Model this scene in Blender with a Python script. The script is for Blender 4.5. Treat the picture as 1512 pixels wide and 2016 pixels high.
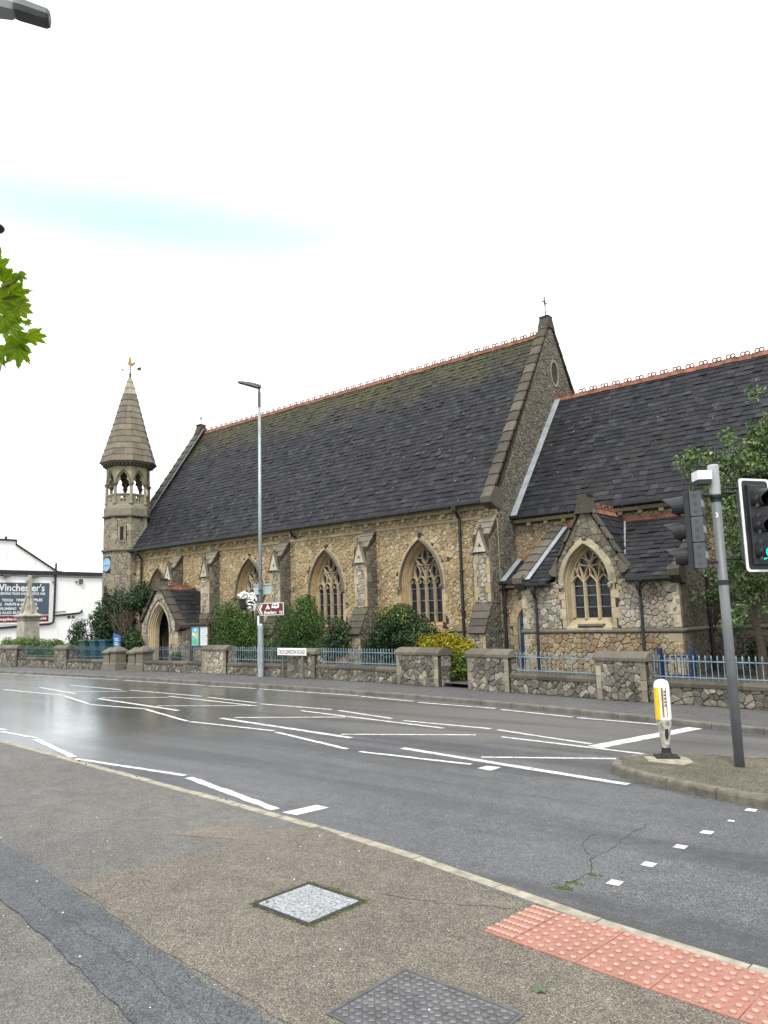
import bpy, math, random
import numpy as np
from mathutils import Vector, Matrix
from mathutils.geometry import tessellate_polygon

for o in list(bpy.data.objects):
    bpy.data.objects.remove(o, do_unlink=True)
scene = bpy.context.scene
col = scene.collection

# ------------------------------------------------------------------ camera
YAW, PITCH, ROLL, FPX = 0.698339592, 0.137194725, -0.0286520145, 1477.13
_f = Vector((-math.sin(YAW), math.cos(YAW), 0)); _r = Vector((math.cos(YAW), math.sin(YAW), 0)); _u = Vector((0, 0, 1))
_f2 = _f*math.cos(PITCH) + _u*math.sin(PITCH); _u2 = _u*math.cos(PITCH) - _f*math.sin(PITCH)
_r3 = _r*math.cos(ROLL) + _u2*math.sin(ROLL); _u3 = _u2*math.cos(ROLL) - _r*math.sin(ROLL)
cam_d = bpy.data.cameras.new('camera'); cam = bpy.data.objects.new('camera', cam_d); col.objects.link(cam)
cam_d.sensor_fit = 'VERTICAL'; cam_d.sensor_height = 24.0; cam_d.lens = FPX/2016*24.0
cam_d.clip_start = 0.05; cam_d.clip_end = 5000
CAM = Vector((0, 0, 2.0))
mw = Matrix.Identity(4)
for i in range(3):
    mw[i][0] = _r3[i]; mw[i][1] = _u3[i]; mw[i][2] = -_f2[i]; mw[i][3] = CAM[i]
cam.matrix_world = mw
scene.camera = cam
scene.render.resolution_x = 768; scene.render.resolution_y = 1024

# ------------------------------------------------------------------ exposure
scene.view_settings.view_transform = 'Standard'; scene.view_settings.look = 'None'
scene.view_settings.exposure = EXPOSURE = 0.96
scene.view_settings.gamma = 1.0
scene.view_settings.use_curve_mapping = False
scene.render.engine = 'CYCLES'
scene.cycles.max_bounces = 6; scene.cycles.diffuse_bounces = 3; scene.cycles.glossy_bounces = 3
scene.cycles.transparent_max_bounces = 6; scene.cycles.transmission_bounces = 3
scene.cycles.caustics_reflective = False; scene.cycles.caustics_refractive = False
try:
    scene.cycles.use_denoising = True; scene.cycles.denoiser = 'OPENIMAGEDENOISE'
except Exception:
    pass

# ------------------------------------------------------------------ sun and sky
SUN_FROM = Vector((0.42, -0.62, 1.0)).normalized()
sd = bpy.data.lights.new('sun', 'SUN'); sd.energy = 1.5; sd.angle = math.radians(14); sd.color = (1.0, 0.955, 0.89)
sun = bpy.data.objects.new('sun', sd); col.objects.link(sun); sun.location = (0, 0, 60)
sun.rotation_euler = (-SUN_FROM).to_track_quat('-Z', 'Y').to_euler()
world = bpy.data.worlds.new('World'); scene.world = world; world.use_nodes = True
wn = world.node_tree.nodes; wl = world.node_tree.links; wn.clear()
def wnode(t, **k):
    n = wn.new(t)
    for a, b in k.items(): setattr(n, a, b)
    return n
sky = wnode('ShaderNodeTexSky', sky_type='NISHITA', sun_disc=False)
sky.sun_elevation = math.asin(SUN_FROM.z); sky.sun_rotation = math.atan2(SUN_FROM.x, SUN_FROM.y)
sky.air_density = 1.0; sky.dust_density = 2.0; sky.ozone_density = 1.5
tc = wnode('ShaderNodeTexCoord')
mp = wnode('ShaderNodeMapping'); mp.inputs['Scale'].default_value = (1.0, 1.0, 2.6); mp.inputs['Location'].default_value = (0.3, 0.0, 0.0)
wl.new(tc.outputs['Generated'], mp.inputs['Vector'])
nz = wnode('ShaderNodeTexNoise'); nz.inputs['Scale'].default_value = 1.5; nz.inputs['Detail'].default_value = 6; nz.inputs['Roughness'].default_value = 0.55
wl.new(mp.outputs['Vector'], nz.inputs['Vector'])
# one thin place in the cloud: stretched soft hole about a direction, its edge broken by the noise
hv = wnode('ShaderNodeVectorMath', operation='SUBTRACT'); wl.new(tc.outputs['Generated'], hv.inputs[0])
hv.inputs[1].default_value = (-0.745, 0.465, 0.472)
hs = wnode('ShaderNodeVectorMath', operation='MULTIPLY'); wl.new(hv.outputs[0], hs.inputs[0]); hs.inputs[1].default_value = (1.35, 1.35, 11.5)
hl = wnode('ShaderNodeVectorMath', operation='LENGTH'); wl.new(hs.outputs[0], hl.inputs[0])
na = wnode('ShaderNodeMath', operation='MULTIPLY_ADD'); wl.new(nz.outputs['Fac'], na.inputs[0]); na.inputs[1].default_value = 1.1; na.inputs[2].default_value = -0.55
ha = wnode('ShaderNodeMath', operation='ADD'); wl.new(hl.outputs['Value'], ha.inputs[0]); wl.new(na.outputs[0], ha.inputs[1])
hm = wnode('ShaderNodeMapRange'); wl.new(ha.outputs[0], hm.inputs['Value'])
hm.inputs['From Min'].default_value = 0.0; hm.inputs['From Max'].default_value = 1.15; hm.inputs['To Min'].default_value = 0.30; hm.inputs['To Max'].default_value = 1.0
hm.interpolation_type = 'SMOOTHSTEP'
th = wnode('ShaderNodeMapRange'); wl.new(nz.outputs['Fac'], th.inputs['Value'])
th.inputs['From Min'].default_value = 0.30; th.inputs['From Max'].default_value = 0.52; th.inputs['To Min'].default_value = 0.62; th.inputs['To Max'].default_value = 1.0
mn = wnode('ShaderNodeMath', operation='MINIMUM'); wl.new(hm.outputs[0], mn.inputs[0]); wl.new(th.outputs[0], mn.inputs[1])
cl = wnode('ShaderNodeMix', data_type='RGBA'); wl.new(mn.outputs[0], cl.inputs['Factor'])
bg_sky = wnode('ShaderNodeBackground'); tn = wnode('ShaderNodeMix', data_type='RGBA', blend_type='MULTIPLY'); tn.inputs[0].default_value = 1.0; wl.new(sky.outputs[0], tn.inputs[6]); tn.inputs[7].default_value = (1.0, 1.25, 1.0, 1); wl.new(tn.outputs[2], bg_sky.inputs['Color']); bg_sky.inputs['Strength'].default_value = 0.15
bg_cl = wnode('ShaderNodeBackground'); bg_cl.inputs['Color'].default_value = (0.985, 0.99, 1.0, 1); bg_cl.inputs['Strength'].default_value = 0.92
mx = wnode('ShaderNodeMixShader'); wl.new(mn.outputs[0], mx.inputs[0]); wl.new(bg_sky.outputs[0], mx.inputs[1]); wl.new(bg_cl.outputs[0], mx.inputs[2])
wn.remove(cl)
wo = wnode('ShaderNodeOutputWorld'); wl.new(mx.outputs[0], wo.inputs['Surface'])

# ------------------------------------------------------------------ materials
MATS = {}
class NT:
    def __init__(s, name):
        s.m = bpy.data.materials.new(name); s.m.use_nodes = True
        s.t = s.m.node_tree; s.t.nodes.clear()
        s.out = s.n('ShaderNodeOutputMaterial'); s.b = s.n('ShaderNodeBsdfPrincipled')
        s.l(s.b.outputs[0], s.out.inputs['Surface'])
        s.geo = s.n('ShaderNodeNewGeometry'); s.pos = s.geo.outputs['Position']
        MATS[name] = s.m
    def n(s, t, **k):
        x = s.t.nodes.new(t)
        for a, b in k.items(): setattr(x, a, b)
        return x
    def l(s, a, b): s.t.links.new(a, b)
    def noise(s, scale, detail=3, rough=0.55, vec=None):
        x = s.n('ShaderNodeTexNoise'); x.inputs['Scale'].default_value = scale; x.inputs['Detail'].default_value = detail; x.inputs['Roughness'].default_value = rough
        s.l(vec or s.pos, x.inputs['Vector']); return x.outputs['Fac']
    def vor(s, scale, feature='F1', out='Distance', vec=None):
        x = s.n('ShaderNodeTexVoronoi', feature=feature); x.inputs['Scale'].default_value = scale
        s.l(vec or s.pos, x.inputs['Vector']); return x.outputs[out]
    def ramp(s, fac, a, b, c0=(0, 0, 0), c1=(1, 1, 1)):
        x = s.n('ShaderNodeMapRange'); x.inputs['From Min'].default_value = a; x.inputs['From Max'].default_value = b
        s.l(fac, x.inputs['Value']); return x.outputs[0]
    def mix(s, fac, a, b, mode='MIX'):
        x = s.n('ShaderNodeMix', data_type='RGBA', blend_type=mode)
        for i, v in ((0, fac),):
            if isinstance(v, (int, float)): x.inputs[0].default_value = v
            else: s.l(v, x.inputs[0])
        for k, v in ((6, a), (7, b)):
            if isinstance(v, tuple): x.inputs[k].default_value = (*v, 1) if len(v) == 3 else v
            else: s.l(v, x.inputs[k])
        return x.outputs[2]
    def math(s, op, a, b=None):
        x = s.n('ShaderNodeMath', operation=op)
        for i, v in ((0, a), (1, b)):
            if v is None: continue
            if isinstance(v, (int, float)): x.inputs[i].default_value = v
            else: s.l(v, x.inputs[i])
        return x.outputs[0]
    def attr(s, name='Col'):
        x = s.n('ShaderNodeAttribute'); x.attribute_name = name; return x.outputs['Color']
    def xyz(s, vec=None):
        x = s.n('ShaderNodeSeparateXYZ'); s.l(vec or s.pos, x.inputs[0]); return x.outputs
    def base(s, c):
        if isinstance(c, tuple): s.b.inputs['Base Color'].default_value = (*c, 1)
        else: s.l(c, s.b.inputs['Base Color'])
    def rough(s, r):
        if isinstance(r, (int, float)): s.b.inputs['Roughness'].default_value = r
        else: s.l(r, s.b.inputs['Roughness'])
    def bump(s, h, strength=0.5, dist=0.01):
        x = s.n('ShaderNodeBump'); x.inputs['Strength'].default_value = strength; x.inputs['Distance'].default_value = dist
        s.l(h, x.inputs['Height']); s.l(x.outputs[0], s.b.inputs['Normal'])
    def hsv(s, c, v):
        x = s.n('ShaderNodeMix', data_type='RGBA', blend_type='MULTIPLY'); x.inputs[0].default_value = 1
        s.l(c, x.inputs[6])
        y = s.n('ShaderNodeCombineColor')
        for i in range(3): s.l(v, y.inputs[i])
        s.l(y.outputs[0], x.inputs[7]); return x.outputs[2]

def simple(name, c, rough=0.6, var=0.15, scale=6, metallic=0.0, bump=0.0, bscale=60, spec=None):
    t = NT(name)
    f = t.ramp(t.noise(scale, 4), 0.3, 0.7)
    t.base(t.mix(f, tuple(x*(1-var) for x in c), tuple(min(1, x*(1+var)) for x in c)))
    t.rough(rough); t.b.inputs['Metallic'].default_value = metallic
    if spec is not None: t.b.inputs['Specular IOR Level'].default_value = spec
    if bump: t.bump(t.noise(bscale, 3), bump, 0.01)
    return t.m

def m_rubble():
    t = NT('rubble_stone')
    c = t.attr()
    v = t.ramp(t.noise(17, 6, 0.75), 0.28, 0.72)
    v = t.math('MULTIPLY_ADD', v, 0.85); t.t.nodes[-1].inputs[2].default_value = 0.55
    c2 = t.hsv(c, v)
    li = t.ramp(t.noise(3.1, 6, 0.7), 0.60, 0.72)
    c3 = t.mix(t.math('MULTIPLY', li, 0.35), c2, (0.47, 0.45, 0.38))
    dk = t.ramp(t.noise(1.3, 5, 0.7), 0.56, 0.75)
    c4 = t.mix(t.math('MULTIPLY', dk, 0.55), c3, (0.055, 0.052, 0.047))
    t.base(c4); t.rough(0.92); t.b.inputs['Specular IOR Level'].default_value = 0.2
    t.bump(t.noise(24, 6, 0.75), 1.0, 0.035)
def m_mortar():
    t = NT('mortar')
    f = t.ramp(t.noise(5, 5, 0.7), 0.3, 0.7)
    t.base(t.mix(f, (0.030, 0.025, 0.018), (0.085, 0.068, 0.045))); t.rough(0.95); t.b.inputs['Specular IOR Level'].default_value = 0.1
    t.bump(t.noise(60, 3), 0.5, 0.01)
def m_dressed():
    t = NT('dressed_stone')
    c = t.attr()
    v = t.ramp(t.noise(4, 6, 0.7), 0.25, 0.8)
    v = t.math('MULTIPLY_ADD', v, 0.5); t.t.nodes[-1].inputs[2].default_value = 0.72
    c2 = t.hsv(c, v)
    dk = t.ramp(t.noise(1.9, 6, 0.72), 0.52, 0.78)
    c3 = t.mix(t.math('MULTIPLY', dk, 0.72), c2, (0.07, 0.066, 0.056))
    li = t.ramp(t.noise(7.3, 6, 0.75), 0.62, 0.70)
    c4 = t.mix(t.math('MULTIPLY', li, 0.35), c3, (0.5, 0.48, 0.40))
    t.base(c4); t.rough(0.9); t.b.inputs['Specular IOR Level'].default_value = 0.2
    t.bump(t.noise(45, 5, 0.7), 0.5, 0.012)
def m_slate():
    t = NT('slate')
    c = t.attr()
    v = t.ramp(t.noise(11, 5, 0.7), 0.25, 0.75)
    v = t.math('MULTIPLY_ADD', v, 0.6); t.t.nodes[-1].inputs[2].default_value = 0.42
    c2 = t.hsv(c, v)
    big = t.ramp(t.noise(0.35, 4, 0.6), 0.35, 0.65)
    c2 = t.mix(big, c2, t.mix(0.25, c2, (0.038, 0.033, 0.030)))
    # moss along the upper courses, broken by noise
    z = t.xyz()[2]
    mz = t.ramp(t.math('ADD', z, t.math('MULTIPLY', t.noise(0.5, 4, 0.6), 3.4)), 12.7, 14.3)
    mo = t.math('MULTIPLY', mz, t.ramp(t.noise(5, 6, 0.75), 0.40, 0.60))
    c3 = t.mix(t.math('MULTIPLY', mo, 0.55), c2, (0.125, 0.115, 0.026))
    # lichen dots
    vd = t.vor(3.4)
    sp = t.math('LESS_THAN', t.math('ADD', vd, t.math('MULTIPLY', t.noise(30, 2), 0.05)), 0.085)
    gate = t.math('GREATER_THAN', t.noise(1.1, 3), 0.50)
    c4 = t.mix(t.math('MULTIPLY', sp, gate), c3, (0.42, 0.42, 0.40))
    gr = t.ramp(t.noise(2.2, 6, 0.75), 0.60, 0.72)
    c5 = t.mix(t.math('MULTIPLY', gr, 0.25), c4, (0.11, 0.108, 0.10))
    t.base(c5); t.rough(0.6); t.b.inputs['Specular IOR Level'].default_value = 0.16
    t.bump(t.noise(26, 5, 0.7), 0.5, 0.012)
def asphalt(name, lo, hi, chip, chip_amt, rough, scale=95, wet=0.0, big=0.35, bumps=0.7, spec=0.3):
    """bound stone surface: every stone has its own tone, dark binder between"""
    t = NT(name)
    f = t.ramp(t.noise(0.55, 6, 0.6), 0.5-big, 0.5+big)
    c = t.mix(f, lo, hi)
    vc = t.n('ShaderNodeTexVoronoi'); vc.inputs['Scale'].default_value = scale; t.l(t.pos, vc.inputs['Vector'])
    sp = t.n('ShaderNodeSeparateColor'); t.l(vc.outputs['Color'], sp.inputs[0])
    v2 = t.n('ShaderNodeTexVoronoi'); v2.inputs['Scale'].default_value = scale*2.3; t.l(t.pos, v2.inputs['Vector'])
    s2 = t.n('ShaderNodeSeparateColor'); t.l(v2.outputs['Color'], s2.inputs[0])
    k = t.math('ADD', t.math('MULTIPLY', t.math('POWER', sp.outputs[0], 1.6), 0.85), t.math('MULTIPLY', s2.outputs[0], 0.6)); k = t.math('ADD', k, 0.38)
    c = t.hsv(c, k)
    pit = t.math('MULTIPLY', t.math('GREATER_THAN', sp.outputs[2], 0.80), 0.75)
    c = t.mix(pit, c, tuple(x*0.30 for x in lo))
    chipf = t.math('MULTIPLY', t.math('GREATER_THAN', sp.outputs[1], 1-chip_amt), t.math('LESS_THAN', vc.outputs['Distance'], 0.45))
    c = t.mix(t.math('MULTIPLY', chipf, 0.8), c, chip)
    rare = t.math('LESS_THAN', t.vor(6.0), 0.035)
    c = t.mix(t.math('MULTIPLY', rare, 0.6), c, tuple(min(1, x*1.6) for x in chip))
    st = t.ramp(t.noise(1.6, 6, 0.7), 0.56, 0.76)
    c = t.mix(t.math('MULTIPLY', st, 0.30), c, tuple(x*0.5 for x in lo))
    pt = t.ramp(t.noise(0.35, 5, 0.65), 0.52, 0.70)
    c = t.mix(t.math('MULTIPLY', pt, 0.25), c, tuple(min(1, x*1.5) for x in hi))
    mo = t.math('ADD', t.math('MULTIPLY', t.ramp(t.noise(4.2, 8, 0.72), 0.28, 0.72), 0.50), t.math('MULTIPLY', t.ramp(t.noise(21, 5, 0.7), 0.3, 0.7), 0.34)); mo = t.math('ADD', mo, 0.60)
    c = t.hsv(c, mo)
    t.base(c)
    r = t.ramp(t.noise(0.8, 5, 0.6), 0.35, 0.65)
    rr = t.math('MULTIPLY_ADD', r, wet); t.t.nodes[-1].inputs[2].default_value = rough
    t.rough(rr); t.b.inputs['Specular IOR Level'].default_value = spec
    h = t.math('ADD', t.math('MULTIPLY', vc.outputs['Distance'], -1.0), t.math('MULTIPLY', t.noise(45, 3), 0.6))
    t.bump(h, bumps, 0.006)
    return t
def m_glass():
    t = NT('leaded_glass')
    o = t.xyz()
    u = t.math('ADD', o[0], o[1])
    def fam(sgn):
        a = t.math('ADD', t.math('MULTIPLY', u, 9.5), t.math('MULTIPLY', o[2], 6.0*sgn))
        fr = t.math('FRACT', a); d = t.math('ABSOLUTE', t.math('SUBTRACT', fr, 0.5)); return t.math('GREATER_THAN', d, 0.455), t.math('FLOOR', a)
    a, ia = fam(1); b, ib = fam(-1)
    ln = t.math('MAXIMUM', a, b)
    cmb = t.n('ShaderNodeCombineXYZ'); t.l(ia, cmb.inputs[0]); t.l(ib, cmb.inputs[1])
    wn_ = t.n('ShaderNodeTexWhiteNoise', noise_dimensions='2D'); t.l(cmb.outputs[0], wn_.inputs['Vector'])
    g = t.mix(wn_.outputs['Value'], (0.003, 0.004, 0.008), (0.014, 0.018, 0.028))
    t.base(t.mix(ln, g, (0.05, 0.052, 0.056))); t.rough(t.math('MULTIPLY_ADD', ln, 0.5)); t.t.nodes[-1].inputs[2].default_value = 0.12
    t.b.inputs['Specular IOR Level'].default_value = 0.35
    t.bump(t.math('ADD', wn_.outputs['Value'], ln), 0.25, 0.01)
def m_leaf(name, a, b, rough=0.5, trans=0.15):
    t = NT(name)
    c = t.attr()
    t.base(t.mix(t.ramp(t.noise(1.6, 4), 0.35, 0.65), t.hsv(c, t.math('ADD', 0.0, 0.62)), t.hsv(c, t.math('ADD', 0.0, 1.35))))
    t.rough(rough); t.b.inputs['Specular IOR Level'].default_value = 0.25
    if trans:
        tr = t.n('ShaderNodeBsdfTranslucent'); t.l(t.mix(1.0, c, (1.15, 1.2, 0.45), 'MULTIPLY'), tr.inputs['Color'])
        ad = t.n('ShaderNodeMixShader'); ad.inputs[0].default_value = trans
        t.l(t.b.outputs[0], ad.inputs[1]); t.l(tr.outputs[0], ad.inputs[2]); t.l(ad.outputs[0], t.out.inputs['Surface'])
def m_paint_line():
    t = NT('road_paint')
    w = t.ramp(t.noise(9, 7, 0.8), 0.35, 0.50)
    c = t.mix(t.noise(3, 4), (0.52, 0.52, 0.51), (0.72, 0.72, 0.70))
    c = t.mix(w, (0.17, 0.17, 0.17), c)
    ch = t.math('GREATER_THAN', t.noise(150, 2), 0.64)
    t.base(t.mix(t.math('MULTIPLY', ch, 0.55), c, (0.2, 0.2, 0.2))); t.rough(0.6)
    t.bump(t.noise(90, 3), 0.4, 0.004)

m_rubble(); m_mortar(); m_dressed(); m_slate(); m_glass(); m_paint_line()
def m_road():
    t = asphalt('road_asphalt', (0.080, 0.083, 0.090), (0.118, 0.122, 0.130), (0.38, 0.38, 0.39), 0.08, 0.30, 120, 0.18, bumps=0.10, spec=0.7)
    # drier, browner surface on the far lane; darker worn tracks along the lanes; damp sheen in long streaks
    src = t.b.inputs['Base Color'].links[0].from_socket
    y = t.xyz()[1]; x = t.xyz()[0]
    yy = t.math('ADD', y, t.math('MULTIPLY', x, 0.045))
    far = t.ramp(t.math('ADD', yy, t.math('MULTIPLY', t.noise(0.7, 4), 1.0)), 10.3, 11.3)
    c = t.mix(t.math('MULTIPLY', far, 0.8), src, (0.118, 0.111, 0.104))
    sc = t.n('ShaderNodeMapping'); sc.inputs['Scale'].default_value = (0.10, 1.35, 1.0); sc.inputs['Rotation'].default_value = (0, 0, 0.05); t.l(t.pos, sc.inputs['Vector'])
    st = t.noise(1.0, 5, 0.55, sc.outputs[0])
    tr = t.ramp(st, 0.47, 0.62)
    tr2 = t.math('MULTIPLY', tr, t.math('ADD', t.math('MULTIPLY', t.ramp(t.noise(7, 5, 0.7), 0.3, 0.7), 0.5), 0.4))
    c = t.mix(tr2, c, (0.036, 0.037, 0.041))
    t.base(c)
    # still damp to the west, drying towards the crossing
    damp = t.ramp(t.math('ADD', x, t.math('MULTIPLY', t.noise(0.25, 4), 6.0)), -6.0, -13.0)
    r = t.math('ADD', t.math('MULTIPLY', far, 0.12), t.math('MULTIPLY', st, 0.22))
    r = t.math('SUBTRACT', t.math('ADD', r, 0.36), t.math('MULTIPLY', damp, 0.33))
    t.rough(r)
    t.l(t.math('MULTIPLY', damp, 0.95), t.b.inputs['Coat Weight']); t.l(t.math('ADD', t.math('MULTIPLY', st, 0.12), 0.17), t.b.inputs['Coat Roughness']); t.b.inputs['Coat IOR'].default_value = 1.62
    bn = [n for n in t.t.nodes if n.type == 'BUMP'][0]
    t.l(t.math('SUBTRACT', 0.34, t.math('MULTIPLY', damp, 0.325)), bn.inputs['Strength'])
m_road()
asphalt('pavement_asphalt', (0.115, 0.110, 0.102), (0.165, 0.158, 0.146), (0.44, 0.42, 0.38), 0.09, 0.58, 150, 0.15, bumps=0.9)
asphalt('pavement_asphalt_brown', (0.130, 0.114, 0.092), (0.188, 0.166, 0.135), (0.48, 0.44, 0.36), 0.10, 0.62, 140, 0.12, bumps=0.9)
asphalt('far_asphalt', (0.090, 0.089, 0.089), (0.125, 0.123, 0.122), (0.2, 0.2, 0.2), 0.12, 0.55, 90, 0.12)
asphalt('trench_asphalt', (0.072, 0.076, 0.082), (0.098, 0.102, 0.108), (0.20, 0.20, 0.20), 0.08, 0.5, 120, 0.15, bumps=0.45)
simple('terracotta', (0.20, 0.082, 0.05), 0.85, 0.55, 4, bump=0.3)
simple('old_lead', (0.15, 0.16, 0.175), 0.6, 0.2, 3)
simple('lead_sheet', (0.30, 0.33, 0.35), 0.55, 0.2, 3, metallic=0.2)
simple('black_iron', (0.018, 0.019, 0.022), 0.45, 0.4, 7, spec=0.4)
simple('blue_rail_paint', (0.17, 0.26, 0.32), 0.5, 0.3, 5)
simple('dark_rail_paint', (0.07, 0.11, 0.16), 0.55, 0.4, 5)
simple('blue_door_paint', (0.016, 0.075, 0.21), 0.45, 0.25, 4)
simple('navy_paint', (0.008, 0.022, 0.07), 0.45, 0.3, 4)
simple('galvanised_steel', (0.33, 0.37, 0.40), 0.45, 0.16, 3, metallic=0.35)
simple('grey_pole_paint', (0.15, 0.16, 0.17), 0.5, 0.15, 3)
simple('pale_grey_cap', (0.36, 0.38, 0.39), 0.5, 0.1, 3)
simple('signal_black', (0.020, 0.022, 0.026), 0.5, 0.25, 8, spec=0.4)
simple('signal_grey', (0.075, 0.082, 0.09), 0.55, 0.15, 8)
simple('signal_boss', (0.052, 0.057, 0.063), 0.6, 0.15, 8)
simple('white_paint', (0.78, 0.78, 0.78), 0.5, 0.06, 4)
simple('white_plastic', (0.82, 0.83, 0.82), 0.4, 0.06, 6)
simple('yellow_reflector', (0.80, 0.55, 0.01), 0.35, 0.2, 12)
simple('bollard_dirt', (0.26, 0.155, 0.06), 0.7, 0.5, 22)
simple('kerb_concrete', (0.135, 0.128, 0.112), 0.85, 0.35, 4, bump=0.6, bscale=120)
simple('kerb_granite', (0.31, 0.285, 0.225), 0.85, 0.35, 9, bump=0.6, bscale=140)
asphalt('island_concrete', (0.085, 0.078, 0.058), (0.165, 0.150, 0.112), (0.34, 0.31, 0.24), 0.08, 0.8, 90, 0.1, big=0.18, bumps=0.9)
simple('island_kerb', (0.150, 0.138, 0.108), 0.9, 0.35, 9, bump=0.9, bscale=110)
simple('crack_dark', (0.035, 0.034, 0.033), 0.9, 0.3, 9)
simple('cover_concrete', (0.30, 0.315, 0.33), 0.75, 0.65, 55, bump=1.0, bscale=130)
simple('cover_steel', (0.12, 0.12, 0.125), 0.5, 0.3, 9, metallic=0.4, bump=0.4, bscale=150)
simple('moss', (0.07, 0.085, 0.02), 0.95, 0.5, 20, bump=0.9, bscale=60)
simple('soil', (0.06, 0.05, 0.035), 0.95, 0.4, 2, bump=0.8, bscale=30)
simple('grass_ground', (0.055, 0.075, 0.025), 0.95, 0.4, 1.2, bump=0.8, bscale=25)
simple('brown_sign', (0.11, 0.012, 0.010), 0.4, 0.08, 4)
simple('sign_grey_back', (0.34, 0.42, 0.44), 0.5, 0.1, 3)
simple('sign_slate_blue', (0.055, 0.088, 0.125), 0.5, 0.06, 2)
simple('sign_red', (0.15, 0.006, 0.014), 0.5, 0.06, 2)
simple('sign_blue', (0.02, 0.10, 0.32), 0.45, 0.1, 3)
simple('plaque_blue', (0.22, 0.40, 0.62), 0.5, 0.15, 6)
simple('gold_leaf', (0.30, 0.19, 0.05), 0.5, 0.4, 10, metallic=0.3)
simple('bark', (0.075, 0.058, 0.042), 0.9, 0.4, 12, bump=0.9, bscale=40)
simple('twig', (0.12, 0.09, 0.062), 0.9, 0.4, 12)
simple('oak_brown', (0.06, 0.035, 0.02), 0.6, 0.3, 8)
simple('door_grey', (0.17, 0.155, 0.14), 0.7, 0.15, 3)
simple('dark_interior', (0.012, 0.011, 0.010), 0.9, 0.2, 3)
simple('notice_paper', (0.62, 0.66, 0.66), 0.3, 0.05, 3)
simple('map_blue', (0.12, 0.42, 0.55), 0.3, 0.3, 3)
simple('map_green', (0.10, 0.42, 0.14), 0.3, 0.3, 5)
simple('map_yellow', (0.6, 0.5, 0.12), 0.3, 0.3, 5)
simple('bin_green', (0.03, 0.085, 0.06), 0.5, 0.2, 5)
simple('bin_teal', (0.012, 0.075, 0.11), 0.5, 0.2, 5)
simple('flower_white', (0.88, 0.88, 0.87), 0.7, 0.05, 5)
simple('rubber', (0.012, 0.012, 0.013), 0.7, 0.2, 8)
simple('memorial_stone', (0.36, 0.34, 0.28), 0.9, 0.3, 3, bump=0.4, bscale=30)
def m_stucco():
    t = NT('white_stucco')
    sc = t.n('ShaderNodeMapping'); sc.inputs['Scale'].default_value = (1, 2.2, 0.35); t.l(t.pos, sc.inputs['Vector'])
    s = t.ramp(t.noise(1.3, 6, 0.7, sc.outputs[0]), 0.55, 0.8)
    t.base(t.mix(t.math('MULTIPLY', s, 0.5), (0.86, 0.86, 0.86), (0.45, 0.50, 0.50))); t.rough(0.85); t.bump(t.noise(20, 4), 0.2, 0.02)
m_stucco()
def m_bollard():
    t = NT('bollard_shell'); f = t.math('MULTIPLY', t.ramp(t.noise(14, 6, 0.7), 0.42, 0.62), 0.8)
    t.base(t.mix(f, (0.55, 0.54, 0.49), (0.10, 0.085, 0.06))); t.rough(0.5)
m_bollard()
def m_tactile():
    t = NT('tactile_red')
    c = t.mix(t.ramp(t.noise(5, 5, 0.7), 0.3, 0.7), (0.30, 0.115, 0.085), (0.38, 0.175, 0.135))
    c = t.mix(t.math('MULTIPLY', t.ramp(t.noise(60, 4, 0.7), 0.52, 0.66), 0.45), c, (0.50, 0.40, 0.33))
    c = t.mix(t.math('MULTIPLY', t.ramp(t.noise(9, 5, 0.7), 0.52, 0.72), 0.55), c, (0.20, 0.12, 0.085))
    dirt = t.ramp(t.noise(3.3, 7, 0.75), 0.42, 0.68)
    c = t.mix(t.math('MULTIPLY', dirt, 0.45), c, (0.20, 0.135, 0.10))
    top = t.ramp(t.xyz()[2], 0.017, 0.0225)      # worn heads of the blisters
    c = t.mix(t.math('MULTIPLY', top, 0.65), c, (0.50, 0.33, 0.27))
    t.base(c); t.rough(0.8); t.bump(t.noise(120, 3), 0.5, 0.004)
m_tactile()
m_leaf('leaf_matt', None, None, 0.55, 0.18)
m_leaf('leaf_gloss', None, None, 0.38, 0.10)
m_leaf('leaf_plane', None, None, 0.45, 0.62)
def m_lamp_green():
    t = NT('green_signal_lens'); t.base((0.0, 0.45, 0.30)); t.rough(0.3)
    t.b.inputs['Emission Color'].default_value = (0.0, 0.9, 0.62, 1); t.b.inputs['Emission Strength'].default_value = 1.1
m_lamp_green()
simple('red_lens_off', (0.012, 0.003, 0.003), 0.25, 0.1, 5); simple('amber_lens_off', (0.012, 0.006, 0.003), 0.25, 0.1, 5); simple('tread_steel', (0.155, 0.155, 0.16), 0.45, 0.25, 9, metallic=0.4)

# ------------------------------------------------------------------ mesh helpers
RNG = random.Random(11)
WORLD = {}                      # world position of every parent's origin
def V(*a): return Vector(a)
class Frame:
    def __init__(s, O, U, Vv, N): s.O, s.U, s.V, s.N = Vector(O), Vector(U).normalized(), Vector(Vv).normalized(), Vector(N).normalized()
    def p(s, u, v, n=0.0): return s.O + s.U*u + s.V*v + s.N*n
def south(Y): return Frame((0, Y, 0), (1, 0, 0), (0, 0, 1), (0, -1, 0))    # u = X, v = Z
def east(X): return Frame((X, 0, 0), (0, 1, 0), (0, 0, 1), (1, 0, 0))      # u = Y, v = Z

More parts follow.
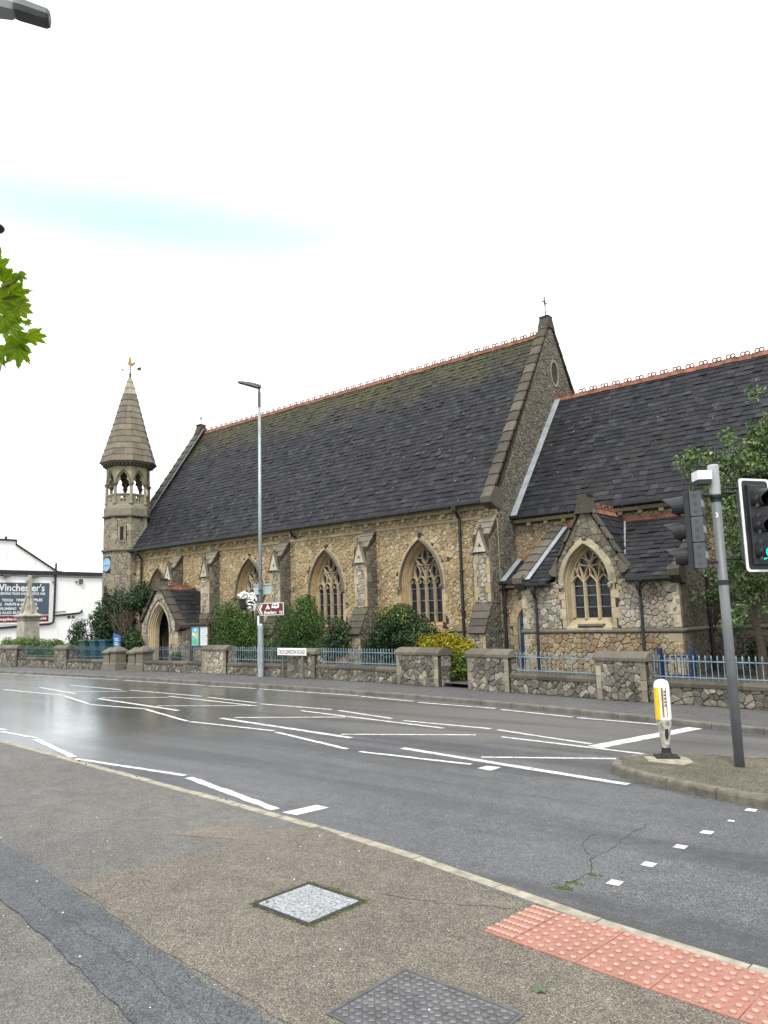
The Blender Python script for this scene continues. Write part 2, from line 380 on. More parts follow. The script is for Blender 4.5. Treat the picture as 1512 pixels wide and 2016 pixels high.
class MB:
    def __init__(s): s.v = []; s.f = []; s.c = []
    def add(s, vs, fs, c=None):
        k = len(s.v); s.v += [tuple(p) for p in vs]
        for f in fs: s.f.append(tuple(i+k for i in f)); s.c.append(c)
    def merge(s, o):
        k = len(s.v); s.v += o.v; s.f += [tuple(i+k for i in f) for f in o.f]; s.c += o.c
    def box(s, a, b, c=None):
        (x0, y0, z0), (x1, y1, z1) = a, b
        s.add([(x0,y0,z0),(x1,y0,z0),(x1,y1,z0),(x0,y1,z0),(x0,y0,z1),(x1,y0,z1),(x1,y1,z1),(x0,y1,z1)],
              [(3,2,1,0),(4,5,6,7),(0,1,5,4),(1,2,6,5),(2,3,7,6),(3,0,4,7)], c)
    def fbox(s, F, u0, u1, v0, v1, n0, n1, c=None, cham=0.0):
        if cham <= 0:
            vs = [F.p(u, v, n) for n in (n0, n1) for u, v in ((u0,v0),(u1,v0),(u1,v1),(u0,v1))]
            s.add(vs, [(3,2,1,0),(4,5,6,7),(0,1,5,4),(1,2,6,5),(2,3,7,6),(3,0,4,7)], c)
        else:
            k = cham
            vs = [F.p(u, v, n0) for u, v in ((u0,v0),(u1,v0),(u1,v1),(u0,v1))]
            vs += [F.p(u, v, n1-k) for u, v in ((u0,v0),(u1,v0),(u1,v1),(u0,v1))]
            vs += [F.p(u, v, n1) for u, v in ((u0+k,v0+k),(u1-k,v0+k),(u1-k,v1-k),(u0+k,v1-k))]
            fs = [(3,2,1,0),(8,9,10,11)]
            for i in range(4):
                j = (i+1) % 4; fs += [(i, j, 4+j, 4+i), (4+i, 4+j, 8+j, 8+i)]
            s.add(vs, fs, c)
    def prism(s, F, poly, n0, n1, c=None, caps=True):
        n = len(poly)
        vs = [F.p(u, v, n0) for u, v in poly] + [F.p(u, v, n1) for u, v in poly]
        fs = [(i, (i+1) % n, n+(i+1) % n, n+i) for i in range(n)]
        if caps: fs += [tuple(range(n-1, -1, -1)), tuple(range(n, 2*n))]
        s.add(vs, fs, c)
    def tube(s, pts, r, n=8, c=None, caps=True):
        pts = [Vector(p) for p in pts]; rs = r if isinstance(r, (list, tuple)) else [r]*len(pts)
        rings = []; prev = None
        for i, p in enumerate(pts):
            d = (pts[min(i+1, len(pts)-1)] - pts[max(i-1, 0)])
            d = d.normalized() if d.length > 1e-9 else Vector((0, 0, 1))
            a = prev if prev is not None else (Vector((1, 0, 0)) if abs(d.x) < 0.9 else Vector((0, 1, 0)))
            a = (a - d*a.dot(d)).normalized(); prev = a; b = d.cross(a)
            rings.append([p + (a*math.cos(2*math.pi*k/n) + b*math.sin(2*math.pi*k/n))*rs[i] for k in range(n)])
        vs = [q for g in rings for q in g]; fs = []
        for i in range(len(rings)-1):
            for k in range(n):
                fs.append((i*n+k, i*n+(k+1) % n, (i+1)*n+(k+1) % n, (i+1)*n+k))
        if caps: fs += [tuple(range(n-1, -1, -1)), tuple(range((len(rings)-1)*n, len(rings)*n))]
        s.add(vs, fs, c)
    def lathe(s, cen, prof, n=12, c=None, rot=0.0, caps=True, axis=None):
        cen = Vector(cen)
        if axis is None: A, B, Zz = V(1,0,0), V(0,1,0), V(0,0,1)
        else:
            Zz = Vector(axis).normalized(); A = (V(0,0,1) if abs(Zz.z) < .9 else V(1,0,0)); A = (A - Zz*A.dot(Zz)).normalized(); B = Zz.cross(A)
        vs = []; fs = []
        for r, z in prof:
            for k in range(n):
                t = rot + 2*math.pi*k/n; vs.append(cen + A*(r*math.cos(t)) + B*(r*math.sin(t)) + Zz*z)
        m = len(prof)
        for i in range(m-1):
            for k in range(n): fs.append((i*n+k, i*n+(k+1) % n, (i+1)*n+(k+1) % n, (i+1)*n+k))
        if caps: fs += [tuple(range(n-1, -1, -1)), tuple(range((m-1)*n, m*n))]
        s.add(vs, fs, c)
    def loft(s, rings, c=None, closed=False):
        n = len(rings[0]); vs = [p for g in rings for p in g]; fs = []
        for i in range(len(rings)-1):
            for k in range(n if closed else n-1):
                fs.append((i*n+k, i*n+(k+1) % n, (i+1)*n+(k+1) % n, (i+1)*n+k))
        s.add(vs, fs, c)
    def sweep(s, F, pts, w, d_in, d_out, c=None, closed=False, flat=0.35):
        """a moulded bar that follows a line in the plane of the frame"""
        P = [Vector((p[0], p[1])) for p in pts]; n = len(P); rings = []
        prof = [(-w/2, d_in), (-w/2, d_in+(d_out-d_in)*0.45), (-w*flat/2, d_out), (w*flat/2, d_out), (w/2, d_in+(d_out-d_in)*0.45), (w/2, d_in)]
        for i in range(n):
            a = P[(i-1) % n] if (closed or i > 0) else P[i]; b = P[(i+1) % n] if (closed or i < n-1) else P[i]
            d = (b-a); d = d.normalized() if d.length > 1e-9 else Vector((0, 1)); nn = Vector((-d.y, d.x))
            rings.append([F.p(P[i].x+nn.x*o, P[i].y+nn.y*o, dd) for o, dd in prof])
        if closed: rings.append(rings[0])
        s.loft(rings, c)
        if not closed:
            k = len(s.v); m = len(prof)
            s.add(rings[0], [tuple(range(m))], c); s.add(rings[-1], [tuple(range(m-1, -1, -1))], c)
    def sheet(s, F, outer, holes=(), n=0.0, c=None):
        loops = [[Vector((u, v, 0)) for u, v in outer]] + [[Vector((u, v, 0)) for u, v in h] for h in holes]
        tris = tessellate_polygon(loops); flat = [p for l in loops for p in l]
        want = F.N; vs = [F.p(p.x, p.y, n) for p in flat]; fs = []
        for t in tris:
            a, b, d = (vs[i] for i in t); nn = (b-a).cross(d-a)
            fs.append(t if nn.dot(want) > 0 else (t[0], t[2], t[1]))
        s.add(vs, fs, c)
    def mesh(s, name, off=(0, 0, 0), smooth=False, defcol=(0.5, 0.5, 0.5)):
        m = bpy.data.meshes.new(name); o = Vector(off)
        m.from_pydata([(p[0]-o.x, p[1]-o.y, p[2]-o.z) for p in s.v], [], s.f)
        if any(c is not None for c in s.c):
            at = m.color_attributes.new('Col', 'FLOAT_COLOR', 'CORNER'); buf = []
            for f, c in zip(s.f, s.c):
                c = c or defcol; buf += [c[0], c[1], c[2], 1.0]*len(f)
            at.data.foreach_set('color', buf)
        if smooth: m.polygons.foreach_set('use_smooth', [True]*len(m.polygons))
        m.update(); return m
    def build(s, name, mat, parent=None, smooth=False, origin=None, defcol=(0.5, 0.5, 0.5), **props):
        if origin is None:
            xs = np.array(s.v); lo = xs.min(0); hi = xs.max(0); origin = ((lo[0]+hi[0])/2, (lo[1]+hi[1])/2, lo[2])
        me = s.mesh(name, origin, smooth, defcol); me.materials.append(MATS[mat])
        return link(name, me, origin, parent, **props)

def link(name, data, loc, parent=None, rot=None, **props):
    o = bpy.data.objects.new(name, data); col.objects.link(o); loc = Vector(loc)
    if parent is not None: o.parent = parent; o.location = loc - WORLD[parent.name]
    else: o.location = loc
    if rot is not None: o.rotation_euler = rot
    WORLD[o.name] = loc
    for k, v in props.items(): o[k] = v
    return o
def thing(name, label, cat, loc=(0, 0, 0), group=None):
    o = link(name, None, loc); o.empty_display_size = 0.2; o['label'] = label; o['category'] = cat
    if group: o['group'] = group
    return o
def tag(o, label, cat, group=None):
    o['label'] = label; o['category'] = cat
    if group: o['group'] = group
    return o
def arr_mesh(name, verts, faces, colr, k, smooth=False):
    """numpy arrays -> mesh; faces (M,k), colr (M,3)"""
    m = bpy.data.meshes.new(name); M = len(faces)
    m.vertices.add(len(verts)); m.vertices.foreach_set('co', verts.astype(np.float32).ravel())
    m.loops.add(M*k); m.loops.foreach_set('vertex_index', faces.astype(np.int32).ravel())
    m.polygons.add(M); m.polygons.foreach_set('loop_start', np.arange(0, M*k, k, dtype=np.int32)); m.polygons.foreach_set('loop_total', np.full(M, k, dtype=np.int32))
    if smooth: m.polygons.foreach_set('use_smooth', np.ones(M, dtype=bool))
    m.update(calc_edges=True)
    if colr is not None:
        at = m.color_attributes.new('Col', 'FLOAT_COLOR', 'CORNER')
        c4 = np.ones((M, k, 4), dtype=np.float32); c4[:, :, :3] = colr[:, None, :]; at.data.foreach_set('color', c4.ravel())
    m.validate(); return m

_dg = None
def text_part(body, F, u, v, n, size, mat, parent, name='lettering', align='LEFT', thick=0.003, bold=0.0, width=None, label=None):
    cu = bpy.data.curves.new('t', 'FONT'); cu.body = body; cu.size = size; cu.align_x = align; cu.align_y = 'BOTTOM_BASELINE'
    cu.extrude = thick/2; cu.offset = bold; cu.resolution_u = 3; cu.fill_mode = 'BOTH'
    o = bpy.data.objects.new('t', cu); col.objects.link(o)
    dg = bpy.context.evaluated_depsgraph_get(); me = bpy.data.meshes.new_from_object(o.evaluated_get(dg))
    bpy.data.objects.remove(o, do_unlink=True); bpy.data.curves.remove(cu)
    co = np.zeros(len(me.vertices)*3); me.vertices.foreach_get('co', co); co = co.reshape(-1, 3)
    if width:
        w = co[:, 0].max()-co[:, 0].min()
        if w > 0: co[:, 0] *= width/w
    R = np.array([F.U[:], F.V[:], F.N[:]])
    me.vertices.foreach_set('co', (co @ R).ravel()); me.update(); me.name = name
    me.materials.clear(); me.materials.append(MATS[mat])
    return link(name, me, F.p(u, v, n), parent)
# ================================================================== the setting
def interp(tab):
    xs = [p[0] for p in tab]; ys = [p[1] for p in tab]
    def f(x):
        return float(np.interp(x, xs, ys))
    return f
def smooth_tab(tab, step=0.5):
    f = interp(tab); xs = np.arange(tab[0][0], tab[-1][0]+1e-6, step); ys = np.array([f(x) for x in xs])
    k = np.hanning(9); k /= k.sum(); yp = np.pad(ys, 4, mode='edge'); ys2 = np.convolve(yp, k, mode='valid')
    return interp(list(zip(xs, ys2)))
NEAR_KERB = smooth_tab([(-90, 9.6), (-60, 8.6), (-40, 7.6), (-24, 6.65), (-14.3, 6.12), (-11.3, 5.89), (-8.78, 5.69), (-6.17, 5.48), (-4.93, 5.36), (-3.83, 5.22), (-2.62, 4.92), (-1.91, 4.78), (-1.3, 4.74), (1, 4.7), (60, 4.0)])
FAR_KERB = smooth_tab([(-90, 12.8), (-60, 14.0), (-36, 15.33), (-27.8, 15.6), (-20.7, 15.65), (-15.4, 15.55), (-11.4, 15.18), (-9, 14.8), (-7, 14.42), (-5.4, 14.05), (-3.4, 13.55), (4, 12.6), (60, 11.0)])
WALL_Y = smooth_tab([(-90, 13.5), (-55, 16.4), (-41, 17.2), (-35, 17.4), (-30, 17.75), (-25, 18.0), (-21, 18.05), (-17.5, 17.75), (-14.2, 17.5), (-12.6, 17.2), (-11.4, 16.95), (-10, 16.75), (-7.5, 16.3), (-6.3, 16.25), (-4, 15.85), (3, 15.1), (60, 14.0)])
ROAD_Z = -0.10
XS_FINE = [-90, -75, -60, -50, -42] + list(np.arange(-38, 4.01, 0.5)) + [8, 15, 25, 40, 60]

def strip(name, f0, f1, z, mat, kind='structure', parent=None, xs=XS_FINE, thick=0.05):
    m = MB(); n = len(xs)
    vs = [(x, f0(x), z) for x in xs] + [(x, f1(x), z) for x in xs]
    vs += [(x, f0(x), z-thick) for x in xs] + [(x, f1(x), z-thick) for x in xs]
    fs = [(i, i+1, n+i+1, n+i) for i in range(n-1)] + [(2*n+i, 2*n+i+1, i+1, i) for i in range(n-1)] + [(n+i, n+i+1, 3*n+i+1, 3*n+i) for i in range(n-1)]
    m.add(vs, fs); return m.build(name, mat, parent, kind=kind) if kind else m.build(name, mat, parent)

g = MB(); g.add([(-1500, -1500, -0.22), (1500, -1500, -0.22), (1500, 1500, -0.22), (-1500, 1500, -0.22)], [(0, 1, 2, 3)])
g.build('ground', 'grass_ground', kind='structure')
road = strip('road', NEAR_KERB, FAR_KERB, ROAD_Z, 'road_asphalt')
KW = 0.125
pavement = strip('pavement', lambda x: -14.0, lambda x: NEAR_KERB(x)-KW-0.003, 0.0, 'pavement_asphalt', thick=0.2)
far_pavement = strip('footway', lambda x: FAR_KERB(x)+KW+0.003, lambda x: WALL_Y(x)+0.6, 0.0, 'far_asphalt', thick=0.2)
# churchyard ground behind the wall
cy = MB(); xs = XS_FINE; n = len(xs)
cy.add([(x, WALL_Y(x)+0.36, 0.10) for x in xs] + [(x, WALL_Y(x)+1.6, 0.20) for x in xs] + [(x, 70, 0.22) for x in xs],
       [(i, i+1, n+i+1, n+i) for i in range(n-1)] + [(n+i, n+i+1, 2*n+i+1, 2*n+i) for i in range(n-1)])
cy.build('churchyard_ground', 'soil', kind='structure')
# path through the gap in the wall
pp = MB(); pp.add([(-12.55, 17.3, .105), (-11.45, 17.1, .105), (-11.9, 21.9, .226), (-13.3, 21.9, .226)], [(0, 1, 2, 3)])
pp.build('church_path', 'far_asphalt', kind='structure')

# kerb stones, each its own piece
def kerbline(f, x0, x1, L, inward, mat, parent, top=0.004, h=0.22, seed=1):
    rg = random.Random(seed); x = x0
    while x < x1:
        l = L*(0.92+0.16*rg.random()); a = x+0.006; b = x+l-0.006; x += l
        dz = rg.uniform(-.004, .004); dy = rg.uniform(-.005, .005); m = MB(); ring = []
        for q in (a, b):
            s = (f(q+0.05)-f(q-0.05))/0.1; nn = Vector((-s, 1, 0)).normalized()*inward; P = Vector((q, f(q)+dy, 0))
            prof = [(0, top-h), (0, top-0.025+dz), (0.006, top-0.008+dz), (0.022, top+dz), (KW, top+dz), (KW, top-h)]
            ring.append([P + nn*o + Vector((0, 0, zz)) for o, zz in prof])
        m.loft([ring[0], ring[1]] if inward > 0 else [ring[1], ring[0]], closed=True)
        k = len(ring[0]); m.add(ring[0], [tuple(range(k))]); m.add(ring[1], [tuple(range(k-1, -1, -1))])
        m.build('kerb_stone', mat, parent)
kerbline(NEAR_KERB, -30, 3.0, 0.92, -1, 'kerb_granite', pavement, seed=3)
kerbline(FAR_KERB, -44, 3.5, 0.92, 1, 'kerb_concrete', far_pavement, seed=4)

# painted markings, thin sheets on the road
MZ = ROAD_Z + 0.004
LINES = {'B0': [(-16.09, 6.89), (-14.5, 6.86)], 'B': [(-14.37, 6.8), (-11.84, 6.23)], 'C': [(-11.67, 6.18), (-9.05, 6.37)], 'D': [(-8.89, 6.32), (-6.59, 5.83)],
 'F': [(-19.08, 10.43), (-16.66, 10.6)], 'G': [(-16.57, 10.53), (-13.8, 9.76)], 'G2': [(-22.16, 11.29), (-19.22, 10.49)], 'H': [(-13.68, 9.74), (-11.07, 9.78)], 'I': [(-10.92, 9.69), (-8.51, 9.06)], 'J': [(-8.19, 8.99), (-6.15, 9.07)],
 'K': [(-20.31, 11.36), (-15.62, 10.8)], 'L': [(-20.4, 11.5), (-18.59, 12.52)], 'M': [(-17.0, 11.11), (-14.62, 12.35)], 'N': [(-18.84, 12.69), (-14.79, 12.33)], 'O': [(-13.53, 10.43), (-9.21, 9.91)], 'P': [(-13.32, 10.64), (-11.18, 11.86)], 'Q': [(-9.65, 10.11), (-7.51, 11.26)], 'R': [(-12.86, 12.17), (-8.45, 11.61)],
 'd1': [(-21.76, 13.24), (-17.89, 13.13)], 'd2': [(-17.48, 13.04), (-15.1, 12.76)], 'd3': [(-14.83, 12.65), (-12.37, 12.67)], 'd4': [(-12.1, 12.61), (-10.15, 12.16)], 'd5': [(-9.75, 12.03), (-7.66, 11.98)], 'd6': [(-7.5, 11.93), (-5.45, 11.41)], 'd0': [(-25.72, 13.35), (-22.2, 13.2)], 'dL': [(-23.32, 12.04), (-21.54, 13.0)], 'dK': [(-26, 12.4), (-22.4, 11.8)],
 'S': [(-7.02, 11.3), (-4.44, 11.01)], 'T': [(-7.81, 9.58), (-3.87, 9.04)], 'U': [(-6.32, 9.59), (-4.64, 10.48)],
 'e0': [(-40, 14.9), (-34, 15.3)], 'e1': [(-33.63, 15.33), (-26.25, 15.45)], 'e2': [(-25.7, 15.4), (-20.71, 15.33)], 'e3': [(-20.48, 15.28), (-18.21, 15.36)], 'e4': [(-18.01, 15.31), (-13.8, 15.17)], 'e5': [(-13.65, 15.1), (-11.66, 14.79)], 'e6': [(-11.43, 14.67), (-9.14, 14.52)], 'e7': [(-8.95, 14.42), (-7.06, 14.05)], 'e8': [(-6.96, 14.02), (-5.27, 13.87)],
 'a0': [(-19.6, 6.9), (-16.2, 7.05)], 'a1': [(-24, 7.6), (-20, 6.95)], 'g3': [(-26.5, 11.4), (-22.3, 11.35)]}
WID = {'V': 0.30, 'T': 0.13, 'O': 0.13, 'D': 0.12, 'B': 0.12, 'K': 0.12}
def ragged(a, b, w, rg):
    a, b = Vector(a), Vector(b); d = (b-a); L = d.length; d.normalize(); n = Vector((-d.y, d.x)); k = max(2, int(L/0.13)); up = []; dn = []
    for i in range(k+1):
        p = a + d*(L*i/k); up.append(p + n*(w/2+rg.uniform(-.011, .009))); dn.append(p - n*(w/2+rg.uniform(-.011, .009)))
    return up, dn
rg = random.Random(5)
def mark_line(a, b, w):
    up, dn = ragged(a, b, w, rg); m = MB(); k = len(up)
    m.add([(p.x, p.y, MZ) for p in dn] + [(p.x, p.y, MZ) for p in up], [(i, i+1, k+i+1, k+i) for i in range(k-1)])
    m.build('road_marking', 'road_paint', road)
# edge lines are clipped to sit on the carriageway just off the far kerb
for k, (a, b) in LINES.items():
    if k[0] == 'e':
        a = (a[0], min(a[1], FAR_KERB(a[0])-0.13)); b = (b[0], min(b[1], FAR_KERB(b[0])-0.13))
    mark_line(a, b, WID.get(k, 0.095))
mark_line((-5.29, 11.18), (-4.61, FAR_KERB(-4.6)-0.06), 0.28)
for poly in ([(-6.43, 5.78), (-6.21, 5.79), (-6.14, 6.22), (-6.35, 6.23)], [(-5.93, 8.89), (-5.91, 9.1), (-5.69, 9.11), (-5.69, 8.84)]):
    m = MB(); m.add([(x, y, MZ) for x, y in poly], [(0, 1, 2, 3)] if poly[0][1] < 6 else [(3, 2, 1, 0)]); m.build('road_marking', 'road_paint', road)
for i, (x, y) in enumerate([(-2.38, 8.60), (-2.43, 8.07), (-2.5, 7.55), (-2.55, 6.98), (-2.6, 6.37), (-2.65, 5.81)]):
    m = MB(); s = 0.052 if i != 1 else 0.03; pts = []
    for k in range(12):
        t = 2*math.pi*(k+.5)/12; q = 1/max(abs(math.cos(t)), abs(math.sin(t))); pts.append((x + s*q*math.cos(t)*rg.uniform(.93, 1.05), y + 1.15*s*q*math.sin(t)*rg.uniform(.93, 1.05), MZ))
    m.add(pts, [tuple(range(12))]); m.build('road_marking', 'road_paint', road)

# crack across the carriageway (sunk dark line) with moss in it
def crack(pts, w, z, parent, seed, name='crack', mat='crack_dark'):
    rq = random.Random(seed); P = []
    for i in range(len(pts)-1):
        a, b = Vector(pts[i]), Vector(pts[i+1]); k = max(2, int((b-a).length/0.05))
        for j in range(k): P.append(a.lerp(b, j/k) + Vector((rq.gauss(0, .012), rq.gauss(0, .012))))
    m = MB(); up = []; dn = []
    for i, p in enumerate(P):
        d = (P[min(i+1, len(P)-1)]-P[max(i-1, 0)]).normalized(); n = Vector((-d.y, d.x)); ww = w*rq.uniform(.25, 1.0)
        up.append((p.x+n.x*ww, p.y+n.y*ww, z)); dn.append((p.x-n.x*ww, p.y-n.y*ww, z))
    k = len(P); m.add(dn+up, [(i, i+1, k+i+1, k+i) for i in range(k-1)]); m.build(name, mat, parent)
crack([(-2.94, 5.5), (-2.9, 5.9), (-3.05, 6.25), (-3.02, 6.6), (-3.06, 6.99), (-3.04, 7.6)], 0.0045, ROAD_Z+0.0025, road, 1)
crack([(-3.05, 6.25), (-3.3, 6.6), (-3.33, 6.95)], 0.004, ROAD_Z+0.0025, road, 2)
crack([(-6.9, 2.95), (-5.95, 2.82), (-5.2, 2.73), (-4.45, 2.65), (-3.76, 2.55), (-3.2, 2.47)], 0.0035, 0.0085, pavement, 3)
crack([(-3.75, 4.35), (-3.35, 4.45), (-3.0, 4.62), (-2.8, 4.68)], 0.005, 0.0065, pavement, 4)

# pavement patches
def patch(name, poly, z, mat, parent, seed):
    rq = random.Random(seed); P = []
    for i in range(len(poly)):
        a, b = Vector(poly[i]), Vector(poly[(i+1) % len(poly)]); k = max(1, int((b-a).length/0.12))
        for j in range(k): P.append(a.lerp(b, j/k) + Vector((rq.gauss(0, .008), rq.gauss(0, .008))))
    m = MB(); F = Frame((0, 0, z), (1, 0, 0), (0, 1, 0), (0, 0, 1)); m.prism(F, [(p.x, p.y) for p in P], -0.003, 0); return m.build(name, mat, parent)
patch('asphalt_patch', [(-5.95, 3.12), (-5.82, 3.6), (-5.6, 4.24), (-5.75, 4.6), (-6.4, 4.37), (-6.3, 4.75), (-5.72, 5.05), (-5.42, 5.33), (-4.6, 5.2), (-3.6, 4.98), (-2.9, 4.8), (-2.3, 4.6), (2.5, 4.5), (2.5, -3), (-2.2, -3), (-2.9, 2.75), (-4.36, 2.86)], 0.004, 'pavement_asphalt_brown', pavement, 7)
patch('trench_patch', [(-14, 3.95), (-7.56, 3.28), (-6.89, 3.21), (-5.69, 3.04), (-4.36, 2.84), (-3.08, 2.68), (0, 2.3), (0, 1.95), (-3.62, 2.27), (-4.71, 2.45), (-6.0, 2.62), (-14, 3.35)], 0.008, 'trench_asphalt', pavement, 8)

# blister paving
def tile_mesh(w, d):
    m = MB(); F = Frame((0, 0, 0), (1, 0, 0), (0, 1, 0), (0, 0, 1)); m.fbox(F, 0, w, 0, d, -0.04, 0.0, cham=0.003)
    nx, ny = 6, int(round(d/0.075)); rq = random.Random(3)
    for i in range(nx):
        for j in range(ny):
            m.lathe((w*(i+.5)/nx, d*(j+.5)/ny, 0), [(.0200, -0.001), (.0190, .0060), (.0125, .0098), (.0, .0105)], 8, caps=False)
    return m
tm = tile_mesh(0.443, 0.56).mesh('paving_tile'); tm.materials.append(MATS['tactile_red'])
tm_h = tile_mesh(0.209, 0.56).mesh('paving_tile'); tm_h.materials.append(MATS['tactile_red'])
tx = -2.83; ty = 4.235
for i in range(9):
    me, w = (tm_h, .215) if i == 0 else (tm, .449)
    sl = (-0.10, -0.10, -0.10, -0.08, -0.06, -0.04, -0.03, -0.02, -0.02)[i]
    o = link('paving_tile', me, (tx, ty, 0.0135), pavement); o.rotation_euler = (0, 0, math.atan(sl)); tx += w*math.cos(math.atan(sl)); ty += w*math.sin(math.atan(sl))
# access covers
def quad_frame(c, ang): return Frame(c, (math.cos(ang), math.sin(ang), 0), (-math.sin(ang), math.cos(ang), 0), (0, 0, 1))
t = thing('access_cover', 'pale speckled concrete access cover with mossy edges set in the pavement', 'access cover', (-4.09, 3.92, 0.006))
F = quad_frame((-4.09, 3.92, 0.006), -0.04)
m = MB(); m.fbox(F, -.265, .265, -.235, .235, -.05, .0065, cham=.004); m.build('cover_slab', 'cover_concrete', t)
m = MB()
for a, b, c, d in ((-.31, -.27, -.28, .28), (.27, .31, -.28, .28), (-.27, .27, -.28, -.24), (-.27, .27, .24, .28)): m.fbox(F, a, b, c, d, -.05, .002)
m.build('cover_frame', 'rubber', t)
m = MB(); rq = random.Random(9)
for k in range(420):
    e = rq.random(); L = rq.uniform(-.31, .31); w_ = rq.gauss(0, .020)
    u, v = (L, .275+w_) if e < .45 else ((.305+w_, L*.9) if e < .65 else ((L, -.275+w_*.7) if e < .85 else (-.305+w_*.7, L*.9)))
    r = rq.uniform(.004, .011); m.lathe(F.p(u, v, -.002), [(r, 0), (r*.8, r*.5), (0, r*.8)], 5, caps=False, rot=rq.random()*6)
m.build('moss_fringe', 'moss', t, kind='stuff')
m = MB(); m.lathe(F.p(-.225, -.19, .006), [(.012, 0), (.012, .0018), (0, .0018)], 8); m.build('lifting_hole', 'rubber', t)
t = thing('access_cover', 'grey steel access cover with raised tread pattern beside the blister paving', 'access cover', (-2.55, 3.2, 0.006))
F = quad_frame((-2.53, 3.22, 0.006), -0.03)
m = MB(); m.fbox(F, -.37, .37, -.29, .29, -.05, .004, cham=.002); m.build('cover_plate', 'cover_steel', t)
m = MB()
for i in range(16):
    for j in range(12):
        u = -.345+i*.046; v = -.265+j*.048; F2 = quad_frame(F.p(u, v, .004), -0.03+(.55 if (i+j) % 2 else -.35))
        m.fbox(F2, -.015, .015, -.011, .011, 0, .0060, cham=.0025)
m.build('tread', 'tread_steel', t, kind='stuff')
m = MB()
for a, b, c, d in ((-.395, -.375, -.315, .315), (.375, .395, -.315, .315), (-.375, .375, -.315, -.295), (-.375, .375, .295, .315)): m.fbox(F, a, b, c, d, -.05, .0035)
m.build('cover_frame', 'cover_steel', t)

# moss tufts in the channel, loose bits on the pavement
m = MB(); rq = random.Random(21)
for cx, cy_, n_, s_ in ((-2.93, 5.48, 34, .04), (-2.91, 5.63, 22, .04), (-2.85, 5.88, 14, .03), (-9.2, 5.76, 30, .1), (-7.2, 5.62, 24, .1), (-10.6, 5.9, 30, .2)):
    for k in range(n_):
        x = cx+rq.gauss(0, s_); y = cy_+rq.gauss(0, s_*.5); z = ROAD_Z if y > NEAR_KERB(x) else 0.004; r = rq.uniform(.006, .016)
        m.lathe((x, y, z-.002), [(r, 0), (r*.8, r*.6), (0, r)], 5, caps=False)
m.build('moss_tuft', 'moss', road, kind='stuff')
m = MB(); rq = random.Random(22)
for k in range(70):
    x = rq.uniform(-8, 0.5); y = rq.uniform(2.2, 5.2)
    if y > NEAR_KERB(x)-.2: continue
    r = rq.uniform(.003, .009); m.lathe((x, y, .008), [(r, 0), (r*.9, r*.4), (0, r*.5)], 5, caps=False, rot=rq.random()*6)
m.build('loose_grit', 'notice_paper', pavement, kind='stuff')
# ================================================================== masonry generators
def clip_half(poly, a, b, c):
    out = []; n = len(poly)
    for i in range(n):
        p = poly[i]; q = poly[(i+1) % n]; dp = a*p[0]+b*p[1]-c; dq = a*q[0]+b*q[1]-c
        if dp <= 0: out.append(p)
        if (dp < 0 < dq) or (dq < 0 < dp):
            t = dp/(dp-dq); out.append((p[0]+t*(q[0]-p[0]), p[1]+t*(q[1]-p[1])))
    return out
def halfplanes(poly):
    A = sum(poly[i][0]*poly[(i+1) % len(poly)][1]-poly[(i+1) % len(poly)][0]*poly[i][1] for i in range(len(poly)))
    if A < 0: poly = poly[::-1]
    hp = []
    for i in range(len(poly)):
        p, q = poly[i], poly[(i+1) % len(poly)]; dx, dy = q[0]-p[0], q[1]-p[1]; L = math.hypot(dx, dy)
        if L < 1e-9: continue
        a, b = dy/L, -dx/L; hp.append((a, b, a*p[0]+b*p[1]))
    return hp
def inside(poly, x, y):
    r = False; j = len(poly)-1
    for i in range(len(poly)):
        if (poly[i][1] > y) != (poly[j][1] > y) and x < (poly[j][0]-poly[i][0])*(y-poly[i][1])/(poly[j][1]-poly[i][1])+poly[i][0]: r = not r
        j = i
    return r
STONES = []; SLATES = []
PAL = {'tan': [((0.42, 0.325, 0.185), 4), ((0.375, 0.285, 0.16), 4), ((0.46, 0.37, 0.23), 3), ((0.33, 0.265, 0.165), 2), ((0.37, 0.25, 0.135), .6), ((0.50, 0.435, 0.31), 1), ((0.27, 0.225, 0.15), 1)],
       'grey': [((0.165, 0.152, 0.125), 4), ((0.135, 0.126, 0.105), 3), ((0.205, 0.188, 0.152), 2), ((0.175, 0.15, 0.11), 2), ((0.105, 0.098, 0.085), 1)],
       'pale': [((0.37, 0.34, 0.28), 4), ((0.30, 0.275, 0.225), 3), ((0.44, 0.41, 0.345), 2.5), ((0.24, 0.22, 0.185), 2), ((0.36, 0.29, 0.19), 1)],
       'rust': [((0.33, 0.255, 0.155), 3), ((0.28, 0.19, 0.11), 1.5), ((0.35, 0.295, 0.205), 3), ((0.25, 0.205, 0.14), 2.5), ((0.31, 0.215, 0.13), 1)],
       'turret': [((0.29, 0.268, 0.21), 4), ((0.235, 0.218, 0.178), 3), ((0.36, 0.33, 0.265), 2), ((0.32, 0.275, 0.18), 1.5)],
       'wall': [((0.19, 0.178, 0.148), 4), ((0.15, 0.14, 0.118), 3), ((0.25, 0.232, 0.19), 2), ((0.34, 0.316, 0.26), 1.3), ((0.115, 0.108, 0.093), 1.5)]}
def pick(pal, rq):
    tot = sum(w for _, w in pal); r = rq.random()*tot
    for c, w in pal:
        r -= w
        if r <= 0: break
    k = rq.uniform(.90, 1.10); return (c[0]*k, c[1]*k*rq.uniform(.97, 1.03), c[2]*k*rq.uniform(.93, 1.07))
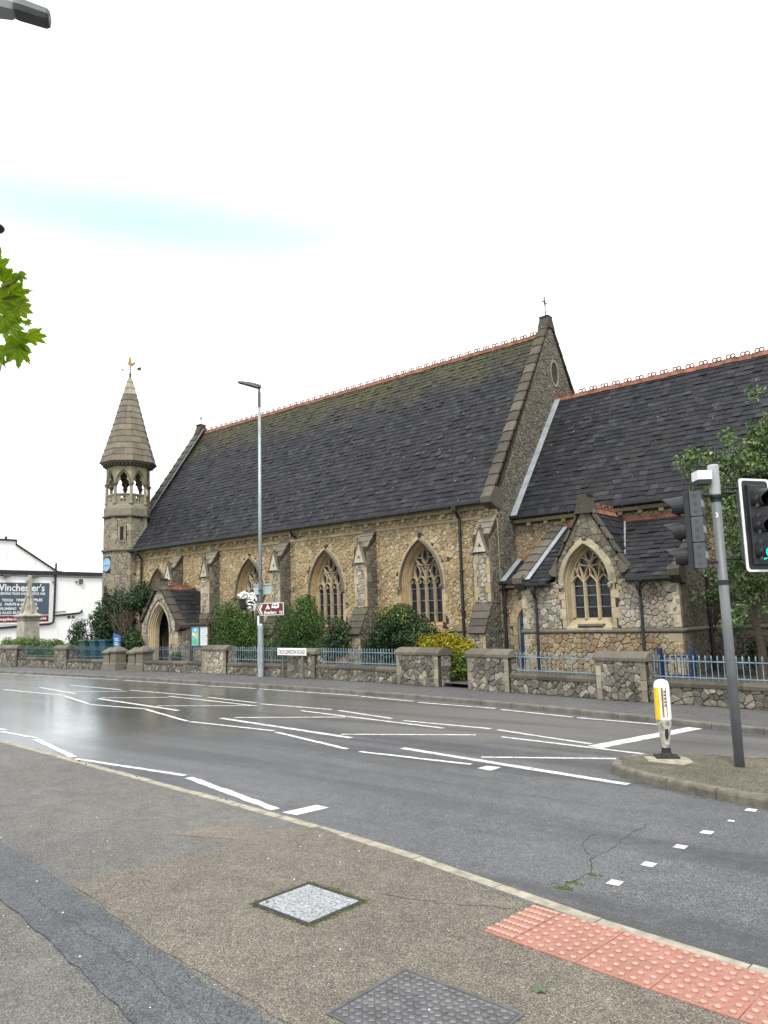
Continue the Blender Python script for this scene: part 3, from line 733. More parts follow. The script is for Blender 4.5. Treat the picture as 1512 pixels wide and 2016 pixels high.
def rubble(F, region, owner, sx=0.25, sy=0.20, pal='tan', holes=(), seed=0, gap=0.0045, hh=(0.010, 0.028), drop=0.34, pal_lo=None, z_lo=None):
    rq = random.Random(seed*7919+13); hp = halfplanes(region); P = PAL[pal]; sx *= .56; sy *= .57; hhp = [halfplanes(h) for h in holes]
    us = [p[0] for p in region]; vs = [p[1] for p in region]; u0, u1, v0, v1 = min(us), max(us), min(vs), max(vs)
    ni = int((u1-u0)/sx)+3; nj = int((v1-v0)/sy)+3; pts = {}
    for j in range(-1, nj):
        for i in range(-1, ni):
            if rq.random() < drop: continue
            pts[i, j] = (u0+(i+(.5 if j % 2 else 0)+rq.uniform(-.42, .42))*sx, v0+(j+rq.uniform(-.42, .42))*sy)
    for (i, j), p in pts.items():
        if not (u0-sx < p[0] < u1+sx and v0-sy < p[1] < v1+sy): continue
        poly = [(p[0]-1.3*sx, p[1]-1.3*sy), (p[0]+1.3*sx, p[1]-1.3*sy), (p[0]+1.3*sx, p[1]+1.3*sy), (p[0]-1.3*sx, p[1]+1.3*sy)]
        for dj in (-2, -1, 0, 1, 2):
            for di in (-2, -1, 0, 1, 2):
                if di == 0 and dj == 0: continue
                q = pts.get((i+di, j+dj))
                if q is None: continue
                a, b = q[0]-p[0], q[1]-p[1]; poly = clip_half(poly, a, b, (q[0]**2+q[1]**2-p[0]**2-p[1]**2)/2)
                if len(poly) < 3: break
            if len(poly) < 3: break
        for a, b, c in hp:
            if len(poly) < 3: break
            poly = clip_half(poly, a, b, c)
        if len(poly) < 3: continue
        ok = True
        for H in hhp:      # trim the stone against a (convex) opening
            cx = sum(x for x, y in poly)/len(poly); cy_ = sum(y for x, y in poly)/len(poly)
            e = max(H, key=lambda h: h[0]*cx+h[1]*cy_-h[2])
            if e[0]*cx+e[1]*cy_-e[2] <= 0.01: ok = False; break
            poly = clip_half(poly, -e[0], -e[1], -e[2])
            if len(poly) < 3: ok = False; break
        if not ok: continue
        cx = sum(x for x, y in poly)/len(poly); cy_ = sum(y for x, y in poly)/len(poly)
        A = abs(sum(poly[k][0]*poly[(k+1) % len(poly)][1]-poly[(k+1) % len(poly)][0]*poly[k][1] for k in range(len(poly))))/2
        if A < 0.0022: continue
        # shrink for the joint, cut the corners
        sh = []
        for x, y in poly:
            d = math.hypot(x-cx, y-cy_)
            if d < 1e-6: continue
            k = max(0.3, 1-gap*1.3/d); sh.append((cx+(x-cx)*k, cy_+(y-cy_)*k))
        ck = []
        for k in range(len(sh)):
            a, b = sh[k], sh[(k+1) % len(sh)]
            if math.hypot(a[0]-b[0], a[1]-b[1]) < .03: ck.append(((a[0]+b[0])/2, (a[1]+b[1])/2)); continue
            ck.append((a[0]*.86+b[0]*.14, a[1]*.86+b[1]*.14)); ck.append((a[0]*.14+b[0]*.86, a[1]*.14+b[1]*.86))
        n = len(ck)
        if n < 4: continue
        h = rq.uniform(*hh); ti, tj = rq.uniform(-.08, .08), rq.uniform(-.08, .08); kk = rq.uniform(.70, .84)
        V_ = [F.p(x, y, -.02) for x, y in ck] + [F.p(x, y, h*.45) for x, y in ck]
        V_ += [F.p(cx+(x-cx)*kk, cy_+(y-cy_)*kk, h+(x-cx)*ti+(y-cy_)*tj+rq.uniform(-.003, .003)) for x, y in ck]
        Fc = []
        for k in range(n):
            l = (k+1) % n; Fc += [(k, l, n+l, n+k), (n+k, n+l, 2*n+l, 2*n+k)]
        Fc.append(tuple(range(2*n, 3*n)))
        pp_ = PAL[pal_lo] if (pal_lo and cy_ < z_lo) else P
        STONES.append((V_, Fc, pick(pp_, rq), F.p(cx, cy_), A, F.N, owner))
CREAM = [(0.44, 0.37, 0.25), (0.40, 0.33, 0.215), (0.47, 0.41, 0.295), (0.36, 0.31, 0.22), (0.42, 0.34, 0.20)]
GREYST = [(0.18, 0.165, 0.13), (0.15, 0.14, 0.115), (0.21, 0.192, 0.155), (0.13, 0.12, 0.10)]
PIERQ = [(0.30, 0.27, 0.205), (0.25, 0.228, 0.178), (0.34, 0.31, 0.245), (0.21, 0.192, 0.15)]
COPE = [(0.098, 0.089, 0.070), (0.080, 0.073, 0.059), (0.118, 0.106, 0.084), (0.070, 0.064, 0.053)]
def tint(pal, rq): c = rq.choice(pal); k = rq.uniform(.88, 1.12); return tuple(x*k for x in c)
def block(F, u0, u1, v0, v1, n0, n1, owner, pal=CREAM, name='quoin', rq=RNG, cham=0.008, g=0.003):
    m = MB(); m.fbox(F, u0+g, u1-g, v0+g, v1-g, n0, n1, tint(pal, rq), cham=cham); return m.build(name, 'dressed_stone', owner)
def quoins(F, u, v0, v1, owner, side, pal=CREAM, long=0.36, short=0.22, h=0.30, n1=0.022, seed=1):
    """alternating corner stones up an edge at u; side=+1 they run to larger u"""
    rq = random.Random(seed); v = v0; k = 0
    while v < v1-0.05:
        hh = min(h*rq.uniform(.85, 1.2), v1-v); L = long if k % 2 else short
        a, b = (u, u+L*side) if side > 0 else (u+L*side, u)
        block(F, a, b, v, v+hh, -.05, n1+rq.uniform(-.003, .003), owner, pal, rq=rq); v += hh; k += 1
def quoin_hole(u, v0, v1, side, w=0.28): return [(u, v0), (u+w*side, v0), (u+w*side, v1), (u, v1)]

# ------------------------------------------------------------------ pointed arches
def arch(cx, a, s, r, i=0.0, sill=None, n=12):
    """outline from lower left over the point to lower right, i = inset"""
    R = (a*a+r*r)/(2*a); Ri = R-i; cl = cx-a+R; cr = cx+a-R
    top = math.sqrt(max(1e-6, Ri*Ri-(R-a)**2)); te = math.atan2(top, cx-cl) if True else 0
    L = []
    if sill is not None: L.append((cx-(a-i), sill))
    for k in range(n+1):
        t = math.pi + (te-math.pi)*k/n; L.append((cl+Ri*math.cos(t), s+Ri*math.sin(t)))
    Rr = [(2*cx-x, y) for x, y in L[:-1]][::-1]
    return L + Rr
def vesica(p, q, w, n=7):
    p, q = Vector(p), Vector(q); d = q-p; L = d.length; d.normalize(); nn = Vector((-d.y, d.x)); out = []
    for sgn in (1, -1):
        pts = [p + d*(L*k/n) + nn*(sgn*w*math.sin(math.pi*k/n)) for k in range(n+1)]; out.append(pts)
    return [tuple(x) for x in out[0]] + [tuple(x) for x in out[1][::-1][1:-1]]
def bez(a, b, c, n=7): return [tuple(Vector(a)*(1-t)**2 + Vector(b)*2*t*(1-t) + Vector(c)*t*t) for t in [k/n for k in range(n+1)]]
def arch_blocks(F, cx, a, s, r, w, owner, n_each=8, sill=None, pal=CREAM, n1=0.02, seed=1, name='voussoir'):
    """arch stones round an opening and jamb stones below"""
    rq = random.Random(seed); R = (a*a+r*r)/(2*a); cl = cx-a+R; te = math.atan2(math.sqrt(R*R-(R-a)**2), cx-cl)
    for k in range(n_each):
        t0 = math.pi+(te-math.pi)*k/n_each; t1 = math.pi+(te-math.pi)*(k+1)/n_each; ww = w*rq.uniform(.85, 1.25)
        e = .004/R
        def ring(rad): return [(cl+rad*math.cos(t), s+rad*math.sin(t)) for t in (t0-e, (t0+t1)/2, t1+e)]
        A = ring(R); B = ring(R+ww)
        for sg in (1, -1):
            poly = A + B[::-1]
            if k == n_each-1:   # meet on the centre line
                poly = [(min(x, cx-.003), y) for x, y in poly]
            if sg < 0: poly = [(2*cx-x, y) for x, y in poly]
            AA = sum(poly[i][0]*poly[(i+1) % len(poly)][1]-poly[(i+1) % len(poly)][0]*poly[i][1] for i in range(len(poly)))
            if AA < 0: poly = poly[::-1]
            m = MB(); m.prism(F, poly, -.03, n1+rq.uniform(-.004, .004), tint(pal, rq)); m.build(name, 'dressed_stone', owner)
    if sill is not None:
        v = sill; k = 0
        while v < s-.02:
            h = min(rq.uniform(.22, .34), s-v)
            for sg in (-1, 1):
                L = (w*1.25 if k % 2 else w*.7)*rq.uniform(.9, 1.15); u0, u1 = (cx-a-L, cx-a) if sg < 0 else (cx+a, cx+a+L)
                block(F, u0, u1, v, v+h, -.03, n1, owner, pal, name='jamb_stone', rq=rq)
            v += h; k += 1
def hood(F, cx, a, s, r, owner, w=.085, n1=.10, pal=GREYST, seed=1, stops=True):
    rq = random.Random(seed); m = MB(); prof = [(0.0, 0.0), (0.0, n1*.45), (-.02, n1), (-w*.65, n1), (-w, n1*.35), (-w, 0)]
    m.loft([[F.p(u, v, d) for u, v in arch(cx, a, s, r, i, None, 14)] for i, d in prof], tint(pal, rq))
    o = m.build('hood_mould', 'dressed_stone', owner)
    if stops:
        for sg in (-1, 1):
            m = MB(); c = F.p(cx+sg*(a+w*.5), s-.05, .08)
            for k in range(9):
                q = c + Vector((rq.uniform(-.05, .05), rq.uniform(-.05, .05), rq.uniform(-.06, .06)))
                m.lathe(q, [(0, -.045), (.035, -.03), (.048, 0), (.035, .03), (0, .045)], 6, tint(pal, rq), caps=False)
            m.build('hood_stop', 'dressed_stone', owner)
    return o
def reveal(F, cx, a, s, r, sill, owner, prof, pal, seed=1, sill_drop=0.0):
    """moulded inner side of an opening and the sloping sill"""
    m = MB(); rq = random.Random(seed); c = tint(pal, rq)
    m.loft([[F.p(u, v, d) for u, v in arch(cx, a, s, r, i, sill-sill_drop, 12)] for i, d in prof], c)
    d1 = prof[-1][1]
    m.add([F.p(cx-a, sill-sill_drop, .05), F.p(cx+a, sill-sill_drop, .05), F.p(cx+a, sill, d1), F.p(cx-a, sill, d1), F.p(cx-a, sill-sill_drop-.12, .05), F.p(cx+a, sill-sill_drop-.12, .05)], [(0, 1, 2, 3), (4, 5, 1, 0)], tint(pal, rq))
    return m.build('reveal', 'dressed_stone', owner)

# ------------------------------------------------------------------ slates, ridge tiles, copings
SLC = [(0.027, 0.030, 0.039), (0.022, 0.025, 0.034), (0.032, 0.034, 0.042), (0.029, 0.029, 0.033), (0.036, 0.037, 0.041), (0.018, 0.021, 0.029), (0.046, 0.048, 0.055)]
def slates(F, L, Hh, owner, gauge=0.27, w=0.30, seed=1, skip=None, u0f=None, u1f=None):
    """courses of slates; frame: U along the eaves, V up the slope, N outward"""
    rq = random.Random(seed); nr = int(Hh/gauge); gauge = Hh/nr; rowk = 1.0
    for j in range(nr):
        v = j*gauge; a = u0f(v) if u0f else 0.0; b = u1f(v) if u1f else L; u = a-(w*.5 if j % 2 else 0)-rq.uniform(0, .05); rowk = rq.uniform(.96, 1.04); wav = rq.uniform(-.004, .004)
        while u < b:
            ww = w*rq.uniform(.93, 1.07); x0, x1 = max(a, u), min(b, u+ww-.005); u += ww
            if x1-x0 < .06: continue
            if skip and skip((x0+x1)/2, v+gauge/2): continue
            slip = wav + (rq.uniform(-.01, .01) if rq.random() > .09 else rq.uniform(-.05, -.01)); lift = rq.uniform(.022, .034) + (.020 if rq.random() < .12 else 0)
            t0 = rq.gauss(0, .0035); vb0 = v+slip+t0; vb1 = v+slip-t0; vt = min(v+gauge*1.35, Hh); th = .010
            q = rq.random(); cham0 = rq.uniform(.02, .06) if q < .14 else 0; cham1 = rq.uniform(.02, .06) if q > .86 else 0
            bot = [(x0, vb0+cham0)] + ([(x0+cham0*.8, vb0)] if cham0 else []) + ([(x1-cham1*.8, vb1)] if cham1 else []) + [(x1, vb1+cham1)]
            top = [F.p(x, y, lift) for x, y in bot] + [F.p(x1, vt, .004), F.p(x0, vt, .004)]
            low = [F.p(x, y, lift-th-.006) for x, y in bot]; nb = len(bot); nt = len(top)
            vs = top+low; fs = [tuple(range(nt))] + [(nt+i, nt+i+1, i+1, i) for i in range(nb-1)]
            fs += [(nt, 0, nt-1), (nt+nb-1, nt-2, nb-1)]
            c = rq.choice(SLC); k = rq.uniform(.75, 1.25)*rowk
            SLATES.append((vs, fs, tuple(x*k for x in c), F.p((x0+x1)/2, v+gauge/2), (x1-x0)*gauge, F.N, owner))
def ridge_mesh(L=0.455, rings=True, wing=0.17, slope=1.4):
    m = MB(); s = math.atan(slope); dx, dz = wing*math.cos(s), wing*math.sin(s); pr = [(-dx, -dz), (-.035, -.012), (0, .022), (.035, -.012), (dx, -dz), (dx-.02, -dz), (0, -.03), (-dx+.02, -dz)]
    r0 = [(0.004, y, z) for y, z in pr]; r1 = [(L-.004, y, z) for y, z in pr]; k = len(pr)
    m.loft([r0, r1], closed=True); m.add(r0, [tuple(range(k-1, -1, -1))]); m.add(r1, [tuple(range(k))])
    m.box((0, -.045, -.01), (.03, .045, .04))
    if rings:
        m.box((.02, -.012, .015), (L-.02, .012, .045))
        for cx in (L*.34, L*.66):
            pts = [(cx+.070*math.cos(t), 0, .105+.070*math.sin(t)) for t in [(-.45+k*1.9/11)*math.pi+.0 for k in range(12)]]
            m.tube(pts, .023, 6)
    return m
RIDGE = ridge_mesh().mesh('ridge_tile'); RIDGE.materials.append(MATS['terracotta'])
RIDGE_P = ridge_mesh(0.455, False).mesh('ridge_tile'); RIDGE_P.materials.append(MATS['terracotta'])
def ridge(P0, d, L, owner, mesh=RIDGE):
    d = Vector(d).normalized(); n = int(L/.457); ang = math.atan2(d.y, d.x)
    for k in range(n):
        o = link('ridge_tile', mesh, Vector(P0)+d*(k*.457)+Vector((0, 0, RNG.uniform(-.008, .008))), owner); o.rotation_euler = (RNG.gauss(0, .012), RNG.gauss(0, .008), ang)
def coping(A, B, axis, w, owner, L=0.52, th=0.10, pal=COPE, seed=1, name='coping_slab'):
    """overlapping slabs laid up a slope from A to B; axis = across the wall, w = half width"""
    rq = random.Random(seed); A, B = Vector(A), Vector(B); d = (B-A); Lt = d.length; d.normalize(); ax = Vector(axis).normalized(); up = d.cross(ax); 
    if up.z < 0: up = -up
    n = max(1, round(Lt/L)); l = Lt/n
    for k in range(n):
        F = Frame(A+d*(k*l), d, ax, up); m = MB(); tl = .045; c = tint(pal, rq); e = l+.06 if k < n-1 else l
        pr = [(0, 0), (e, 0)]; vs = []
        for v in (-w, w):
            vs += [F.p(-.02, v, .0), F.p(e, v, .0), F.p(e, v, th*.62), F.p(-.02, v, th)]
        vs += [F.p(-.02, 0, th+.035), F.p(e, 0, th*.62+.03)]
        m.add(vs, [(0, 1, 2, 3), (4, 7, 6, 5), (0, 4, 5, 1), (3, 2, 9, 8), (8, 9, 6, 7), (0, 3, 8, 7, 4), (1, 5, 6, 9, 2)], c); m.build(name, 'dressed_stone', owner)
# ================================================================== the church
church = thing('church', 'Victorian rubble stone church with dark slate roofs and an octagonal bell turret', 'church', (-24.0, 25.0, 0.2))
GZ = 0.15                     # ground at the walls
YN, YC, YCH, YD, YP = 22.0, 20.5, 23.13, 22.15, 20.0
XE, XW = -13.4, -36.85        # east gable face, west gable face
WALLTOP = 5.75
NW = dict(a=0.93, s=3.05, r=1.66, sill=1.72)
WINX = [-16.79, -21.66, -26.46, -33.64]

# ---- nave south wall
FN = south(YN)
mm = MB(); holes = []
for cx in WINX: holes.append(arch(cx, NW['a'], NW['s'], NW['r'], 0.0, NW['sill']-.12, 12))
mm.sheet(FN, [(XW, GZ-.1), (XE, GZ-.1), (XE, WALLTOP), (XW, WALLTOP)], holes)
mm.box((XW, YN+.45, GZ-.1), (XE-.5, YN+.7, WALLTOP)); mm.box((XW, YN, WALLTOP-.01), (XE, YN+.7, WALLTOP+.05))
nave_wall = mm.build('nave_wall', 'mortar', church)
wide = [arch(cx, NW['a']+.15, NW['s'], NW['r']+.20, 0.0, NW['sill']-.36, 10) for cx in WINX]
rubble(FN, [(XW+.05, GZ), (XE, GZ), (XE, 1.33), (XW+.05, 1.33)], nave_wall, .27, .21, 'tan', seed=1)
rubble(FN, [(XW+.05, 1.46), (XE, 1.46), (XE, 5.22), (XW+.05, 5.22)], nave_wall, .245, .20, 'tan', wide, seed=2)
rubble(FN, [(XW+.05, 5.34), (XE, 5.34), (XE, 5.56), (XW+.05, 5.56)], nave_wall, .26, .17, 'tan', seed=3)
def moulding(F, u0, u1, v, prof, owner, pal, name, seed=1, L=1.1):
    rq = random.Random(seed); n = max(1, round((u1-u0)/L)); l = (u1-u0)/n
    for k in range(n):
        m = MB(); a, b = u0+k*l+.002, u0+(k+1)*l-.002
        R0 = [F.p(a, v+y, d) for d, y in prof]; R1 = [F.p(b, v+y, d) for d, y in prof]; c = tint(pal, rq); kk = len(prof)
        m.loft([R1, R0], c, closed=True); m.add(R0, [tuple(range(kk-1, -1, -1))], c); m.add(R1, [tuple(range(kk))], c)
        m.build(name, 'dressed_stone', owner)
STR = [(-.03, -.06), (.03, -.06), (.06, -.02), (.06, .015), (.01, .06), (-.03, .06)]
BUTX = [-13.75, -19.22, -24.1, -28.95, -31.85]
segs = [(XW+1.12, BUTX[4]-.33), (BUTX[4]+.33, BUTX[3]-.33), (BUTX[3]+.33, BUTX[2]-.33), (BUTX[2]+.33, BUTX[1]-.33), (BUTX[1]+.33, BUTX[0]-.33)]
for i, (a, b) in enumerate(segs):
    moulding(FN, a, b, 5.28, STR, nave_wall, CREAM, 'string_course', 20+i)
    moulding(FN, a, b, 1.40, STR, nave_wall, GREYST, 'string_course', 30+i)
moulding(FN, XW+1.12, XE, 5.66, [(-.03, -.09), (.10, -.09), (.17, -.01), (.17, .08), (-.03, .08)], nave_wall, CREAM, 'eaves_course', 41)
x = XW+1.3
while x < XE-.4:
    block(FN, x, x+.16, 5.44, 5.57, -.02, .12, nave_wall, CREAM, name='corbel', cham=.02); x += .62
# quoins at the east corner
quoins(FN, XE, 1.5, 5.2, nave_wall, -1, CREAM, seed=5)

# ---- nave windows
def nave_window(cx, idx):
    F = FN; a, s, r, sill = NW['a'], NW['s'], NW['r'], NW['sill']
    m = MB(); m.sheet(F, arch(cx, a, s, r, .12, sill+.02, 12), n=-.40); w = m.build('window', 'leaded_glass', church)
    arch_blocks(F, cx, a, s, r, .20, w, 8, sill-.02, CREAM, .016, seed=100+idx)
    hood(F, cx, a, s, r, w, seed=120+idx)
    reveal(F, cx, a, s, r, sill, w, [(0, .016), (0, -.03), (.03, -.05), (.035, -.09), (.06, -.10), (.15, -.33), (.16, -.42)], [(0.40, 0.285, 0.155)], seed=130+idx, sill_drop=.16)
    t = MB(); rq = random.Random(140+idx); c = tint([(0.42, 0.345, 0.235)], rq); di, do, bw = -.42, -.27, .075; hw = a-.15
    t.sweep(F, arch(cx, a, s, r, .15, sill, 12), .09, di, do, c)
    lw = 2*hw/4; zs = 3.10; za = 3.40
    for k in (-1, 0, 1): t.sweep(F, [(cx+k*lw, sill-.02), (cx+k*lw, zs+.05)], bw, di, do+.03, c)
    for k in range(4):
        m0, m1 = cx+(k-2)*lw, cx+(k-1)*lw; mc = (m0+m1)/2
        t.sweep(F, bez((m0, zs), (m0+.01, zs+.2), (mc, za)), bw*.8, di, do, c); t.sweep(F, bez((m1, zs), (m1-.01, zs+.2), (mc, za)), bw*.8, di, do, c)
        for sg in (-1, 1):  # cusps
            t.sweep(F, bez((mc+sg*lw*.40, zs+.03), (mc+sg*lw*.10, zs+.02), (mc+sg*lw*.22, zs+.17), 4), .035, di, do-.03, c)
    for sg in (-1, 1):
        t.sweep(F, vesica((cx+sg*.37, zs+.10), (cx+sg*.40, 3.86), .15), .055, di, do, c, closed=True)
        t.sweep(F, vesica((cx+sg*.01, 3.82), (cx+sg*.44, 4.10), .125), .055, di, do, c, closed=True)
        t.sweep(F, bez((cx, zs+.12), (cx+sg*.05, 3.6), (cx+sg*.21, 3.80)), .05, di, do, c)
        t.sweep(F, bez((cx+sg*lw, zs+.08), (cx+sg*lw*.75, 3.5), (cx+sg*.02, 3.78)), .045, di, do-.02, c)
    t.sweep(F, vesica((cx, 3.82), (cx, 4.48), .155), .055, di, do, c, closed=True)
    t.sweep(F, [(cx, zs), (cx, 3.82)], .05, di, do-.02, c)
    t.build('tracery', 'dressed_stone', w)
    for z in (2.05, 2.5, 2.95):
        b = MB(); b.tube([F.p(cx-hw, z, -.37), F.p(cx+hw, z, -.37)], .009, 5); b.build('saddle_bar', 'lead_sheet', w)
    block(F, cx-a-.1, cx+a+.1, sill-.36, sill-.24, -.05, .07, w, CREAM, name='sill')
    block(F, cx-a+.02, cx+a-.02, sill-.235, sill-.165, -.05, .045, w, CREAM, name='sill')
for i, cx in enumerate(WINX): nave_window(cx, i)

# ---- buttresses
def buttress(cx, idx, top=5.30, y_lo=20.95, y_hi=21.40, w=.32, foot=True):
    rq = random.Random(200+idx); Fs = south(y_hi); m = MB(); Fe = east(cx)
    # side outline (Y,Z) from the wall out
    z1, z2, z3, z4 = 1.40, 2.30, 4.05, 5.20
    prof = [(YN+.1, GZ-.1), (y_lo, GZ-.1), (y_lo, z1), (y_hi, z2), (y_hi, 4.55), (YN+.02, top-.03), (YN+.1, top-.03)]
    m.prism(Frame((cx-w, 0, 0), (0, 1, 0), (0, 0, 1), (1, 0, 0)), prof, 0, 2*w)
    b = m.build('buttress', 'mortar', church)
    # sloping slabs of the lower set-off and of the top
    for (ya, za, yb, zb, n) in ((y_lo-.06, z1-.06, y_hi+.02, z2, 4), (y_hi+.08, 4.62, YN, top, 3)):
        A, B = Vector((cx, ya, za)), Vector((cx, yb, zb)); d = B-A; L = d.length; d.normalize(); up = Vector((1, 0, 0)).cross(d)
        for k in range(n):
            F = Frame(A+d*(L*k/n), d, (1, 0, 0), up); q = MB(); c = tint([(0.085, 0.076, 0.062), (0.105, 0.094, 0.075)] if za < 3 else [(0.24, 0.215, 0.165), (0.20, 0.18, 0.14)], rq); l = L/n+.03
            e = .03 if za < 3 else .008; vs = [F.p(-.02, -w-e, 0), F.p(l, -w-e, 0), F.p(l, w+e, 0), F.p(-.02, w+e, 0), F.p(-.02, -w-e, .06), F.p(l, -w-e, .03), F.p(l, w+e, .03), F.p(-.02, w+e, .06)]
            q.add(vs, [(3,2,1,0),(4,5,6,7),(0,1,5,4),(1,2,6,5),(2,3,7,6),(3,0,4,7)], c); q.build('weathering_slab', 'dressed_stone', b)
    Fl = south(y_lo)
    for sg in (-1, 1):
        quoins(Fl, cx+sg*w, GZ, z1-.06, b, -sg, CREAM, .20, .13, .26, seed=210+idx*3+sg); quoins(Fs, cx+sg*w, z2+.05, z3-.05, b, -sg, CREAM, .20, .13, .27, seed=230+idx*3+sg)
        Fz = Frame((cx+sg*w, 0, 0), (0, 1, 0), (0, 0, 1), (sg, 0, 0))
        if sg > 0:
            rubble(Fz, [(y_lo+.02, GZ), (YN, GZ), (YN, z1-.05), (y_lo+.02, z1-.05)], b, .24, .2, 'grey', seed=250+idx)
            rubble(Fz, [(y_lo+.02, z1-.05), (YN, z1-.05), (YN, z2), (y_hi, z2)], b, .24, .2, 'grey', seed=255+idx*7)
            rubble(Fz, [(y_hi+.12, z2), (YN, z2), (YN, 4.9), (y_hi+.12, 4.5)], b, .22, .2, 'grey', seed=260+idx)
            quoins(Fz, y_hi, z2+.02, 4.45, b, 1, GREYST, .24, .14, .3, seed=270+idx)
    rubble(Fl, [(cx-w+.14, GZ), (cx+w-.14, GZ), (cx+w-.14, z1-.06), (cx-w+.14, z1-.06)], b, .2, .2, 'pale', seed=280+idx)
    rubble(Fs, [(cx-w+.14, z2+.03), (cx+w-.14, z2+.03), (cx+w-.14, z3-.05), (cx-w+.14, z3-.05)], b, .2, .2, 'pale', seed=290+idx)
    # gablet with a trefoil sinking
    F = south(y_hi-.03); gl = MB(); c = tint([(0.48, 0.44, 0.35)], rq)
    tre = []
    for k in range(24):
        t = math.pi/2+2*math.pi*k/24; rr = .058*(1+.42*math.cos(3*(t-math.pi/2))); tre.append((cx+rr*math.cos(t), z3+.19+rr*math.sin(t)))
    gl.sheet(F, [(cx-.27, z3-.02), (cx+.27, z3-.02), (cx, z3+.76)], [tre], n=.06, c=c)
    gl.loft([[F.p(u, v, .06) for u, v in tre], [F.p(u, v, -.02) for u, v in tre]], c, closed=True)
    gl.sheet(F, [(cx-.1, z3+.08), (cx+.1, z3+.08), (cx+.1, z3+.32), (cx-.1, z3+.32)], n=-.02, c=(.06, .055, .05))
    gl.prism(F, [(cx-.27, z3-.02), (cx+.27, z3-.02), (cx, z3+.76)], -.40, .059, c, caps=False)
    gl.build('gablet', 'dressed_stone', b)
    for sg in (-1, 1):
        q = MB(); q.sweep(F, [(cx+sg*.30, z3-.05), (cx+sg*.010, z3+.79)], .05, -.30, .09, tint(GREYST, rq)); q.build('gablet_coping', 'dressed_stone', b)
        q = MB(); p = F.p(cx+sg*.30, z3-.05, .06)
        for k in range(6): q.lathe(p+Vector((rq.uniform(-.04, .04), rq.uniform(-.03, .03), rq.uniform(-.05, .04))), [(0, -.05), (.04, -.02), (.04, .02), (0, .05)], 6, tint(GREYST, rq), caps=False)
        q.build('gablet_stop', 'dressed_stone', b)
    q = MB(); p = F.p(cx, z3+.80, .0)
    for k in range(7): q.lathe(p+Vector((rq.uniform(-.06, .06), rq.uniform(-.05, .05), rq.uniform(-.08, .1))), [(0, -.05), (.045, -.02), (.045, .02), (0, .05)], 6, tint([(0.13, 0.12, 0.10)], rq), caps=False)
    q.build('finial', 'dressed_stone', b)
for i, cx in enumerate(BUTX): buttress(cx, i)

# ---- roofs
def roof_plane(name, x0, x1, y0, z0, y1, z1, seed, gauge, w, skip=None, back=True, cut=None):
    m = MB()
    if cut:      # one sloping side where the plane runs into a cross roof
        m.add([(x0 if cut[0] > 0 else cut[1], y0, z0), (cut[1] if cut[0] > 0 else x1, y0, z0), (cut[2] if cut[0] > 0 else x1, y1, z1), (x0 if cut[0] > 0 else cut[2], y1, z1)], [(0, 1, 2, 3)])
    else: m.add([(x0, y0, z0), (x1, y0, z0), (x1, y1, z1), (x0, y1, z1), (x0, 2*y1-y0, z0), (x1, 2*y1-y0, z0)], [(0, 1, 2, 3), (3, 2, 5, 4)] if back else [(0, 1, 2, 3)])
    o = m.build(name, 'slate', church)
    d = Vector((0, y1-y0, z1-z0)); L = d.length; d.normalize()
    slates(Frame((x0, y0, z0), (1, 0, 0), d, Vector((1, 0, 0)).cross(d)), x1-x0, L, o, gauge, w, seed, skip, (lambda v: cut[1]+(cut[2]-cut[1])*v/L-x0) if cut and cut[0] < 0 else None, (lambda v: cut[1]+(cut[2]-cut[1])*v/L-x0) if cut and cut[0] > 0 else None); return o
nave_roof = roof_plane('nave_roof', XW+.42, XE-.30, 21.66, 5.78, 26.78, 13.12, 51, .232, .27)
ridge((XW+.5, 26.78, 13.20), (1, 0, 0), XE-.25-XW-.5, nave_roof)
CX1 = 4.2
chancel_roof = roof_plane('chancel_roof', XE+.02, CX1, 22.88, 5.30, 26.80, 10.30, 52, .232, .27)
ridge((XE+.03, 26.80, 10.38), (1, 0, 0), CX1-XE, chancel_roof)
# lead flashing where the chancel roof meets the gable
d = Vector((0, 3.92, 5.0)); L = d.length; d.normalize(); up = Vector((1, 0, 0)).cross(d)
for k in range(4):
    F = Frame(Vector((XE+.02, 22.85, 5.3))+d*(L*k/4), d, (1, 0, 0), up); m = MB(); m.fbox(F, 0, L/4-.012, 0, .24, .035, .055); m.build('lead_flashing', 'lead_sheet', chancel_roof)

# ---- east gable of the nave
FE = east(XE); AP = (26.72, 13.62); KN = (21.50, 5.55)
gpoly = [(YN+.012, GZ-.1), (2*AP[0]-YN, GZ-.1), (2*AP[0]-YN, 5.9), AP, (YN+.012, 5.9)]
mm = MB(); mm.prism(FE, gpoly, -.33, -.002); gable_wall = mm.build('gable_wall', 'mortar', church)
circ = [(26.86+.27*math.cos(t), 11.46+.46*math.sin(t)) for t in [2*math.pi*k/14 for k in range(14)]]
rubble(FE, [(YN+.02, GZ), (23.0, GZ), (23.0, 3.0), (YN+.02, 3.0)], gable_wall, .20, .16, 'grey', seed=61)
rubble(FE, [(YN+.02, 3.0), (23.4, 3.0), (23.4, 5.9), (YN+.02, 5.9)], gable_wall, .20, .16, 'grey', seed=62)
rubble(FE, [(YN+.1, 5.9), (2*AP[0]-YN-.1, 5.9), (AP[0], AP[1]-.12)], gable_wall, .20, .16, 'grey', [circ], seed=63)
m = MB(); m.loft([[FE.p(u, v, .03) for u, v in circ], [FE.p(u, v, -.02) for u, v in circ]], (.2, .19, .16), closed=True)
o2 = [(26.86+(u-26.86)*1.35, 11.46+(v-11.46)*1.25) for u, v in circ]; m.loft([[FE.p(u, v, -.0) for u, v in o2], [FE.p(u, v, .035) for u, v in o2], [FE.p(u, v, .03) for u, v in circ]], (.24, .225, .19), closed=True)
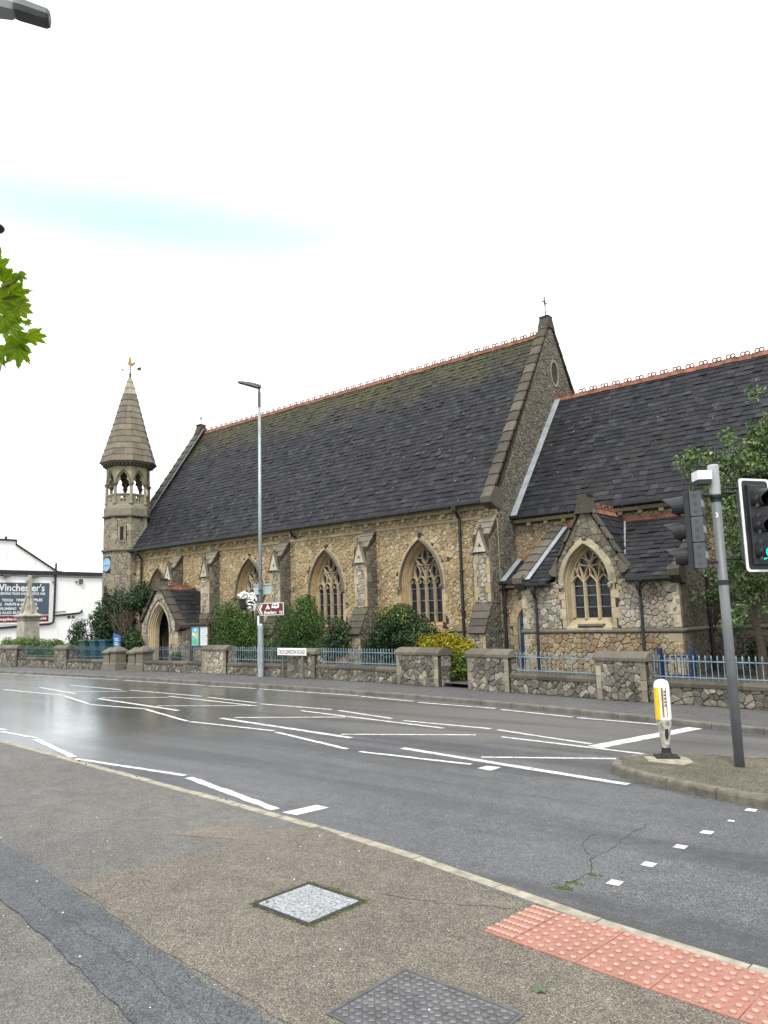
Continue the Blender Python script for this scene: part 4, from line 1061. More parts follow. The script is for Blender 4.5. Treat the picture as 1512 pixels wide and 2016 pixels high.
m.sheet(FE, circ, n=-.012, c=(.21, .2, .17)); m.build('roundel', 'dressed_stone', gable_wall)
cxm = XE-.155
coping((cxm, 21.62, 5.86), (cxm, AP[0], AP[1]+.02), (1, 0, 0), .205, gable_wall, seed=71); coping((cxm, 2*AP[0]-21.62, 5.86), (cxm, AP[0], AP[1]+.02), (1, 0, 0), .205, gable_wall, seed=72)
m = MB(); rq = random.Random(73)   # kneeler at the foot of the gable and block at its top
F = Frame((cxm-.21, 0, 0), (0, 1, 0), (0, 0, 1), (1, 0, 0)); m.prism(F, [(22.1, 5.50), (21.80, 5.58), (21.52, 5.72), (21.50, 5.92), (21.66, 6.02), (21.95, 6.30), (22.3, 6.2)], .0, .42, tint(COPE, rq)); m.build('kneeler', 'dressed_stone', gable_wall)
m = MB(); m.prism(F, [(AP[0]-.34, AP[1]-.28), (AP[0]+.34, AP[1]-.28), (AP[0]+.15, AP[1]+.13), (AP[0]+.19, AP[1]+.22), (AP[0]-.19, AP[1]+.22), (AP[0]-.15, AP[1]+.13)], .0, .42, tint(COPE, rq)); m.build('apex_stone', 'dressed_stone', gable_wall)
def cross(c, h, w, r, owner, name='gable_cross'):
    m = MB(); c = Vector(c); m.tube([c, c+Vector((0, 0, h))], [r*1.2, r], 6); z = h*.72; m.tube([c+Vector((0, -w, z)), c+Vector((0, w, z))], r*.9, 6)
    for p in ((0, -w, z), (0, w, z), (0, 0, h)): m.lathe(c+Vector(p), [(0, -.03), (.03, 0), (0, .03)], 6, caps=False)
    m.tube([c+Vector((0, -.12, z-.12)), c+Vector((0, .12, z+.12))], r*.5, 5); m.tube([c+Vector((0, .12, z-.12)), c+Vector((0, -.12, z+.12))], r*.5, 5)
    m.build(name, 'black_iron', owner)
cross((cxm, AP[0], AP[1]+.22), .86, .19, .022, gable_wall)
# ---- west gable
FW = Frame((XW, 0, 0), (0, -1, 0), (0, 0, 1), (-1, 0, 0)); mm = MB(); mm.prism(Frame((XW, 0, 0), (0, 1, 0), (0, 0, 1), (1, 0, 0)), gpoly, 0, .48); west = mm.build('gable_wall', 'mortar', church)
cxw = XW+.24
coping((cxw, 21.62, 5.86), (cxw, AP[0], AP[1]-.22), (1, 0, 0), .27, west, seed=75); coping((cxw, 2*AP[0]-21.62, 5.86), (cxw, AP[0], AP[1]-.22), (1, 0, 0), .27, west, seed=76)
m = MB(); F = Frame((cxw-.27, 0, 0), (0, 1, 0), (0, 0, 1), (1, 0, 0)); m.prism(F, [(AP[0]-.34, AP[1]-.5), (AP[0]+.34, AP[1]-.5), (AP[0]+.16, AP[1]-.05), (AP[0]+.22, AP[1]+.06), (AP[0]-.22, AP[1]+.06), (AP[0]-.16, AP[1]-.05)], .04, .50, tint(COPE, rq)); m.build('apex_stone', 'dressed_stone', west)
cross((cxw, AP[0], AP[1]+.06), .55, .14, .02, west)
d = Vector((0, AP[0]-21.66, AP[1]-.3-5.8)); L = d.length; d.normalize(); up = Vector((1, 0, 0)).cross(d); F = Frame((XW+.5, 21.66, 5.82), d, (1, 0, 0), up); m = MB(); m.fbox(F, 0.9, L, 0, .14, .04, .07); m.build('lead_flashing', 'old_lead', west)

# ---- gutters and downpipes
def gutter(x0, x1, y, z, owner=None, name='gutter'):
    m = MB(); pr = [(-.06, .055), (-.06, -.03), (-.035, -.06), (.035, -.06), (.06, -.03), (.06, .055), (.045, .055), (.045, -.02), (.025, -.045), (-.025, -.045), (-.045, -.02), (-.045, .055)]
    R0 = [(x0, y+a, z+b) for a, b in pr]; R1 = [(x1, y+a, z+b) for a, b in pr]; m.loft([R0, R1], closed=True)
    m.add(R0, [tuple(range(len(pr)))]); m.add(R1, [tuple(range(len(pr)-1, -1, -1))])
    x = x0+.4
    while x < x1: m.box((x, y-.065, z-.07), (x+.05, y+.065, z+.0)); x += 1.83
    m.build(name, 'black_iron', owner or church)
def downpipe(x, y, z0, z1, r=.048, kick=None, wall_y=None):
    m = MB(); top = [(x, y-.0, z1)] if kick is None else [(x+kick[0], y+kick[1], z1), (x+kick[0], y+kick[1], z1-.12), (x, y, z1-.45)]
    m.tube(top+[(x, y, z0)], r, 8)
    z = z0+.5
    while z < z1-.5: m.lathe((x, y, z), [(r, -.06), (r*1.28, -.05), (r*1.28, .05), (r, .06)], 8, caps=False); m.box((x-.09, y-.01, z-.02), (x+.09, y+.06, z+.02)); z += 1.4
    m.lathe((x+(kick[0] if kick else 0), y+(kick[1] if kick else 0), z1-.18), [(r*1.1, -.1), (r*1.9, .02), (r*2.0, .16), (r*1.9, .16)], 8)
    m.build('downpipe', 'black_iron', church)
gutter(XW+1.15, XE-.40, 21.56, 5.76); downpipe(-14.89, 21.86, GZ, 5.75, .055, (0, -.28)); downpipe(-35.05, 21.86, GZ, 5.75, .055, (0, -.28))
gutter(XE+.02, CX1, 22.80, 5.27)
m = MB(); m.tube([(-23.3, 21.55, 5.66), (-23.3, 21.7, 5.45), (-23.3, 21.9, 5.38)], .05, 7); m.build('gutter_outlet', 'black_iron', church)

# ---- chancel south wall
FCH = south(YCH); mm = MB(); mm.sheet(FCH, [(XE, GZ-.1), (CX1, GZ-.1), (CX1, 5.25), (XE, 5.25)]); mm.box((XE, YCH+.01, GZ-.1), (CX1, YCH+.5, 5.25))
chancel_wall = mm.build('chancel_wall', 'mortar', church)
rubble(FCH, [(XE, 3.0), (-6.5, 3.0), (-6.5, 5.0), (XE, 5.0)], chancel_wall, .22, .18, 'rust', seed=81)
rubble(FCH, [(-7.0, GZ), (-1, GZ), (-1, 1.33), (-7.0, 1.33)], chancel_wall, .27, .21, 'grey', seed=82)
rubble(FCH, [(-6.5, 1.46), (-1, 1.46), (-1, 5.0), (-6.5, 5.0)], chancel_wall, .25, .2, 'grey', seed=83)
moulding(FCH, -6.9, 0, 1.40, STR, chancel_wall, GREYST, 'string_course', 84)
moulding(FCH, XE+.02, 0, 5.14, [(-.03, -.06), (.08, -.06), (.13, -.01), (.13, .06), (-.03, .06)], chancel_wall, CREAM, 'eaves_course', 85)
x = XE+.5
while x < -1: block(FCH, x, x+.15, 4.95, 5.07, -.02, .10, chancel_wall, CREAM, name='corbel', cham=.02); x += .66
mm = MB(); Fg = Frame((CX1, 0, 0), (0, 1, 0), (0, 0, 1), (1, 0, 0)); mm.prism(Fg, [(YCH, GZ-.1), (30.4, GZ-.1), (30.4, 5.3), (26.8, 10.5), (YCH, 5.3)], -.1, .3); mm.build('chancel_gable', 'mortar', church)

# ---- vestry with the blue door, between nave and chapel
FD = south(YD); dx, da, ds, dr = -12.42, .50, 1.62, .62
mm = MB(); mm.sheet(FD, [(XE, GZ-.1), (-11.7, GZ-.1), (-11.7, 2.98), (XE, 2.98)], [arch(dx, da, ds, dr, 0, GZ-.05)])
mm.box((XE, YD+.9, GZ-.1), (-11.7, YD+.95, 2.98)); vestry = mm.build('vestry_wall', 'mortar', church)
rubble(FD, [(XE, GZ), (-11.7, GZ), (-11.7, 2.75), (XE, 2.75)], vestry, .22, .19, 'rust', [arch(dx, da+.2, ds, dr+.25, 0, GZ-.1)], seed=91)
m = MB(); m.sheet(FD, arch(dx, da, ds, dr, .02, GZ-.05), n=-.13); door = m.build('door', 'blue_door_paint', church)
arch_blocks(FD, dx, da, ds, dr, .27, door, 5, GZ, CREAM, .02, seed=92); reveal(FD, dx, da, ds, dr, GZ, door, [(0, .02), (0, -.05), (.03, -.07), (.03, -.14)], CREAM, 93)
for k in range(6):
    m = MB(); u = dx-da+.03+k*.158; m.fbox(FD, u, u+.15, GZ, min(ds+.55, ds+math.sqrt(max(0, .7-((u+.075-dx)/.5)**2*.7))*.62), -.14, -.11, cham=.008); m.build('door_board', 'blue_door_paint', door)
for z in (.55, 1.55):
    m = MB(); m.fbox(FD, dx-da+.04, dx+da-.12, z, z+.05, -.112, -.10); m.build('strap_hinge', 'black_iron', door)
vr = roof_plane('vestry_roof', XE+.02, -11.9, 21.92, 2.98, YCH, 3.76, 94, .25, .28, back=False)
m = MB(); m.box((XE, 21.98, 2.80), (-11.7, 22.2, 2.93), CREAM[0]); m.build('eaves_course', 'dressed_stone', vestry)
block(FD, -12.9, -12.78, 2.66, 2.79, -.02, .1, vestry, CREAM, name='corbel')
gutter(XE+.05, -11.8, 21.86, 2.97); downpipe(XE+.12, 22.0, GZ, 2.95, .045)
m = MB(); d = Vector((0, 1.2, .78)); L = d.length; d.normalize(); F = Frame((XE+.02, 21.95, 3.0), d, (1, 0, 0), Vector((1, 0, 0)).cross(d)); m.fbox(F, 0, L, 0, .2, .035, .055); m.build('lead_flashing', 'lead_sheet', vr)
m = MB(); m.box((XE+.25, YCH-.1, 3.74), (-12.0, YCH, 3.86)); m.build('ridge_course', 'terracotta', vr)

# ---- chapel
FC = south(YC); XL, XR = -11.75, -6.98; wx = -9.60; CWN = dict(a=.70, s=2.74, r=1.16, sill=1.77); gx = -9.53; GA = (gx, 5.12); gl0, gr0 = -10.62, -8.44
chh = arch(wx, CWN['a'], CWN['s'], CWN['r'], 0, CWN['sill']-.3)
mm = MB(); mm.sheet(FC, [(XL, GZ-.1), (XR, GZ-.1), (XR, 2.85), (gr0, 2.85), (gr0, 3.2), GA, (gl0, 3.2), (gl0, 2.85), (XL, 2.85)], [chh])
Fee = east(XR); mm.sheet(Fee, [(YC, GZ-.1), (YCH, GZ-.1), (YCH, 4.6), (YC, 2.85)]); Fww = Frame((XL, 0, 0), (0, -1, 0), (0, 0, 1), (-1, 0, 0)); mm.sheet(Fww, [(-YC, GZ-.1), (-YCH, GZ-.1), (-YCH, 4.4), (-YC, 2.85)])
mm.box((XL+.01, YC+.42, GZ-.1), (XR-.01, YC+.5, 2.8)); chapel_wall = mm.build('chapel_wall', 'mortar', church)
whole = arch(wx, CWN['a']+.17, CWN['s'], CWN['r']+.2, 0, CWN['sill']-.42)
rubble(FC, [(XL, GZ), (XR, GZ), (XR, 1.33), (XL, 1.33)], chapel_wall, .27, .21, 'rust', seed=301, hh=(.016, .045))
rubble(FC, [(XL, 1.46), (XR, 1.46), (XR, 2.84), (XL, 2.84)], chapel_wall, .25, .2, 'pale', [whole], seed=302, hh=(.016, .045))
rubble(FC, [(gl0, 2.84), (gr0, 2.84), (gr0, 3.2), (GA[0], GA[1]-.1), (gl0, 3.2)], chapel_wall, .26, .21, 'grey', [arch(wx, CWN['a']+.11, CWN['s'], CWN['r']+.15, 0, 2.7)], seed=303, hh=(.008, .02))
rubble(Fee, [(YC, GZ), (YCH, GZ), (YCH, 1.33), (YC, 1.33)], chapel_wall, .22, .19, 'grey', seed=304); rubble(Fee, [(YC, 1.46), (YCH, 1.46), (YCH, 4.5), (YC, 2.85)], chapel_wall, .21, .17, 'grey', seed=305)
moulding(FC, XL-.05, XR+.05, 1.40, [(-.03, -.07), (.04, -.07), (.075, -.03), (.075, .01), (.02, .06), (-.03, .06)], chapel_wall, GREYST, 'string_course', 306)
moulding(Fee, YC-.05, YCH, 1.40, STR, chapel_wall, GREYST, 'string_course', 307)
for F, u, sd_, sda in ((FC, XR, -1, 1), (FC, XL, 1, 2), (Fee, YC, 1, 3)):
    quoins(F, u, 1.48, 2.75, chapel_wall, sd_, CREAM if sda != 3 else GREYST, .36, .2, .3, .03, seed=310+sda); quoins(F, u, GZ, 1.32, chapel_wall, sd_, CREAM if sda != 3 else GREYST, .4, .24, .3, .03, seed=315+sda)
for a, b in ((XL, gl0-.05), (gr0+.05, XR)):
    moulding(FC, a, b, 2.76, [(-.03, -.05), (.06, -.05), (.12, .02), (.12, .06), (-.03, .06)], chapel_wall, GREYST, 'eaves_course', 318); 
    x = a+.3
    while x < b-.2: block(FC, x, x+.12, 2.58, 2.70, -.02, .09, chapel_wall, CREAM, name='corbel', cham=.015); x += .5
# chapel window
m = MB(); m.sheet(FC, arch(wx, CWN['a'], CWN['s'], CWN['r'], .08, CWN['sill']), n=-.36); cw = m.build('window', 'leaded_glass', church)
arch_blocks(FC, wx, CWN['a'], CWN['s'], CWN['r'], .19, cw, 6, 1.47, [(0.43, 0.375, 0.265), (0.40, 0.34, 0.23)], .022, seed=320)
hood(FC, wx, CWN['a'], CWN['s'], CWN['r'], cw, .09, .12, [(0.36, 0.33, 0.25)], 321)
reveal(FC, wx, CWN['a'], CWN['s'], CWN['r'], CWN['sill'], cw, [(0, .022), (0, -.04), (.03, -.06), (.03, -.09), (.09, -.27), (.09, -.36)], [(0.42, 0.35, 0.23)], 322, sill_drop=.28)
t = MB(); c = (0.46, 0.385, 0.26); di, do = -.36, -.22; hw = CWN['a']-.09; a_, s_, r_ = CWN['a'], CWN['s'], CWN['r']
t.sweep(FC, arch(wx, a_, s_, r_, .10, CWN['sill']), .09, di, do, c)
lw = 2*hw/3; zs = 2.80
for k in (-.5, .5): t.sweep(FC, [(wx+k*lw, CWN['sill']-.03), (wx+k*lw, zs+.03)], .085, di, do+.02, c)
for k in (-1, 0, 1):
    mc = wx+k*lw
    for sg in (-1, 1): t.sweep(FC, bez((mc+sg*lw/2, zs-.02), (mc+sg*lw*.32, zs+.10), (mc, zs+.22)), .05, di, do, c)
nd = (wx, 3.30)
t.sweep(FC, [(wx, zs+.22), nd], .045, di, do, c)
for sg in (-1, 1):
    t.sweep(FC, bez((wx+sg*lw/2, zs), (wx+sg*lw*.42, 3.14), nd), .045, di, do, c)
    t.sweep(FC, bez((wx+sg*lw/2, zs), (wx+sg*lw*.72, 3.1), (wx+sg*.33, 3.40)), .045, di, do, c)
    t.sweep(FC, vesica(nd, (wx+sg*.43, 3.52), .105), .045, di, do, c, closed=True)
    t.sweep(FC, bez((wx+sg*lw, zs+.22), (wx+sg*lw*1.06, 3.1), (wx+sg*lw*.80, 3.36)), .045, di, do, c); t.sweep(FC, bez((wx+sg*lw, zs+.22), (wx+sg*lw*.98, 3.12), (wx+sg*lw*1.22, 3.30)), .045, di, do, c)
    t.sweep(FC, bez((wx, 3.40), (wx+sg*.27, 3.62), (wx, 3.92)), .045, di, do, c)
t.build('tracery', 'dressed_stone', cw)
for z in (2.08, 2.42, 2.7):
    b = MB(); b.tube([FC.p(wx-hw, z, -.33), FC.p(wx+hw, z, -.33)], .011, 5); b.build('saddle_bar', 'lead_sheet', cw)
m = MB(); rq = random.Random(330); m.fbox(FC, wx-.35, wx+.45, 1.49, 1.60, -.1, .09, (0.12, 0.11, 0.095), cham=.05); m.build('sill_patch', 'dressed_stone', cw)
# chapel lean-to roof and the cross gable over the window
cr = roof_plane('chapel_roof', gx, XR-.12, 20.22, 2.84, YCH, 4.78, 340, .235, .27, back=False, cut=(-1, gx+1.16, gx+.06)); cr2 = roof_plane('chapel_roof', XL+.20, gx, 20.22, 2.84, YCH, 4.78, 339, .235, .27, back=False, cut=(1, gx-1.16, gx-.06))
m = MB(); m.box((XL+.3, YCH-.09, 4.74), (XR+.2, YCH-.005, 4.86)); m.build('ridge_course', 'terracotta', cr)
coping((XL+.02, 20.30, 2.93), (XL+.02, YCH, 4.80), (1, 0, 0), .22, chapel_wall, .5, .10, seed=341); coping((XR-.02, 20.34, 2.93), (XR-.02, YCH, 4.80), (1, 0, 0), .15, chapel_wall, .5, .10, seed=342)
for xk in (XL+.02, XR-.02):
    m = MB(); F = Frame((xk-.16, 0, 0), (0, 1, 0), (0, 0, 1), (1, 0, 0)); m.prism(F, [(20.7, 2.62), (20.42, 2.66), (20.18, 2.85), (20.16, 3.02), (20.32, 3.14), (20.7, 3.05)], 0, .32, tint(COPE, rq)); m.build('kneeler', 'dressed_stone', chapel_wall)
m = MB(); d = Vector((0, 2.9, 1.9)); L = d.length; d.normalize(); F = Frame((XL+.24, 20.3, 2.92), d, (1, 0, 0), Vector((1, 0, 0)).cross(d)); m.fbox(F, 0, L*.96, 0, .16, .04, .06); m.build('lead_flashing', 'lead_sheet', cr)
zr = 4.94
gr = MB(); gr.add([(gx-1.0, YC+.3, 3.25), (gx, YC+.3, zr), (gx, YCH, zr), (gx-1.0, YCH, 3.25), (gx+1.0, YC+.3, 3.25), (gx+1.0, YCH, 3.25)], [(0, 1, 2, 3), (1, 4, 5, 2)]); gro = gr.build('cross_roof', 'slate', church)
for sg in (-1, 1):
    d = Vector((-sg*1.0, 0, zr-3.25)); L = d.length; d.normalize(); U = Vector((0, sg, 0)); O = Vector((gx+sg*1.0, YC+.3 if sg > 0 else YCH, 3.25)); slates(Frame(O, U, d, U.cross(d)), YCH-YC-.3, L, gro, .25, .29, 350+sg)
ridge((gx, YC+.32, zr+.06), (0, 1, 0), YCH-YC-.35, gro)
for sg in (-1, 1):
    coping((gx+sg*1.13, YC+.10, 3.17), (gx, YC+.10, GA[1]+.04), (0, 1, 0), .15, chapel_wall, .48, .075, seed=360+sg)
    m = MB(); F = Frame((0, YC-.10, 0), (1, 0, 0), (0, 0, 1), (0, 1, 0)); P_ = [(gx+sg*u, v) for u, v in ((.98, 3.0), (1.12, 3.02), (1.22, 3.10), (1.22, 3.20), (1.10, 3.26), (.98, 3.4))]; m.prism(F, P_, 0, .40, tint(COPE, rq)); m.build('kneeler', 'dressed_stone', chapel_wall)
m = MB(); F = Frame((0, YC-.10, 0), (1, 0, 0), (0, 0, 1), (0, 1, 0)); m.prism(F, [(gx-.28, GA[1]-.32), (gx+.28, GA[1]-.32), (gx+.13, GA[1]+.16), (gx+.16, GA[1]+.24), (gx-.16, GA[1]+.24), (gx-.13, GA[1]+.16)], -.02, .42, tint(COPE, rq)); m.build('apex_stone', 'dressed_stone', chapel_wall)
m = MB(); m.box((gx+1.0, YC+.35, 3.2), (gx+1.13, YCH-.9, 3.24)); m.build('lead_flashing', 'lead_sheet', gro)
for sg in (-1, 1):
    m = MB(); m.tube([(gx+sg*1.10, 20.42, 3.03), (gx+sg*.14, YCH-.05, 4.76)], .035, 6); m.build('lead_valley', 'lead_sheet', gro)
gutter(XL+.3, gl0-.1, 20.16, 2.80); gutter(gr0+.15, XR-.1, 20.16, 2.80); downpipe(-11.2, 20.34, GZ, 2.78, .045, (0, -.14)); downpipe(-7.98, 20.34, GZ, 2.78, .045, (0, -.14))
downpipe(XR+.10, 22.6, GZ, 3.4, .05)

# ---- porch
px, pw, pe, pz = -30.5, 1.50, 1.80, 3.70
FP = south(YP); pa, ps, prr = .80, 1.52, 1.32
mm = MB(); mm.sheet(FP, [(px-pw, GZ-.1), (px+pw, GZ-.1), (px+pw, pe), (px, pz), (px-pw, pe)], [arch(px, pa, ps, prr, 0, GZ-.05)])
for sg in (-1, 1): mm.box((px+sg*pw-(.3 if sg > 0 else 0), YP+.01, GZ-.1), (px+sg*pw+(.3 if sg < 0 else 0), YN, pe-.1))
porch = mm.build('porch', 'mortar', church)
rubble(FP, [(px-pw, GZ), (px+pw, GZ), (px+pw, pe), (px, pz), (px-pw, pe)], porch, .26, .21, 'pale', [arch(px, pa+.13, ps, prr+.2, 0, GZ-.1)], seed=401)
Fpe = east(px+pw); rubble(Fpe, [(YP, GZ), (YN, GZ), (YN, pe-.12), (YP, pe-.12)], porch, .25, .2, 'pale', seed=402)
for sg in (-1, 1): quoins(FP, px+sg*pw, GZ, pe-.05, porch, -sg, CREAM, .36, .22, .3, .03, seed=403+sg)
arch_blocks(FP, px, pa, ps, prr, .17, porch, 6, GZ, CREAM, .02, seed=405); hood(FP, px, pa+.12, ps, prr+.17, porch, .07, .06, GREYST, 406, False)
reveal(FP, px, pa, ps, prr, GZ, porch, [(0, .02), (0, -.03), (.05, -.05), (.05, -.10), (.11, -.11), (.11, -.18), (.17, -.19), (.17, -.42)], [(0.43, 0.365, 0.23)], 407)
for sg in (-1, 1):
    coping((px+sg*1.66, YP+.10, pe-.10), (px, YP+.10, pz+.06), (0, 1, 0), .22, porch, .46, .10, seed=408+sg)
    m = MB(); F = Frame((0, YP-.12, 0), (1, 0, 0), (0, 0, 1), (0, 1, 0)); m.prism(F, [(px+sg*u, v) for u, v in ((1.4, 1.55), (1.62, 1.6), (1.78, 1.70), (1.78, 1.84), (1.6, 1.95), (1.4, 1.98))], 0, .42, tint(COPE, rq)); m.build('kneeler', 'dressed_stone', porch)
m = MB(); m.prism(F, [(px-.26, pz-.25), (px+.26, pz-.25), (px+.15, pz+.18), (px+.2, pz+.3), (px-.2, pz+.3), (px-.15, pz+.18)], -.01, .43, tint(COPE, rq)); m.build('apex_stone', 'dressed_stone', porch)
zr = 3.58; gr = MB(); gr.add([(px-1.62, YP+.3, 1.70), (px, YP+.3, zr), (px, YN, zr), (px-1.62, YN, 1.70), (px+1.62, YP+.3, 1.70), (px+1.62, YN, 1.70)], [(0, 1, 2, 3), (1, 4, 5, 2)]); pro = gr.build('porch_roof', 'slate', church)
for sg in (-1, 1):
    d = Vector((-sg*1.62, 0, zr-1.70)); L = d.length; d.normalize(); U = Vector((0, sg, 0)); O = Vector((px+sg*1.62, YP+.3 if sg > 0 else YN, 1.70)); slates(Frame(O, U, d, U.cross(d)), YN-YP-.3, L, pro, .26, .30, 410+sg)
ridge((px, YP+.32, zr+.06), (0, 1, 0), YN-YP-.3, pro)
m = MB(); m.fbox(FP, px-.70, px+.70, GZ, 2.05, -1.62, -1.55); d_ = m.build('door', 'door_grey', church)
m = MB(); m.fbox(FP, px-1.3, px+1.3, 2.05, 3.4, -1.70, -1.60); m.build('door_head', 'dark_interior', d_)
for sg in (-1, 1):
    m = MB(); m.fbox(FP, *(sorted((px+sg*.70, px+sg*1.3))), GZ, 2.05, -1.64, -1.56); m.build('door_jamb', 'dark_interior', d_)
m = MB(); m.fbox(FP, px-.006, px+.006, GZ, 2.05, -1.56, -1.545); m.build('door_seam', 'dark_interior', d_)
# ================================================================== bell turret (a part of the church)
TX, TY, AP_ = -36.86, 22.10, 1.12
def octa(ap, z, rot=0.0): 
    R = ap/math.cos(math.pi/8); return [Vector((TX+R*math.cos(math.pi/8+k*math.pi/4), TY+R*math.sin(math.pi/8+k*math.pi/4), z)) for k in range(8)]
def octring(m, levels, c=None, cap=True):
    rings = [octa(a, z) for a, z in levels]; m.loft(rings, c, closed=True)
    if cap: m.add(rings[-1], [tuple(range(8))], c); m.add(rings[0], [tuple(range(7, -1, -1))], c)
m = MB(); octring(m, [(AP_, GZ-.1), (AP_, 7.638)]); turret = m.build('bell_turret', 'mortar', church)
side = 2*AP_*math.tan(math.pi/8)
def oface(k, ap=AP_):
    """frame of face k: 0 = east, 6 = south"""
    t = k*math.pi/4; N = Vector((math.cos(t), math.sin(t), 0)); U = Vector((-math.sin(t), math.cos(t), 0)); return Frame(Vector((TX, TY, 0))+N*ap, U, (0, 0, 1), N)
rq = random.Random(500); h_ = side/2
for k in (0, 5, 6, 7):
    F = oface(k); hl = []
    if k == 7: hl = [[(-.24, 6.325), (.24, 6.325), (.24, 7.103), (-.24, 7.103)]]
    if k == 6: hl = [[(-.34, 4.673), (.34, 4.673), (.34, 5.499), (-.34, 5.499)]]
    rubble(F, [(-h_+.13, GZ), (h_-.13, GZ), (h_-.13, 5.752), (-h_+.13, 5.752)], turret, .20, .15, 'turret', hl, seed=501+k); rubble(F, [(-h_+.13, 5.927), (h_-.13, 5.927), (h_-.13, 7.540), (-h_+.13, 7.540)], turret, .20, .15, 'turret', hl, seed=511+k)
# corner stones wrap the angles
TPAL = [(0.29, 0.26, 0.175), (0.25, 0.225, 0.16), (0.32, 0.285, 0.19), (0.22, 0.20, 0.15)]
for k in (4, 5, 6, 7, 0):
    z = GZ; t = math.pi/8+k*math.pi/4-0; c = octa(AP_, 0)[k]; a = octa(AP_, 0)[(k-1) % 8]; b = octa(AP_, 0)[(k+1) % 8]; i = 0
    while z < 7.589:
        hh = min(rq.uniform(.26, .38), 7.618-z)
        if not (5.732 < z+hh/2 < 5.888):
            la, lb = (.20, .13) if i % 2 else (.13, .20); pa_ = c+(a-c).normalized()*la; pb = c+(b-c).normalized()*lb; o = (c-Vector((TX, TY, 0))).normalized()*.022; m = MB()
            ring = [pa_+o*.8, c+o, pb+o*.8, pb-o*2, pa_-o*2]
            m.loft([[p+Vector((0, 0, z+.003)) for p in ring], [p+Vector((0, 0, z+hh-.003)) for p in ring]], tint(TPAL, rq), closed=True); m.add([p+Vector((0, 0, z+hh-.003)) for p in ring], [(0, 1, 2, 3, 4)], tint(TPAL, rq)); m.build('quoin', 'dressed_stone', turret)
        z += hh; i += 1
def ring_piece(levels, name, pal, mat='dressed_stone'):
    m = MB(); octring(m, levels, tint(pal, rq)); return m.build(name, mat, turret)
ring_piece([(AP_+.01, 5.752), (AP_+.10, 5.791), (AP_+.12, 5.859), (AP_+.04, 5.927)], 'string_course', GREYST)
for k in (5, 6, 7, 0):
    F = oface(k)
    for j in range(5): u = -h_+.1+j*side/5; block(F, u, u+.07, 5.694, 5.762, -.02, .07, turret, GREYST, name='dentil', cham=.01)
ring_piece([(AP_+.02, 7.599), (AP_+.11, 7.638), (AP_+.11, 7.696), (AP_+.02, 7.735)], 'string_course', GREYST)
ring_piece([(AP_+.02, 7.725), (AP_+.03, 8.075), (AP_-.02, 8.240), (AP_-.10, 8.337)], 'parapet', [(0.25, 0.235, 0.18)])
# slit window
F = oface(7)
for a in ((-.22, -.09, 6.355, 7.074), (.09, .22, 6.355, 7.074), (-.22, .22, 7.074, 7.190), (-.24, .24, 6.238, 6.355)): block(F, *a, -.05, .035, turret, TPAL, name='jamb_stone', rq=rq)
m = MB(); m.fbox(F, -.09, .09, 6.355, 7.074, -.03, .004); m.build('slit_window', 'dark_interior', turret)
# blue disc
F = oface(6); m = MB(); m.lathe(F.p(-.02, 5.081, .02), [(.36, 0), (.36, .05), (.33, .06), (.33, .05), (0, .05)], 28, axis=F.N); dsc = m.build('blue_disc', 'plaque_blue', turret)
m = MB(); m.fbox(F, -.30, .26, 5.042, 5.081, .06, .09); m.build('disc_band', 'lead_sheet', dsc)
